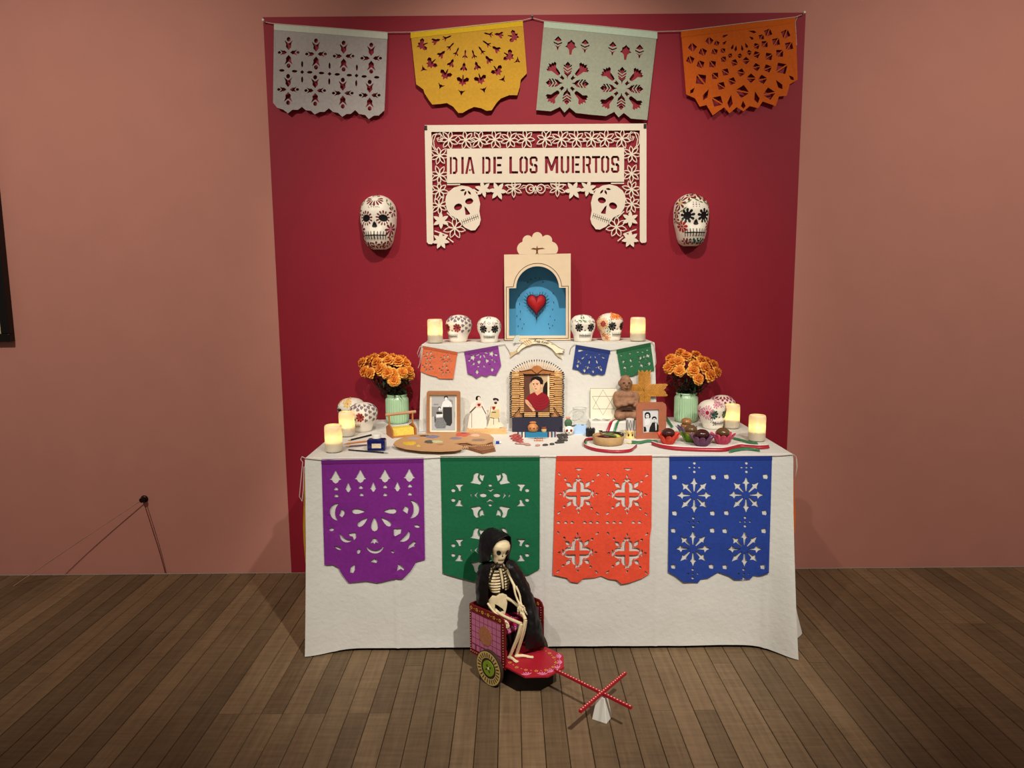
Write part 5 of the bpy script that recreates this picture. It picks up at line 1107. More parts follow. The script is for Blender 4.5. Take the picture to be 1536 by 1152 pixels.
MB().box((-.003, .006, .006), (.014, .012, .011)).build('blue_body', mat('cobalt_blue', srgb(24, 60, 150), .4), tb, bevel=.0015); MB().lathe([(0, 0), (.0045, 0), (.0045, .007), (0, .007)], 14, c=(.004, .006, .006), R=Matrix.Rotation(PI / 2, 4, 'Y')).build('white_end', mat('white_plastic', srgb(226, 222, 212), .4), tb, 40)
# ================================================================ right half of the lower table
random.seed(41)
c = crop(840, 550, 8.23)
# ---- cactus in a skull pot
p = onz(*c(112, 858), T) + Vector((0, .018, 0)); cs = thing('cactus_skull_pot', 'tiny white skull pot with a green cactus and pink flower', 'planter', p)
MB().ell((0, 0, .021), (.0205, .020, .021), 22, 16, fn=lambda d: 1 - .12 * max(0, -d.z) ** 2).build('skull_pot', bone, cs, 60)
q = MB()
for s in (-1, 1): q.ell((s * .0085, -.0175, .024), (.0055, .003, .0062), 12, 8)
q.build('red_eyes', PC['red'], cs, 60); q = MB()
for s in (-1, 1): q.ell((s * .0085, -.0200, .024), (.0024, .0018, .003), 8, 6)
q.ell((0, -.0198, .016), (.002, .001, .0025), 8, 6); q.build('dark_pupils', PC['black'], cs, 60)
MB().ell((-.002, 0, .052), (.0165, .008, .0195), 18, 12, fn=lambda d: 1 + .03 * noise.noise(d * 9)).build('cactus_pad', mat('cactus_green', srgb(70, 100, 72), .6, .3, 220), cs, 60)
MB().ell((.017, .002, .040), (.010, .004, .0035), 12, 8).build('side_leaf', mat('dark_cactus', srgb(44, 66, 46), .6), cs, 60)
q = MB()
for i in range(7):
    a = 2 * PI * i / 7; q.tube([(-.004, 0, .069), (-.004 + .008 * cos(a), .006 * sin(a), .077), (-.004 + .012 * cos(a), .008 * sin(a), .078)], [.0025, .003, .0008], 6)
q.build('blossom', mat('salmon_petal', srgb(222, 150, 120), .7, .2, 200), cs, 60)
# ---- glass of water with blue card
p = onz(*c(250, 822), T) + Vector((0, .03, 0)); gw = thing('water_glass', 'clear glass of water behind a small blue paper card', 'glass', p)
R = .031; MB().lathe([(0, .001), (R * .9, .001), (R, .004), (R, .104)], 40, cap=False).build('tumbler', clr, gw, 50)
MB().tube([(R * cos(2 * PI * i / 40), R * sin(2 * PI * i / 40), .104) for i in range(41)], .0012, 6).build('rim', mat('glass_rim', srgb(170, 184, 172), .15, spec=.6), gw, 60)
MB().lathe([(0, .085), (R - .0015, .085)], 40, cap=False).build('water', thin_glass('water', (.99, .995, .99), .10), gw, 50)
p = onz(*c(253, 832), T); bc = thing('blue_card', 'little light blue scalloped card in front of the water glass', 'card', p); Y = p.y
o = MB().prism([(172, 722), (190, 735), (210, 712), (235, 706), (255, 712), (275, 735), (300, 715), (328, 722), (326, 834), (172, 836)], lambda x, y, d: ony(*c(x, y), Y) + Vector((0, d, 0)) - p, .0015).build('card', mat('pale_blue_card', srgb(166, 196, 232), .7), bc)
MB().prism([(172, 716), (328, 716), (328, 726), (172, 728)], lambda x, y, d: ony(*c(x, y), Y) + Vector((0, .0016 + d, 0)) - p, .001).build('dark_back_flap', mat('slate_blue_card', srgb(84, 100, 124), .7), bc)
# ---- black spiky cup
p = onz(*c(380, 872), T) + Vector((0, .018, 0)); sc_ = thing('spiky_cup', 'small black cup with a jagged rim behind the oval dish', 'cup', p); bkm = mat('black_wax', srgb(24, 20, 22), .35, .3, 200, .5, 300)
MB().lathe([(0, 0), (.0165, 0), (.0185, .004), (.0185, .030), (.0165, .032), (.0155, .028), (0, .026)], 20, flute=lambda a, z, i: .0012 * cos(a * 9)).build('cup', bkm, sc_, 40)
q = MB()
for i in range(9): a = 2 * PI * i / 9; q.lathe([(.0045, 0), (.003, .006), (0, .012)], 8, c=(.0165 * cos(a), .0165 * sin(a), .027))
q.build('jagged_rim', bkm, sc_, 50)
# ---- star card on a white box, clay figure, straw cross, ribbon
bx0, bx1 = onz(*c(375, 832), T), onz(*c(905, 825), T); bxz = .052; by0 = bx0.y; by1 = by0 + .105
wb = MB().box(((bx0.x + bx1.x) / 2, (by0 + by1) / 2 + .0, T + bxz / 2), (bx1.x - bx0.x, by1 - by0, bxz)).build('cloth_block', mat('white_cotton_cloth', (0, 0, 0)), bevel=.004); tag(wb, 'low white cloth covered block under the star card and clay figure', 'plinth')
p = Vector((ony(905, 620, UY - .012).x, UY - .016, T + bxz)); stc = thing('star_card', 'pale square card with a six pointed star drawn in thin lines', 'card', p); Y = p.y
MB().prism([(372, 265), (705, 265), (705, 640), (372, 640)], lambda x, y, d: Vector((0, d, 0)) + ony(*c(x, y), Y) - p, .0015).build('card', mat('ivory_card', srgb(232, 226, 202), .7), stc)
q = MB(); tl = [bar(*a, *b_, 3.2) for a, b_ in (((530, 285), (402, 520)), ((402, 520), (672, 520)), ((672, 520), (530, 285)), ((398, 366), (664, 366)), ((664, 366), (530, 598)), ((530, 598), (398, 366)), ((372, 267), (705, 267)), ((374, 265), (374, 640)), ((703, 265), (703, 640)))]
for P in tl: q.prism(P, lambda x, y, d: ony(*c(x, y), Y) + Vector((0, -.0005 + d, 0)) - p, .0004)
q.build('star_lines', mat('pencil_line', srgb(120, 116, 96), .7), stc)
p = onz(*c(515, 668), T + bxz) ; lf = thing('dried_leaves', 'sprig of dried grey green leaves lying on the white block', 'leaves', p); q = MB()
for a, x, y, L_, col in ((3.0, -.002, 0, .040, 0), (.15, .0, -.001, .034, 1), (-.25, .012, .004, .028, 1)):
    MB().prism(leafp(x, y, L_, .013, a), lambda u, v, d: (u, v, .0055 + .002 * sin(u * 200) - d), .0009).build('leaf', mat(('sage_leaf', 'brown_grey_leaf')[col], (srgb(104, 112, 92), srgb(140, 126, 112))[col], .8, .3, 160), lf)
# clay figure
fgp = Vector((ony(939, 625, by0 + .058).x, by0 + .060, T + bxz)); cf_ = thing('clay_figure', 'seated brown clay figure with hands folded on its belly', 'figurine', fgp); q = MB(); k = .82
for ctr_, r_ in [((0, .004, .028), (.050, .036, .030)), ((0, .006, .075), (.046, .033, .045)), ((0, .006, .108), (.044, .030, .022)), ((-.004, .0, .160), (.0265, .027, .034)), ((-.002, -.003, .140), (.020, .020, .018)), ((0, .002, .128), (.020, .018, .016)), ((-.044, .0, .090), (.014, .016, .034)), ((.044, .0, .090), (.014, .016, .034)), ((-.036, -.018, .066), (.018, .018, .013)), ((.036, -.018, .066), (.018, .018, .013)), ((-.014, -.028, .070), (.022, .012, .010)), ((.014, -.030, .078), (.020, .012, .010)), ((-.030, -.024, .020), (.026, .028, .020)), ((.030, -.024, .020), (.026, .028, .020)), ((-.03, .004, .158), (.006, .007, .012)), ((.022, .004, .158), (.006, .007, .012)), ((-.002, -.028, .155), (.005, .008, .009)), ((-.002, -.024, .141), (.009, .006, .004))]:
    q.ell(ctr_, r_, 16, 12)
cl = mat('brown_fired_clay', srgb(148, 108, 82), .8, .25, 70, .5, 160)
o = q.build('body', cl, cf_); md = o.modifiers.new('remesh', 'REMESH'); md.mode = 'VOXEL'; md.voxel_size = .0028; md.use_smooth_shade = True; md = o.modifiers.new('sm', 'SMOOTH'); md.iterations = 4
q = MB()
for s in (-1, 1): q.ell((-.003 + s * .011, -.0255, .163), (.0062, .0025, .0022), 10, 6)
q.box((-.002, -.0285, .141), (.012, .003, .0016)); q.box((0, -.036, .052), (.060, .006, .010)); q.build('shaded_hollow_marks', mat('clay_recess_shade', srgb(60, 38, 28), .9), cf_)  # darker clay pieces paint the shade of eye, mouth and lap hollows
q = MB()
for i in range(7): q.tube([(-.004 - .022 + i * .0065, -.016 - .006 * (1 - abs(i - 3) / 3), .176), (-.004 - .016 + i * .0048, -.004, .191)], .0014, 5)
q.build('hair_grooves', cl, cf_)
# straw cross
cxp = Vector((ony(*c(1040, 290), UY - .022).x, UY - .022, T)); cx3 = ony(*c(1040, 290), UY - .024); stw = mat('golden_straw', srgb(214, 152, 66), .55, .25, 90, stretch=(1, 1, 1))
sc2 = thing('straw_cross', 'golden woven straw cross standing behind the brown photo frame', 'cross', cxp); o0 = cx3 - cxp
for nm, ang, L_ in (('straw_arm', 0, .088), ('straw_arm', PI / 2, .082), ('straw_arm', PI, .088), ('straw_arm', -PI / 2, .185 - .0)):
    q = MB(); n = int(L_ / .0058); M_ = Matrix.Translation(o0) @ Matrix.Rotation(-ang, 4, 'Y'); hw = .0275
    for i in range(n):
        for s in (-1, 1):
            u = .0 + i * .0058; tipx = min(L_ + (.010 if nm and ang == 0 else .003) + .004 * sin(i * 2.1), u + .030)
            q.tube([M_ @ Vector((u, -.0015 - .0012 * (i % 2), 0)), M_ @ Vector((tipx, -.0015 - .0012 * (i % 2), s * hw * min(1, (tipx - u) / .030)))], .0016, 5)
    o = q.build(nm, stw, sc2); o['kind'] = 'stuff'
    MB().box(M_ @ Vector((L_ / 2, .0025, 0)), (L_, .002, hw * 1.75), Matrix.Rotation(-ang, 4, 'Y')).build('gap_shade_plate', mat('straw_gap_shade', srgb(112, 68, 26), .7, .2, 90), sc2)  # dark plate added behind as the shaded gaps between the straws
# ribbon over the white block
rib = dict(red=mat('ribbon_red', srgb(160, 28, 46), .35, spec=.5), white=mat('ribbon_white', srgb(236, 228, 220), .4, spec=.5), green=mat('ribbon_green', srgb(46, 118, 78), .35, spec=.5))
def ribbon(label, name, path, widths, wdir, group=None):
    """path: centre points; wdir(i,t): unit width direction; stripes across the width"""
    p0 = Vector(path[0]); r = thing(name, label, 'ribbon', p0, 0, group)
    for (a, b_, col) in widths:
        A = [Vector(p) + wdir(i / (len(path) - 1)) * a - p0 for i, p in enumerate(path)]; B = [Vector(p) + wdir(i / (len(path) - 1)) * b_ - p0 for i, p in enumerate(path)]
        MB().strip(A, B).build(col + '_stripe', rib[col], r, 60, solid=.0006)
    return r
def smoothpath(P, n=8):
    out = []; P = [Vector(p) for p in P]
    for i in range(len(P) - 1):
        a, b_, c_, d = P[max(0, i - 1)], P[i], P[i + 1], P[min(len(P) - 1, i + 2)]
        for j in range(n):
            t = j / n; out.append(.5 * ((2 * b_) + (c_ - a) * t + (2 * a - 5 * b_ + 4 * c_ - d) * t * t + (3 * b_ - a - 3 * c_ + d) * t ** 3))
    return out + [P[-1]]
rx = ony(*c(650, 760), by0).x
pa = smoothpath([(rx + .030, by0 + .050, T + bxz + .002), (rx + .018, by0 + .02, T + bxz + .0025), (rx + .008, by0 - .003, T + bxz + .001), (rx + .002, by0 - .006, T + bxz - .012), (rx - .006, by0 - .012, T + .02), (rx - .012, by0 - .022, T + .003)])
ribbon('red white and green ribbon draped over the white block behind the oval dish', 'tricolour_ribbon', pa, [(-.022, -.008, 'red'), (-.008, .009, 'white'), (.009, .020, 'green')], lambda t: Vector((1, .15, 0)).normalized(), 'tricolour ribbons')
# ---- brown photo frame
p = onz(980, 658, T); Y = p.y; bf = thing('brown_photo_frame', 'brown card photo frame with rounded top and black and white portrait of two people', 'photo frame', p)
brn = mat('brown_leatherette', srgb(164, 98, 70), .6, .08, 60)
cut_sheet('frame', [(940, 500), (950, 462), (985, 440), (1270, 438), (1302, 460), (1312, 500), (1304, 893), (940, 896)], [[(1020, 530), (1215, 526), (1218, 806), (1026, 815)]], lambda x, y: ony(*c(x, y), Y) - p, brn, bf, None, .008)
MB().prism([(1010, 520), (1228, 518), (1228, 815), (1012, 825)], lambda x, y, d: ony(*c(x, y), Y) + Vector((0, .002 + d, 0)) - p, .002).build('print', g_(206), bf)
flats(bf, 'print_dark_shapes', [elli(1082, 592, 36, 32), elli(1165, 640, 30, 26), [(1098, 808), (1110, 750), (1140, 690), (1200, 690), (1216, 730), (1216, 806)], [(1034, 740), (1060, 745), (1070, 800), (1036, 806)], elli(1060, 615, 14, 26), elli(1108, 615, 12, 22)], c, Y, p, -.0018, .0004, g_(30))
flats(bf, 'print_light_shapes', [elli(1080, 612, 22, 28), elli(1165, 662, 22, 26), [(1175, 700), (1195, 690), (1192, 780), (1182, 790)], [(1045, 660), (1080, 640), (1115, 665), (1100, 720), (1050, 730)]], c, Y, p, -.0013, .0004, g_(222))
flats(bf, 'print_features', [bar(1066, 606, 1096, 606, 5), bar(1070, 628, 1090, 628, 5), bar(1152, 655, 1178, 655, 5), bar(1156, 676, 1174, 676, 6)], c, Y, p, -.0009, .0004, g_(70))
# ---- oval dish of peppers on a ribbon loop
c4 = crop(860, 590, 11.52); pc = (onz(*c4(605, 925), T) + onz(*c4(605, 800), T)) / 2; pc.z = T
pc = onz(*c4(605, 870), T)
ds = thing('oval_dish', 'round tan clay dish of red sauce, lime and green peppers', 'dish', pc); RX_ = .0635
dish = MB()
prof = [(.80, 0), (.92, .004), (.98, .018), (1.0, .033), (.985, .036), (.95, .035), (.93, .024), (.88, .018), (0, .017)]
MB().lathe([(r_ * RX_, z) for r_, z in prof], 40).build('dish_body', mat('tan_clay_dish', srgb(190, 154, 106), .7, .1, 60, .2, 200), ds, 50)
MB().lathe([(0, .0265), (.5 * RX_, .027), (.93 * RX_, .0255)], 36).build('red_sauce', mat('red_sauce', srgb(150, 78, 58), .35, .25, 60), ds, 50)
q = MB(); q.ell((.030, .012, .028), (.026, .020, .008), 18, 10); q.build('lime_half', mat('lime_flesh', srgb(186, 186, 84), .4, .2, 90), ds, 60)
for pp, col in (([(-.030, -.010, .031), (-.01, .0, .035), (.012, -.004, .034), (.030, -.014, .031)], (70, 92, 44)), ([(-.025, .012, .031), (0, .02, .033), (.02, .012, .032)], (84, 96, 50)), ([(-.046, -.012, .030), (-.02, -.022, .033), (.0, -.03, .031)], (74, 24, 30))):
    MB().tube(smoothpath(pp, 5), [.002 + .006 * sin(PI * (i + .3) / (5 * (len(pp) - 1) + 1.3)) for i in range(5 * (len(pp) - 1) + 1)], 10).build('pepper', mat('pepper_%d_%d_%d' % col, srgb(*col), .35), ds, 60)
for pp in ([(-.02, .045, .038), (.0, .040, .04), (.03, .045, .038), (.056, .03, .037)], [(.034, .032, .038), (.042, .01, .037), (.058, -.008, .036), (.060, .020, .038)], [(-.02, .044, .040), (-.03, .05, .042), (-.018, .056, .041)]):
    MB().tube(smoothpath(pp, 6), .0028, 8).build('dried_pod', mat('dried_pod_black', srgb(34, 30, 22), .6), ds, 60)
pth = smoothpath([onz(*c4(*p_), T + .004) for p_ in [(430, 800), (300, 800), (215, 820), (178, 870), (200, 925), (330, 975), (500, 1005), (700, 1020), (880, 1015), (1000, 995), (1060, 950), (1100, 915)]], 6)
def wd1(t): return Vector((0, -.30 if t > .2 else -.15, -1)).normalized() if t < .95 else Vector((0, -.3, -1)).normalized()
pth = [p_ + Vector((0, 0, .004)) for p_ in pth]
ribbon('red white and green ribbon looped in front of the round clay dish', 'tricolour_ribbon', pth, [(-.009, -.003, 'green'), (-.0052, .0005, 'white'), (-.003, .0075, 'red')] if 0 else [(-.0075, -.0055, 'white'), (-.0055, .0072, 'red')], wd1, 'tricolour ribbons')
gp = smoothpath([onz(*c4(*p_), T + .004) for p_ in [(470, 770), (380, 765), (300, 770), (235, 800), (200, 840), (215, 870)]], 6)
ribbon('short green ribbon end curling at the left of the round clay dish', 'green_ribbon', gp, [(-.012, .010, 'green')], lambda t: Vector((.6, .2 - 1.0 * t, .5)).normalized(), 'tricolour ribbons')
# ---- painted glass with yellow star base
p = onz(*c(870, 895), T) + Vector((0, .018, 0)); pg = thing('painted_glass', 'shot glass with black and white stripes and a yellow flower cup base', 'glass', p); R = .0165
MB().lathe([(0, .030), (R * .9, .030), (R, .036), (R * 1.03, .082), (R * .95, .083), (R * .90, .04), (0, .036)], 24).build('striped_glass', mat('smoky_white', srgb(212, 206, 200), .2), pg, 50)
q = MB()
for i in range(8):
    a = 2 * PI * i / 8; P = []
    for t in range(11): u = t / 10; P.append((a + .22 * sin(PI * u) + .02, .036 + .042 * u))
    for s in (1, -1):
        for t in range(10):
            V = [Vector((R * 1.035 * cos(a + s * w_), R * 1.035 * sin(a + s * w_), .036 + .043 * u)) for u, w_ in ((t / 10, .10 + .20 * sin(PI * t / 10)), ((t + 1) / 10, .10 + .20 * sin(PI * (t + 1) / 10)), ((t + 1) / 10, .02 + .10 * sin(PI * (t + 1) / 10)), (t / 10, .02 + .10 * sin(PI * t / 10)))]
            q.add(V, [(0, 1, 2, 3)])
q.build('black_stripes', inkblk, pg)
MB().lathe([(0, 0), (.020, 0), (.021, .003), (.018, .008), (.0175, .028), (.0185, .031), (0, .031)], 24).build('yellow_base', mat('pale_yellow_clay', srgb(236, 204, 128), .6, .1, 80), pg, 50)
q = MB()
for i in range(7): a = 2 * PI * i / 7 + .3; q.prism([(-.007, 0), (.007, 0), (0, .014)], lambda x, y, d: Matrix.Rotation(a, 4, 'Z') @ Vector((x, -.019 - y * .5 - d, .026 + y * .5)), .0016)
q.build('yellow_petals', mat('pale_yellow_clay', srgb(236, 204, 128), .6, .1, 80), pg)
q = MB()
for s in (-1, 1): q.ell((s * .008, -.0175, .017), (.0032, .002, .0055), 10, 8)
q.build('dark_spots', mat('brown_spots', srgb(60, 26, 16), .6), pg, 60)
p = onz(*c(905, 955), T); lt = thing('paper_flower_tag', 'tiny yellow paper flower with a green leaf below the striped glass', 'paper flower', p); q = MB()
for i in range(6): q.prism(leafp(0, 0, .020, .009, i * PI / 3 + .2), lambda x, y, d: (x - .012, y * .8 + .012, .003 + abs(x) * .05 - d), .0008)
q.build('petals', mat('butter_yellow_paper', srgb(238, 216, 150), .8), lt); MB().prism(leafp(-.008, -.004, .022, .010, .8), lambda x, y, d: (x, y, .0035 - d), .0009).build('leaf', mat('leaf_paper_green', srgb(96, 140, 84), .8), lt)
# ---- sweets in petal cups
def sweet(label, px, py, col, col2, top, zlift=.0, s=1.0, n=11):
    p = onz(px, py, T) + Vector((0, .02, 0)); r = thing('petal_cup_sweet', label, 'sweet', p, 0, 'chocolates in petal paper cups'); rk = random.Random(px)
    MB().lathe([(0, .0005), (.017 * s, .0005), (.021 * s, .012 * s), (.022 * s, .016 * s), (.020 * s, .014 * s), (.016 * s, .004), (0, .004)], 22).build('paper_cup', mat('cup_%d_%d_%d' % col, srgb(*col), .75, .1, 60), r, 50)
    q = MB()
    for i in range(n):
        a = 2 * PI * i / n + rk.uniform(-.1, .1); fl_ = rk.uniform(.85, 1.15); d = Vector((cos(a), sin(a), 0)); sd = Vector((-sin(a), cos(a), 0)); pts = []
        for t, w_ in ((0, .006), (.35, .0085), (.7, .0085), (.92, .006), (1, .0015)):
            b_ = d * ((.018 + .021 * t * fl_) * s) + Vector((0, 0, (.002 + .040 * t - .010 * t * t * fl_) * s))
            for sg in (-1, 0, 1): pts.append(b_ + sd * sg * w_ * s - d * (.002 * abs(sg)))
        q.add(pts, [(j * 3 + k_, j * 3 + k_ + 1, j * 3 + k_ + 4, j * 3 + k_ + 3) for j in range(4) for k_ in (0, 1)])
    q.build('petals', mat('petal_%d_%d_%d' % col2, srgb(*col2), .75, .15, 60), r, 60, solid=.0006)
    for zc, rr_, tc_ in top: MB().ell((0, 0, zc * s), (rr_ * s, rr_ * s, rr_ * .72 * s), 24, 16, fn=lambda d: 1 + .02 * noise.noise(d * 5)).build('chocolate', tc_, r, 70)
    return r
choc = mat('glossy_dark_chocolate', srgb(62, 30, 26), .12, .15, 40, spec=.6); milk = mat('glazed_caramel', srgb(150, 104, 62), .18, .2, 60, spec=.6); olive = mat('glossy_praline', srgb(96, 70, 42), .15, .2, 60, spec=.6)
sweet('dark chocolate in a coral red petal cup, nearest the brown photo frame', 1003.5, 667, (206, 62, 46), (224, 74, 54), [(.033, .0205, choc)], s=1.32)
sweet('pale caramel sweet in a lilac petal cup behind the other sweets', 1031, 654, (96, 84, 112), (112, 98, 130), [(.030, .020, milk), (.048, .019, milk)], s=1.2)
sweet('caramel sweet in a bright green petal cup between coral and purple cups', 1037.5, 664, (90, 130, 34), (104, 146, 40), [(.030, .0205, milk), (.042, .0215, olive)], s=1.2)
sweet('dark chocolate in a plum purple petal cup, frontmost of the sweets', 1054.5, 670, (98, 56, 86), (116, 70, 102), [(.033, .0215, choc)], s=1.36)
sweet('praline in a pink petal cup at the right end of the sweets', 1086, 667, (196, 62, 92), (206, 76, 104), [(.034, .0205, olive)], s=1.32)
c8 = crop(960, 510, 6.4)
pth = [p_ + Vector((0, 0, .004)) for p_ in smoothpath([onz(*c8(*p_), T + .005) for p_ in [(110, 1000), (200, 1028), (330, 1048), (500, 1058), (650, 1062), (800, 1062), (890, 1045), (960, 1028), (1060, 1032), (1150, 1038), (1240, 1032)]], 6)]
ribbon('red ribbon with white edge curving in front of the chocolates', 'tricolour_ribbon', pth, [(-.010, -.007, 'white'), (-.007, .0075, 'red')], lambda t: Vector((0, -.45, -1)).normalized() if t < .75 else Vector((.1, -.8, -1)).normalized(), 'tricolour ribbons')
for lb, P in (('green ribbon length lying right of the pink petal cup', [(870, 940), (960, 965), (1060, 990), (1130, 1000)]), ('green ribbon loop at the table edge under the red ribbon', [(860, 1076), (930, 1060), (1010, 1050), (1090, 1056), (1150, 1068)]), ('green ribbon end lying between the brown frame and coral cup', [(-80, 985), (0, 990), (80, 975), (170, 985)]), ('green ribbon rising behind the brown photo frame', [(240, 740), (262, 770), (285, 805), (310, 842)])):
    gp = [p_ + Vector((0, 0, .0035)) for p_ in smoothpath([onz(*c8(*p_), T + .003) for p_ in P], 6)]
    ribbon(lb, 'green_ribbon', gp, [(-.011, .011, 'green')] if 'rising' not in lb else [(-.006, .006, 'green')], (lambda t: Vector((.1, 1, .25)).normalized()) if 'rising' not in lb else (lambda t: Vector((1, .2, .2)).normalized()), 'green ribbons')

# ---- lettered scroll with clasped hand on the tier edge
c = crop(750, 500, 6.4); Y = UY - .007; p = Vector((ony(805, 520, Y).x, Y, ony(805, 535, Y).z)); scr = thing('lettered_scroll', 'cream paper scroll with a drawn hand and handwriting on the rear tier edge', 'scroll', p)
band = [(160, 158), (190, 120), (230, 85), (300, 58), (370, 52), (440, 64), (510, 95), (565, 135), (620, 158), (600, 175), (618, 188), (565, 190), (540, 196), (500, 150), (440, 112), (370, 98), (310, 104), (250, 125), (205, 152), (170, 190)]
sc_m = mat('scroll_paper', srgb(244, 230, 198), .8)
flat(scr, 'banner', band, c, Y, p, 0, .0012, sc_m)
flats(scr, 'folded_tails', [[(92, 238), (100, 200), (88, 176), (120, 182), (165, 158), (172, 188), (150, 196)], [(510, 150), (545, 196), (560, 192), (600, 250), (555, 222), (522, 190)]], c, Y, p, -.0014, .0010, mat('scroll_paper_back', srgb(204, 180, 140), .8))
flats(scr, 'drawn_hand', [[(188, 52), (215, 36), (262, 46), (305, 66), (312, 96), (290, 118), (258, 116), (225, 100), (200, 78)]], c, Y, p, .0013, .0008, mat('hand_paper', srgb(240, 214, 172), .8))
flats(scr, 'drawn_cuff', [[(125, 62), (150, 18), (182, 14), (192, 50), (180, 84), (150, 84), (130, 104)]], c, Y, p, .0012, .0008, mat('cuff_paper', srgb(206, 212, 200), .8))
ln = []
for P in (band,):
    for a, b_ in zip(P, P[1:] + P[:1]): ln.append(bar(*a, *b_, 2.6))
for a, b_ in (((230, 70), (270, 112)), ((250, 62), (288, 106)), ((270, 58), (300, 92)), ((190, 52), (262, 46)), ((200, 78), (258, 116)), ((165, 120), (185, 128)), ((490, 100), (512, 108)), ((125, 62), (150, 18)), ((150, 18), (182, 14)), ((150, 84), (130, 104))): ln.append(bar(*a, *b_, 2.6))
flats(scr, 'ink_lines', ln, c, Y, p, .0022, .0003, mat('brown_ink_line', srgb(110, 84, 56), .7))
cu = bpy.data.curves.new('text', 'FONT'); cu.body = 'Frida Kahlo'; cu.size = .020; cu.shear = .45; cu.space_character = .92; cu.align_x = 'CENTER'; to = bpy.data.objects.new('tmp', cu); COL.objects.link(to)
bpy.context.view_layer.update(); me = bpy.data.meshes.new_from_object(to.evaluated_get(bpy.context.evaluated_depsgraph_get())); bpy.data.objects.remove(to)
o = link('handwriting', me, inkblk, scr); q0 = ony(*c(392, 92), Y); o.location = q0 + Vector((0, -.0028, 0)) - p; o.rotation_euler = (PI / 2, .16, 0); o.scale = (.78, .78, .78)
# ================================================================ cart on the floor
random.seed(51)
CO = Vector((.144, -1.108, 0)); CA = math.atan2(-.714, .7)
cart = thing('painted_cart', 'small red painted two wheeled cart with a platform and pole on the floor', 'cart', CO, CA)
cred = mat('cart_red_paint', srgb(172, 30, 46), .45, .08, 40); dred = mat('cart_dark_red', srgb(112, 20, 20), .5, .08, 40); cpink = mat('cart_pink_paint', srgb(196, 112, 146), .5, .08, 60)
gold = mat('cart_gold_paint', srgb(206, 160, 66), .5); hotp = mat('cart_magenta_paint', srgb(206, 40, 96), .45); pale = mat('cart_pale_pink', srgb(236, 150, 196), .5); cblk = mat('cart_black_paint', srgb(26, 18, 18), .55)
wine_ = mat('cart_wine_line', srgb(110, 34, 66), .5); dots = mat('cart_cream_dots', srgb(236, 206, 170), .5)
PT = .088
octo = [(-.336, -.099), (-.0545, -.099), (0, -.040), (0, .040), (-.0545, .099), (-.336, .099)]
MB().prism(octo, lambda x, y, d: (x, y, PT - .008 + d), .008).build('platform', cred, cart, bevel=.0015)
MB().prism([(-.31, -.078), (-.112, -.080), (-.056, -.022), (-.056, .045), (-.10, .080), (-.31, .080)], lambda x, y, d: (x, y, .004 + d), PT - .013).build('black_underbody', cblk, cart)
def floral(q, x, y, z, r, n, up):
    for i in range(n):
        a = 2 * PI * i / n; q.prism(elli(x + r * cos(a), y + r * sin(a), r * .5, r * .5, 0, 7), lambda u, v, d: up(u, v, z + d), .0006)
q = MB(); idv = lambda u, v, d: (u, v, d)
ring_pts = [(-.155, -.072), (-.115, -.078), (-.080, -.068), (-.050, -.048), (-.030, -.020), (-.026, .012), (-.040, .042), (-.068, .062), (-.10, .074), (-.14, .078)]
for i, (x, y) in enumerate(ring_pts): floral(q, x, y, PT, .0045, 5, idv)
for (x0, y0), (x1, y1) in zip(ring_pts[:-1], ring_pts[1:]): q.prism(elli((x0 + x1) / 2, (y0 + y1) / 2, .0022, .0022, 0, 7), lambda u, v, d: (u, v, PT + d), .0006)
q.build('gold_flower_ring', gold, cart)
q = MB()
for (x, y, a) in [(-.058, -.086, 2.6), (-.022, -.048, 2.3), (-.012, .02, PI), (-.03, .055, -2.4), (-.06, .085, -2.3), (-.012, -.012, PI)]:
    for k in range(-2, 3): q.prism(drop(x - .006 * cos(a), y - .006 * sin(a), .021, .0045, a + k * .5), lambda u, v, d: (u, v, PT + d), .0006)
q.build('pink_leaf_sprays', pale, cart)
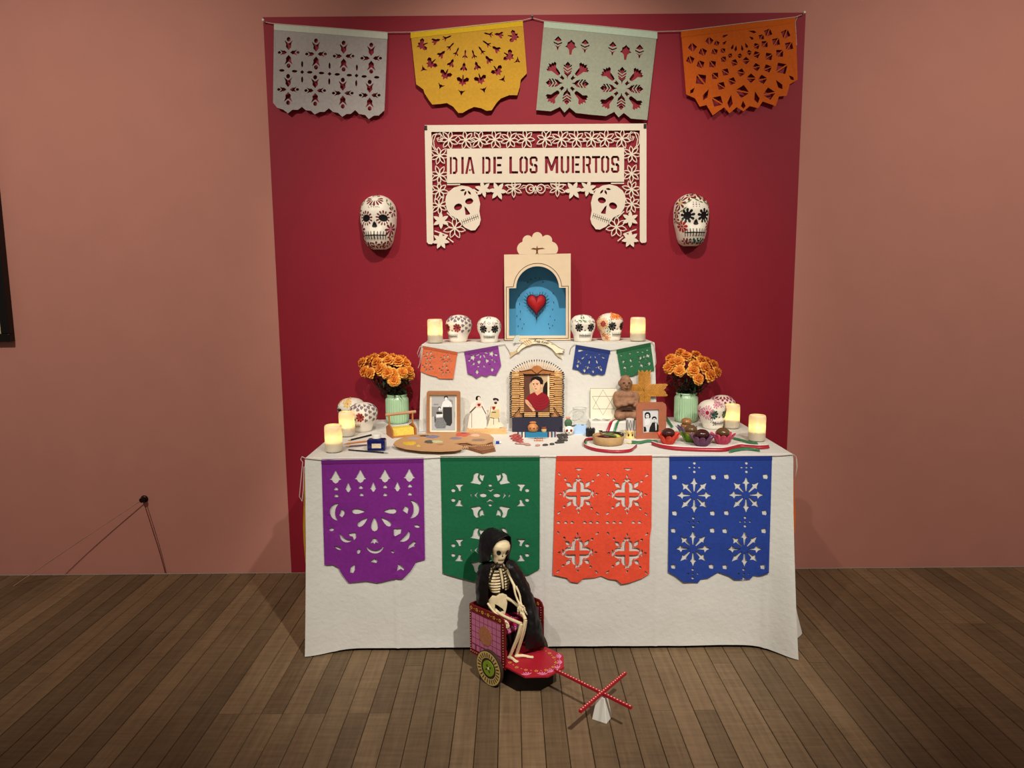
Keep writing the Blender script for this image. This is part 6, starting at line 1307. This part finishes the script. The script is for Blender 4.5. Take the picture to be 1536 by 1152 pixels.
for s in (-1, 1):
    y0 = s * .096
    P = [(-.336, .070), (-.150, .070), (-.150, .238), (-.158, .254), (-.172, .262), (-.336, .258)]
    pn_ = MB().prism(P, lambda x, z, d: (x, y0 - .003 + d, z), .006).build('side_panel', dred, cart, bevel=.0008)
    f = -1
    for face in (-1, 1):
        yy = y0 + face * .0031
        if face == -1 and s == -1 or face == -1 and s == 1 or face == 1:
            MB().prism([(-.324, .090), (-.170, .090), (-.170, .232), (-.324, .230)], lambda x, z, d: (x, yy + face * d, z), .0008).build('pink_field', cpink, pn_)
            q = MB()
            for i in range(8): x = -.324 + .154 * i / 7; q.prism(bar(x, .090, x, .231, .0012), lambda u, v, d: (u, yy + face * (.0008 + d), v), .0004)
            for i in range(7): z = .090 + .141 * i / 6; q.prism(bar(-.324, z, -.170, z, .0012), lambda u, v, d: (u, yy + face * (.0008 + d), v), .0004)
            for x, z in ((-.315, .09), (-.29, .09), (-.265, .09), (-.235, .09), (-.21, .09), (-.185, .09)): 
                for a_, b_ in (((x - .01, z), (x - .01, z + .022)), ((x - .01, z + .022), (x + .01, z + .022)), ((x + .01, z + .022), (x + .01, z))): q.prism(bar(*a_, *b_, .0022), lambda u, v, d: (u, yy + face * (.0010 + d), v), .0004)
            q.build('lattice_lines', wine_, pn_)
            MB().prism(elli(-.250, .163, .034, .036, 0, 24), lambda u, v, d: (u, yy + face * (.0012 + d), v), .0008).build('gold_medallion', mat('cart_old_gold', srgb(176, 112, 76), .6, .25, 120), pn_)
            q = MB()
            for i in range(6):
                x = -.325 + .150 * i / 5; floral(q, x, .246, 0, .0045, 5, lambda u, v, d: (u, yy + face * (.0002 + d), v))
                if i < 5: q.prism(elli(x + .0155, .246, .002, .002, 0, 6), lambda u, v, d: (u, yy + face * (.0002 + d), v), .0006)
            q.build('gold_flowers', gold, pn_)
            q = MB()
            for i in range(17):
                z = .080 + .155 * i / 16
                for x in (-.331, -.160): q.prism(elli(x, z, .0016, .0016, 0, 6), lambda u, v, d: (u, yy + face * (.0002 + d), v), .0006)
            for i in range(17): q.prism(elli(-.330 + .165 * i / 16, .080, .0016, .0016, 0, 6), lambda u, v, d: (u, yy + face * (.0002 + d), v), .0006)
            q.build('cream_dots', dots, pn_)['kind'] = 'stuff'
MB().box((-.333, 0, .166), (.006, .19, .185)).build('back_panel', dred, cart, bevel=.0008)
MB().box((-.278, 0, .138), (.106, .184, .094)).build('seat_box', cblk, cart)
MB().box((-.277, 0, .1875), (.112, .184, .007)).build('seat_board', hotp, cart, bevel=.001)
MB().box((-.2235, 0, .166), (.003, .184, .034)).build('seat_apron', hotp, cart)
q = MB()
for i in range(5):
    y = -.07 + .035 * i
    for k in range(-3, 4): q.prism(drop(y, .153, .022, .0065, PI / 2 + k * .42), lambda u, v, d: (-.2216 + d, u, v), .0008)
    for k in range(-2, 3): q.prism(drop(-.245 + .004 * k, y, .016, .005, k * .5), lambda u, v, d: (u, v, .1912 + d), .0008)
q.build('pale_petals', pale, cart)
for y in (-.045, .045): MB().lathe([(0, 0), (.026, 0), (.026, .003), (.010, .005), (0, .005)], 28, c=(-.225, y, .128), R=Matrix.Rotation(PI / 2, 4, 'Y')).build('black_roundel', mat('roundel_charcoal', srgb(30, 32, 34), .5), cart, 40)
tanw = mat('wheel_tan', srgb(200, 172, 104), .5, .1, 60); whg = mat('wheel_green', srgb(128, 156, 40), .5, .15, 60); whd = mat('wheel_dark', srgb(60, 40, 28), .6)
for s in (-1, 1):
    Rw = Matrix.Rotation(s * -PI / 2, 4, 'X') if 0 else Matrix.Rotation(PI / 2, 4, 'X'); ce = (-.212, s * .112 + (.006 if s < 0 else .006), .0635)
    wh = MB().lathe([(0, -.006), (.0635, -.006), (.0635, .006), (0, .006)], 44, c=(-.212, s * .115, .0635), R=Rw).build('wheel', whd, cart, 40)
    for sd in ((-1, 1)):
        yy = s * .115 + sd * .006
        def face(u, v, d, yy=yy, sd=sd): return (-.212 + u, yy + sd * d, .0635 + v)
        def annulus(r0, r1, n=44): return [(r1 * cos(2 * PI * i / n), r1 * sin(2 * PI * i / n)) for i in range(n)], [(r0 * cos(2 * PI * i / n), r0 * sin(2 * PI * i / n)) for i in range(n)]
        for nm, r0, r1, m_, t in (('tan_rim', .0375, .061, tanw, .0012), ('green_hub', 0, .0285, whg, .002)):
            q = MB(); n = 44
            if r0: q.add([face(r1 * cos(2 * PI * i / n), r1 * sin(2 * PI * i / n), t) for i in range(n)] + [face(r0 * cos(2 * PI * i / n), r0 * sin(2 * PI * i / n), t) for i in range(n)], [(i, (i + 1) % n, (i + 1) % n + n, i + n) for i in range(n)])
            else: q.prism(elli(0, 0, r1, r1, 0, 30), lambda u, v, d: face(u, v, d), t)
            q.build(nm, m_, wh)
        q = MB()
        for i in range(26): a = 2 * PI * i / 26; q.prism(bar(.0405 * cos(a), .0405 * sin(a), .0555 * cos(a), .0555 * sin(a), .0036), lambda u, v, d: face(u, v, .0013 + d), .0006)
        for i in range(4): a = PI / 2 * i + .5; q.prism(drop(.004 * cos(a), .004 * sin(a), .012, .008, a), lambda u, v, d: face(u, v, .0021 + d), .0006)
        q.build('dark_spoke_marks', whd, wh)
        MB().prism(elli(0, 0, .0045, .0045, 0, 12), lambda u, v, d: face(u, v, .0022 + d), .001).build('pale_hub_centre', dots, wh)
q = MB(); MB().box((.153, 0, PT - .002 + .004), (.325, .009, .009)).build('pole', cred, cart)
pb = Matrix.Rotation(math.atan2(.277, -.036), 4, 'Z')
MB().box((.205, 0, PT + .0112), (.282, .010, .009), pb).build('cross_bar', cred, cart)
q = MB()
for i in range(26): q.prism(elli(.004 + .305 * i / 25, 0, .0024, .0024, 0, 7), lambda u, v, d: (u, v, PT + .0066 + d), .0005)
for i in range(23):
    t = -.135 + .27 * i / 22; v_ = pb @ Vector((t, 0, 0)); q.prism(elli(.205 + v_.x, v_.y, .0024, .0024, 0, 7), lambda u, v, d: (u, v, PT + .0158 + d), .0005)
q.build('painted_dots', dots, cart)['kind'] = 'stuff'
sp_ = CO + Matrix.Rotation(CA, 3, 'Z') @ Vector((.196, .004, 0))
std = MB().box((0, 0, .0395), (.052, .046, .079), None, .52).build('display_stand', mat('white_lacquer', srgb(232, 228, 218), .5), bevel=.002); std.location = sp_; std.rotation_euler.z = CA + .25
tag(std, 'small white tapered block propping up the cart pole', 'stand')

# ================================================================ skeleton in a hooded black cape
c5 = crop(680, 780, 6.4); c6 = crop(680, 880, 5.236)
SR = Vector((-.05, -.945, .20))
skn = thing('skeleton_doll', 'ivory skeleton doll in a black hooded cape sitting in the red cart', 'doll', SR)
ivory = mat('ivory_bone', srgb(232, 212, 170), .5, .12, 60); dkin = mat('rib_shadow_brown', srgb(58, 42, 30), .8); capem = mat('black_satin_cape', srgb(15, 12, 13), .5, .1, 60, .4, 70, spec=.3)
def A5(x, y, Y): return ony(*c5(x, y), Y) - SR
def A6(x, y, Y): return ony(*c6(x, y), Y) - SR
def A6z(x, y, Z): return onz(*c6(x, y), Z) - SR
# skull
SK = [(0, .17, .24, .10), (.05, .20, .28, .14), (.16, .22, .30, .20), (.28, .25, .31, .28), (.38, .31, .32, .36), (.48, .345, .34, .44), (.60, .375, .38, .49), (.74, .37, .37, .48), (.86, .30, .30, .39), (.94, .20, .20, .26), (.985, .10, .10, .13), (1, 0, 0, 0)]
S = .093; MS = Matrix.Translation(A5(425, 398, -.965)) @ Matrix.Rotation(.48, 4, 'Z') @ Matrix.Rotation(.12, 4, 'Y') @ Matrix.Rotation(.12, 4, 'X')
q = MB(); q.grid([[MS @ skull_pt(SK, S, -PI + 2 * PI * i / 40, h) for i in range(41)] for h in HS]); sko = q.build('skull', ivory, skn, 60)
q = MB()
def dsk(a0, h0, P, off=.012):
    pts = [MS @ skull_pt(SK, S, a0 + x / .33, h0 + y, off) for x, y in P]; n = len(P); pts.append(MS @ skull_pt(SK, S, a0, h0, off)); q.add(pts, [(i, (i + 1) % n, n) for i in range(n)])
for s in (-1, 1): dsk(s * .5, .50, elli(0, 0, .088, .095, 0, 16), .024)
dsk(0, .37, [(0, .06), (.04, -.035), (0, -.02), (-.04, -.035)], .024)
q.build('eye_sockets', inkblk, sko, 60); q = MB()
[dsk((-.19 + .38 * (i + .5) / 12) / .33, .20, [(-.017, .008), (.017, .008), (.017, -.006), (-.017, -.006)], .026) for i in range(12)]
for i in range(8): dsk((-.18 + .36 * i / 7) / .33, .20, [(-.006, .04), (.006, .04), (.006, -.04), (-.006, -.04)], .026)
q.build('teeth_lines', dkin, sko)
# spine, ribs, pelvis
rc = A5(438, 575, -.945); Mr = Matrix.Translation(rc) @ Matrix.Rotation(.50, 4, 'Z') @ Matrix.Rotation(-.10, 4, 'Y')
MB().ell(rc, (.024, .018, .048), 18, 12, R=Matrix.Rotation(.5, 4, 'Z')).build('rib_gap_shade', dkin, skn, 60)  # dark brown body put in as the shade between the ribs
for i in range(8):
    t = i / 7; z = .047 - .082 * t; a_ = .028 + .013 * sin(PI * (t * .75 + .15)); b_ = .020 + .009 * sin(PI * (t * .8 + .1))
    for s in (-1, 1):
        P = []
        for j in range(15):
            u = j / 14; ang = PI / 2 - u * (PI * .93 - .5 * max(0, t - .7)); P.append(Mr @ Vector((s * a_ * cos(ang), b_ * sin(ang), z + .006 - .016 * u * (1 - .4 * t) + .006 * u * u)))
        MB().tube(P, [.0046] * 12 + [.0042, .0038, .0032], 7).build('rib', ivory, skn, 60)
MB().tube([Mr @ Vector((0, -.0185, .05)), Mr @ Vector((0, -.026, .02)), Mr @ Vector((0, -.027, -.022))], [.0055, .005, .0035], 8).build('breastbone', ivory, skn, 60)
q = MB(); sp0 = [A5(430, 395, -.95), A5(425, 480, -.925), A5(425, 700, -.925), A5(425, 800, -.93)]
for p_ in smoothpath(sp0, 6): q.ell(p_, (.0075, .0075, .0056), 10, 6)
q.build('spine', ivory, skn, 60)
for a_, b_ in (((440, 425, -.968), (365, 470, -.95)), ((470, 425, -.972), (520, 470, -.955))): MB().tube([A5(*a_), A5(*b_)], .0038, 8).build('collar_bone', ivory, skn, 60)
pel = cut_sheet('pelvis', [(345, 760), (372, 728), (410, 735), (440, 712), (478, 708), (512, 722), (514, 790), (505, 850), (488, 912), (462, 918), (430, 898), (392, 890), (360, 840), (346, 800)], [[(402, 800), (425, 812), (470, 845), (488, 872), (455, 888), (420, 888), (398, 850)]], lambda x, y: A5(x, y, -.958 - .012 * cos((x - 430) / 80)), ivory, skn, 22, .011, True)
md = pel.modifiers.new('bev', 'BEVEL'); md.width = .003; md.segments = 2
MB().ell(A5(425, 745, -.935), (.016, .012, .014), 12, 8).build('sacrum', ivory, skn, 60)
def limb(name, pts, rs, n=9): return MB().tube(smoothpath(pts, 5), [rs[min(len(rs) - 1, int(i / 5))] * (1 - (i % 5) / 5) + rs[min(len(rs) - 1, int(i / 5) + 1)] * ((i % 5) / 5) for i in range(5 * (len(pts) - 1) + 1)], n).build(name, ivory, skn, 60)
limb('upper_arm', [A5(520, 480, -.965), A5(550, 560, -.985), A5(588, 640, -1.0)], [.0055, .0042, .0055])
limb('forearm_bone', [A5(580, 630, -1.0), A5(598, 720, -1.01), A5(630, 798, -1.02)], [.0045, .0034, .0038]); limb('forearm_bone', [A5(600, 635, -1.0), A5(635, 715, -1.01), A5(648, 795, -1.02)], [.0042, .0032, .0036])
def hand(base, tips, Yb, Yt, thumb):
    hd = MB().ell(A5(base[0], base[1], Yb), (.0085, .005, .0085), 12, 8).build('hand', ivory, skn, 60)
    for (kx, ky), (tx, ty) in tips:
        q = MB(); P = [A5(base[0], base[1], Yb), A5(kx, ky, (Yb + Yt) / 2 - .006), A5((kx + tx) / 2, (ky + ty) / 2, Yt - .004), A5(tx, ty, Yt)]
        q.tube(P, [.0030, .0034, .0028, .0018], 7)
        for p_ in P[1:3]: q.ell(p_, .0036, 8, 6)
        q.build('finger', ivory, hd, 60)
hand((642, 812), [((622, 850), (620, 900)), ((640, 865), (655, 928)), ((662, 865), (690, 932)), ((680, 860), (708, 908)), ((672, 828), (690, 860))], -1.022, -1.024, None)
limb('upper_arm', [A5(350, 490, -.95), A5(310, 620, -.955), A5(320, 760, -.97)], [.0055, .0042, .005])
limb('forearm_bone', [A5(330, 800, -.98), A5(390, 880, -1.0), A5(490, 965, -1.02)], [.0042, .0034, .0036]); limb('forearm_bone', [A5(345, 830, -.98), A5(405, 905, -1.0), A5(492, 980, -1.02)], [.004, .0032, .0034])
hand((498, 985), [((503, 1015), (505, 1042)), ((512, 1015), (518, 1052)), ((522, 1008), (530, 1045)), ((526, 1000), (536, 1030)), ((518, 985), (532, 1005))], -1.022, -1.026, None)
limb('thigh_bone', [A5(485, 740, -.95), A5(560, 775, -.985), A5(640, 850, -1.015), A6(566, 258, -1.04)], [.0072, .0055, .005, .0068])
limb('thigh_bone', [A5(395, 860, -.96), A5(480, 920, -.99), A6(532, 292, -1.045)], [.0068, .0052, .0065])
limb('shin_bone', [A6(566, 262, -1.04), A6(540, 370, -1.035), A6z(492, 535, PT + .006)], [.0066, .0046, .005]); limb('shin_bone', [A6(574, 275, -1.036), A6(556, 370, -1.03), A6z(502, 535, PT + .006)], [.003, .0026, .003])
limb('shin_bone', [A6(532, 295, -1.045), A6(500, 400, -1.042), A6z(440, 548, PT + .006)], [.0064, .0046, .005]); limb('shin_bone', [A6(540, 310, -1.04), A6(515, 400, -1.036), A6z(450, 545, PT + .006)], [.003, .0026, .003])
for a_, b_ in (((492, 545), (622, 553)), ((436, 556), (500, 590))):
    q = MB(); P0, P1 = A6z(*a_, PT + .005), A6z(*b_, PT + .003); q.tube([P0, P0.lerp(P1, .4) + Vector((0, 0, .003)), P1], [.0062, .0058, .0030], 9); q.ell(P0, (.0065, .0065, .005), 10, 6)
    fo = q.build('foot', ivory, skn, 60); d = (P1 - P0).normalized(); sd = Vector((-d.y, d.x, 0))
    for k in range(5): MB().tube([P0.lerp(P1, .65) + sd * (k - 2) * .0022, P1 + sd * (k - 2) * .0034 + d * (.004 - abs(k - 2) * .001)], [.0018, .0012], 6).build('toe', ivory, fo, 60)
# cape
def cgrid(rows, name, sub=2, amp=.004):
    q = MB().grid([[A5(*p_) for p_ in r] for r in rows]); o = q.build(name, capem, skn, 180)
    md = o.modifiers.new('sub', 'SUBSURF'); md.levels = md.render_levels = 3
    tx = bpy.data.textures.get('cape_folds') or bpy.data.textures.new('cape_folds', 'CLOUDS'); tx.noise_scale = .022
    dm = o.modifiers.new('folds', 'DISPLACE'); dm.texture = tx; dm.strength = amp * 2; dm.texture_coords = 'LOCAL'
    md = o.modifiers.new('solid', 'SOLIDIFY'); md.thickness = .0015; return o
hood = [[(352, 392, -.985), (362, 310, -1.0), (392, 235, -1.005), (450, 172, -1.005), (530, 145, -1.0), (562, 160, -.985), (552, 240, -.975), (530, 310, -.97), (505, 385, -.968)],
        [(330, 400, -.975), (325, 300, -.985), (350, 210, -.985), (415, 130, -.985), (500, 118, -.98), (562, 150, -.965), (568, 240, -.955), (550, 320, -.95), (530, 395, -.95)],
        [(270, 410, -.955), (252, 290, -.955), (258, 160, -.95), (345, 72, -.95), (445, 95, -.95), (545, 142, -.945), (560, 240, -.935), (545, 330, -.93), (530, 400, -.93)],
        [(238, 412, -.93), (228, 280, -.925), (230, 108, -.915), (340, 48, -.915), (420, 78, -.915), (500, 130, -.915), (515, 240, -.91), (505, 330, -.91), (500, 405, -.91)],
        [(285, 415, -.90), (285, 300, -.885), (295, 200, -.88), (350, 140, -.88), (410, 145, -.88), (450, 180, -.885), (460, 260, -.885), (455, 340, -.89), (450, 410, -.90)],
        [(350, 415, -.895), (350, 320, -.88), (350, 260, -.876), (370, 230, -.875), (390, 235, -.875), (400, 250, -.877), (405, 300, -.878), (405, 350, -.882), (400, 412, -.895)]]
cgrid(hood, 'hood', 2, .003)
cape = [[(398, 405, -.985), (340, 410, -.975), (285, 412, -.945), (290, 405, -.90), (400, 395, -.885), (500, 390, -.90), (540, 370, -.94), (528, 385, -.965), (500, 400, -.98)],
        [(350, 470, -.995), (270, 470, -.985), (210, 490, -.945), (240, 470, -.885), (400, 450, -.87), (560, 430, -.88), (630, 400, -.94), (590, 430, -.985), (520, 455, -.992)],
        [(335, 600, -.995), (255, 600, -.99), (198, 620, -.95), (235, 620, -.875), (420, 600, -.86), (620, 560, -.87), (705, 510, -.945), (660, 560, -1.0), (560, 560, -.99)],
        [(330, 760, -.985), (255, 760, -.985), (204, 750, -.95), (240, 770, -.875), (440, 780, -.855), (680, 720, -.865), (770, 660, -.95), (720, 720, -1.01), (640, 690, -.985)],
        [(340, 850, -.97), (265, 845, -.975), (212, 820, -.945), (250, 860, -.88), (460, 880, -.86), (740, 880, -.87), (830, 830, -.955), (770, 880, -1.02), (690, 830, -.995)],
        [(350, 890, -.955), (275, 880, -.955), (222, 850, -.935), (260, 900, -.89), (480, 920, -.88), (790, 1040, -.89), (875, 1000, -.965), (800, 1060, -1.03), (700, 990, -1.02)],
        [(355, 905, -.945), (285, 895, -.945), (232, 862, -.93), (265, 915, -.895), (490, 930, -.885), (820, 1130, -.905), (902, 1130, -.968), (800, 1180, -1.03), (690, 1140, -1.025)],
        [(357, 910, -.942), (288, 900, -.942), (236, 866, -.928), (267, 920, -.897), (492, 932, -.886), (835, 1190, -.915), (915, 1218, -.965), (790, 1225, -1.0), (680, 1260, -1.005)]]
cgrid(cape, 'cape', 2, .005)
for P in ([(425, 405, -.995), (395, 470, -1.0), (370, 540, -1.0), (352, 600, -.998)], [(420, 408, -.996), (405, 450, -1.002), (400, 480, -1.003)], [(410, 452, -1.0), (440, 448, -1.0), (470, 455, -.998), (478, 430, -.995), (440, 430, -.998)]):
    MB().tube([A5(*p_) for p_ in P], .0022, 6).build('neck_tie', capem, skn, 60)

# ================================================================ eyelet with cord, and the framed picture at the left
e0 = ony(217, 748, 0); ey = thing('eyelet_knob', 'small dark wall knob low on the pink wall left of the table', 'knob', e0); dkm = mat('dark_bronze', srgb(46, 30, 28), .4, metal=.6)
RX90 = Matrix.Rotation(PI / 2, 4, 'X')
MB().lathe([(0, 0), (.017, 0), (.018, .004), (.015, .008), (.010, .010), (.009, .020), (.013, .024), (.012, .030), (0, .032)], 22, R=RX90).build('base', dkm, ey, 40)
cordm = mat('barrier_cord', srgb(176, 132, 112), .7)
P = smoothpath([e0 + Vector((0, -.022, .002)), ony(110, 818, -.075), ony(0, 893, -.150), ony(-110, 966, -.235)], 8)
bcd = MB().tube(P, .0022, 6).build('barrier_cord', cordm, smooth=60); tag(bcd, 'thin taut cord running from the wall knob down to the left', 'cord')
h0 = MB().tube(smoothpath([e0 + Vector((.004, -.022, -.004)), ony(229, 795, -.02), ony(240, 830, -.014), ony(248, 859.5, -.008)], 8), .0022, 6).build('hanging_cord', mat('dark_red_cord', srgb(120, 58, 46), .7), smooth=60); tag(h0, 'dark cord hanging from the wall knob to the floor', 'cord')
fx, fz = ony(23, 511, 0).x, ony(10, 512, 0).z
pf_ = thing('framed_picture', 'black framed picture cut off by the left edge of the view', 'picture', (fx - .4, 0, fz)); W_, H_ = .80, 1.02; bw = .038
blkf = mat('black_frame', srgb(14, 11, 11), .35)
for nm, cc, dd in (('frame_rail', (0, -.02, bw / 2), (W_, .04, bw)), ('frame_rail', (0, -.02, H_ - bw / 2), (W_, .04, bw)), ('frame_stile', (-W_ / 2 + bw / 2, -.02, H_ / 2), (bw, .04, H_ - 2 * bw)), ('frame_stile', (W_ / 2 - bw / 2, -.02, H_ / 2), (bw, .04, H_ - 2 * bw))):
    MB().box(cc, dd).build(nm, blkf, pf_, bevel=.003)
MB().box((0, -.009, H_ / 2), (W_ - 2 * bw, .012, H_ - 2 * bw)).build('mat_board', mat('aged_mat', srgb(206, 190, 140), .8), pf_)
MB().box((0, -.0165, H_ / 2), (W_ - 2 * bw - .06, .003, H_ - 2 * bw - .06)).build('print', mat('dark_olive_print', srgb(96, 92, 66), .6, .4, 9), pf_)

# small print and painted details that come as many tiny pieces count as one part
for o in bpy.data.objects:
    if o.type == 'MESH' and o.parent is not None and o.parent.name not in ('floor', 'wall_back') and 'kind' not in o:
        me = o.data; par = list(range(len(me.vertices)))
        def find(i):
            while par[i] != i: par[i] = par[par[i]]; i = par[i]
            return i
        for e in me.edges:
            a, b = find(e.vertices[0]), find(e.vertices[1])
            if a != b: par[a] = b
        if len({find(i) for i in range(len(par))}) > 1 and o.name.split('.')[0] not in ('lace_flower', 'lace_blossom', 'hand', 'finger', 'pelvis', 'foot', 'body', 'spine'): o['kind'] = 'stuff'
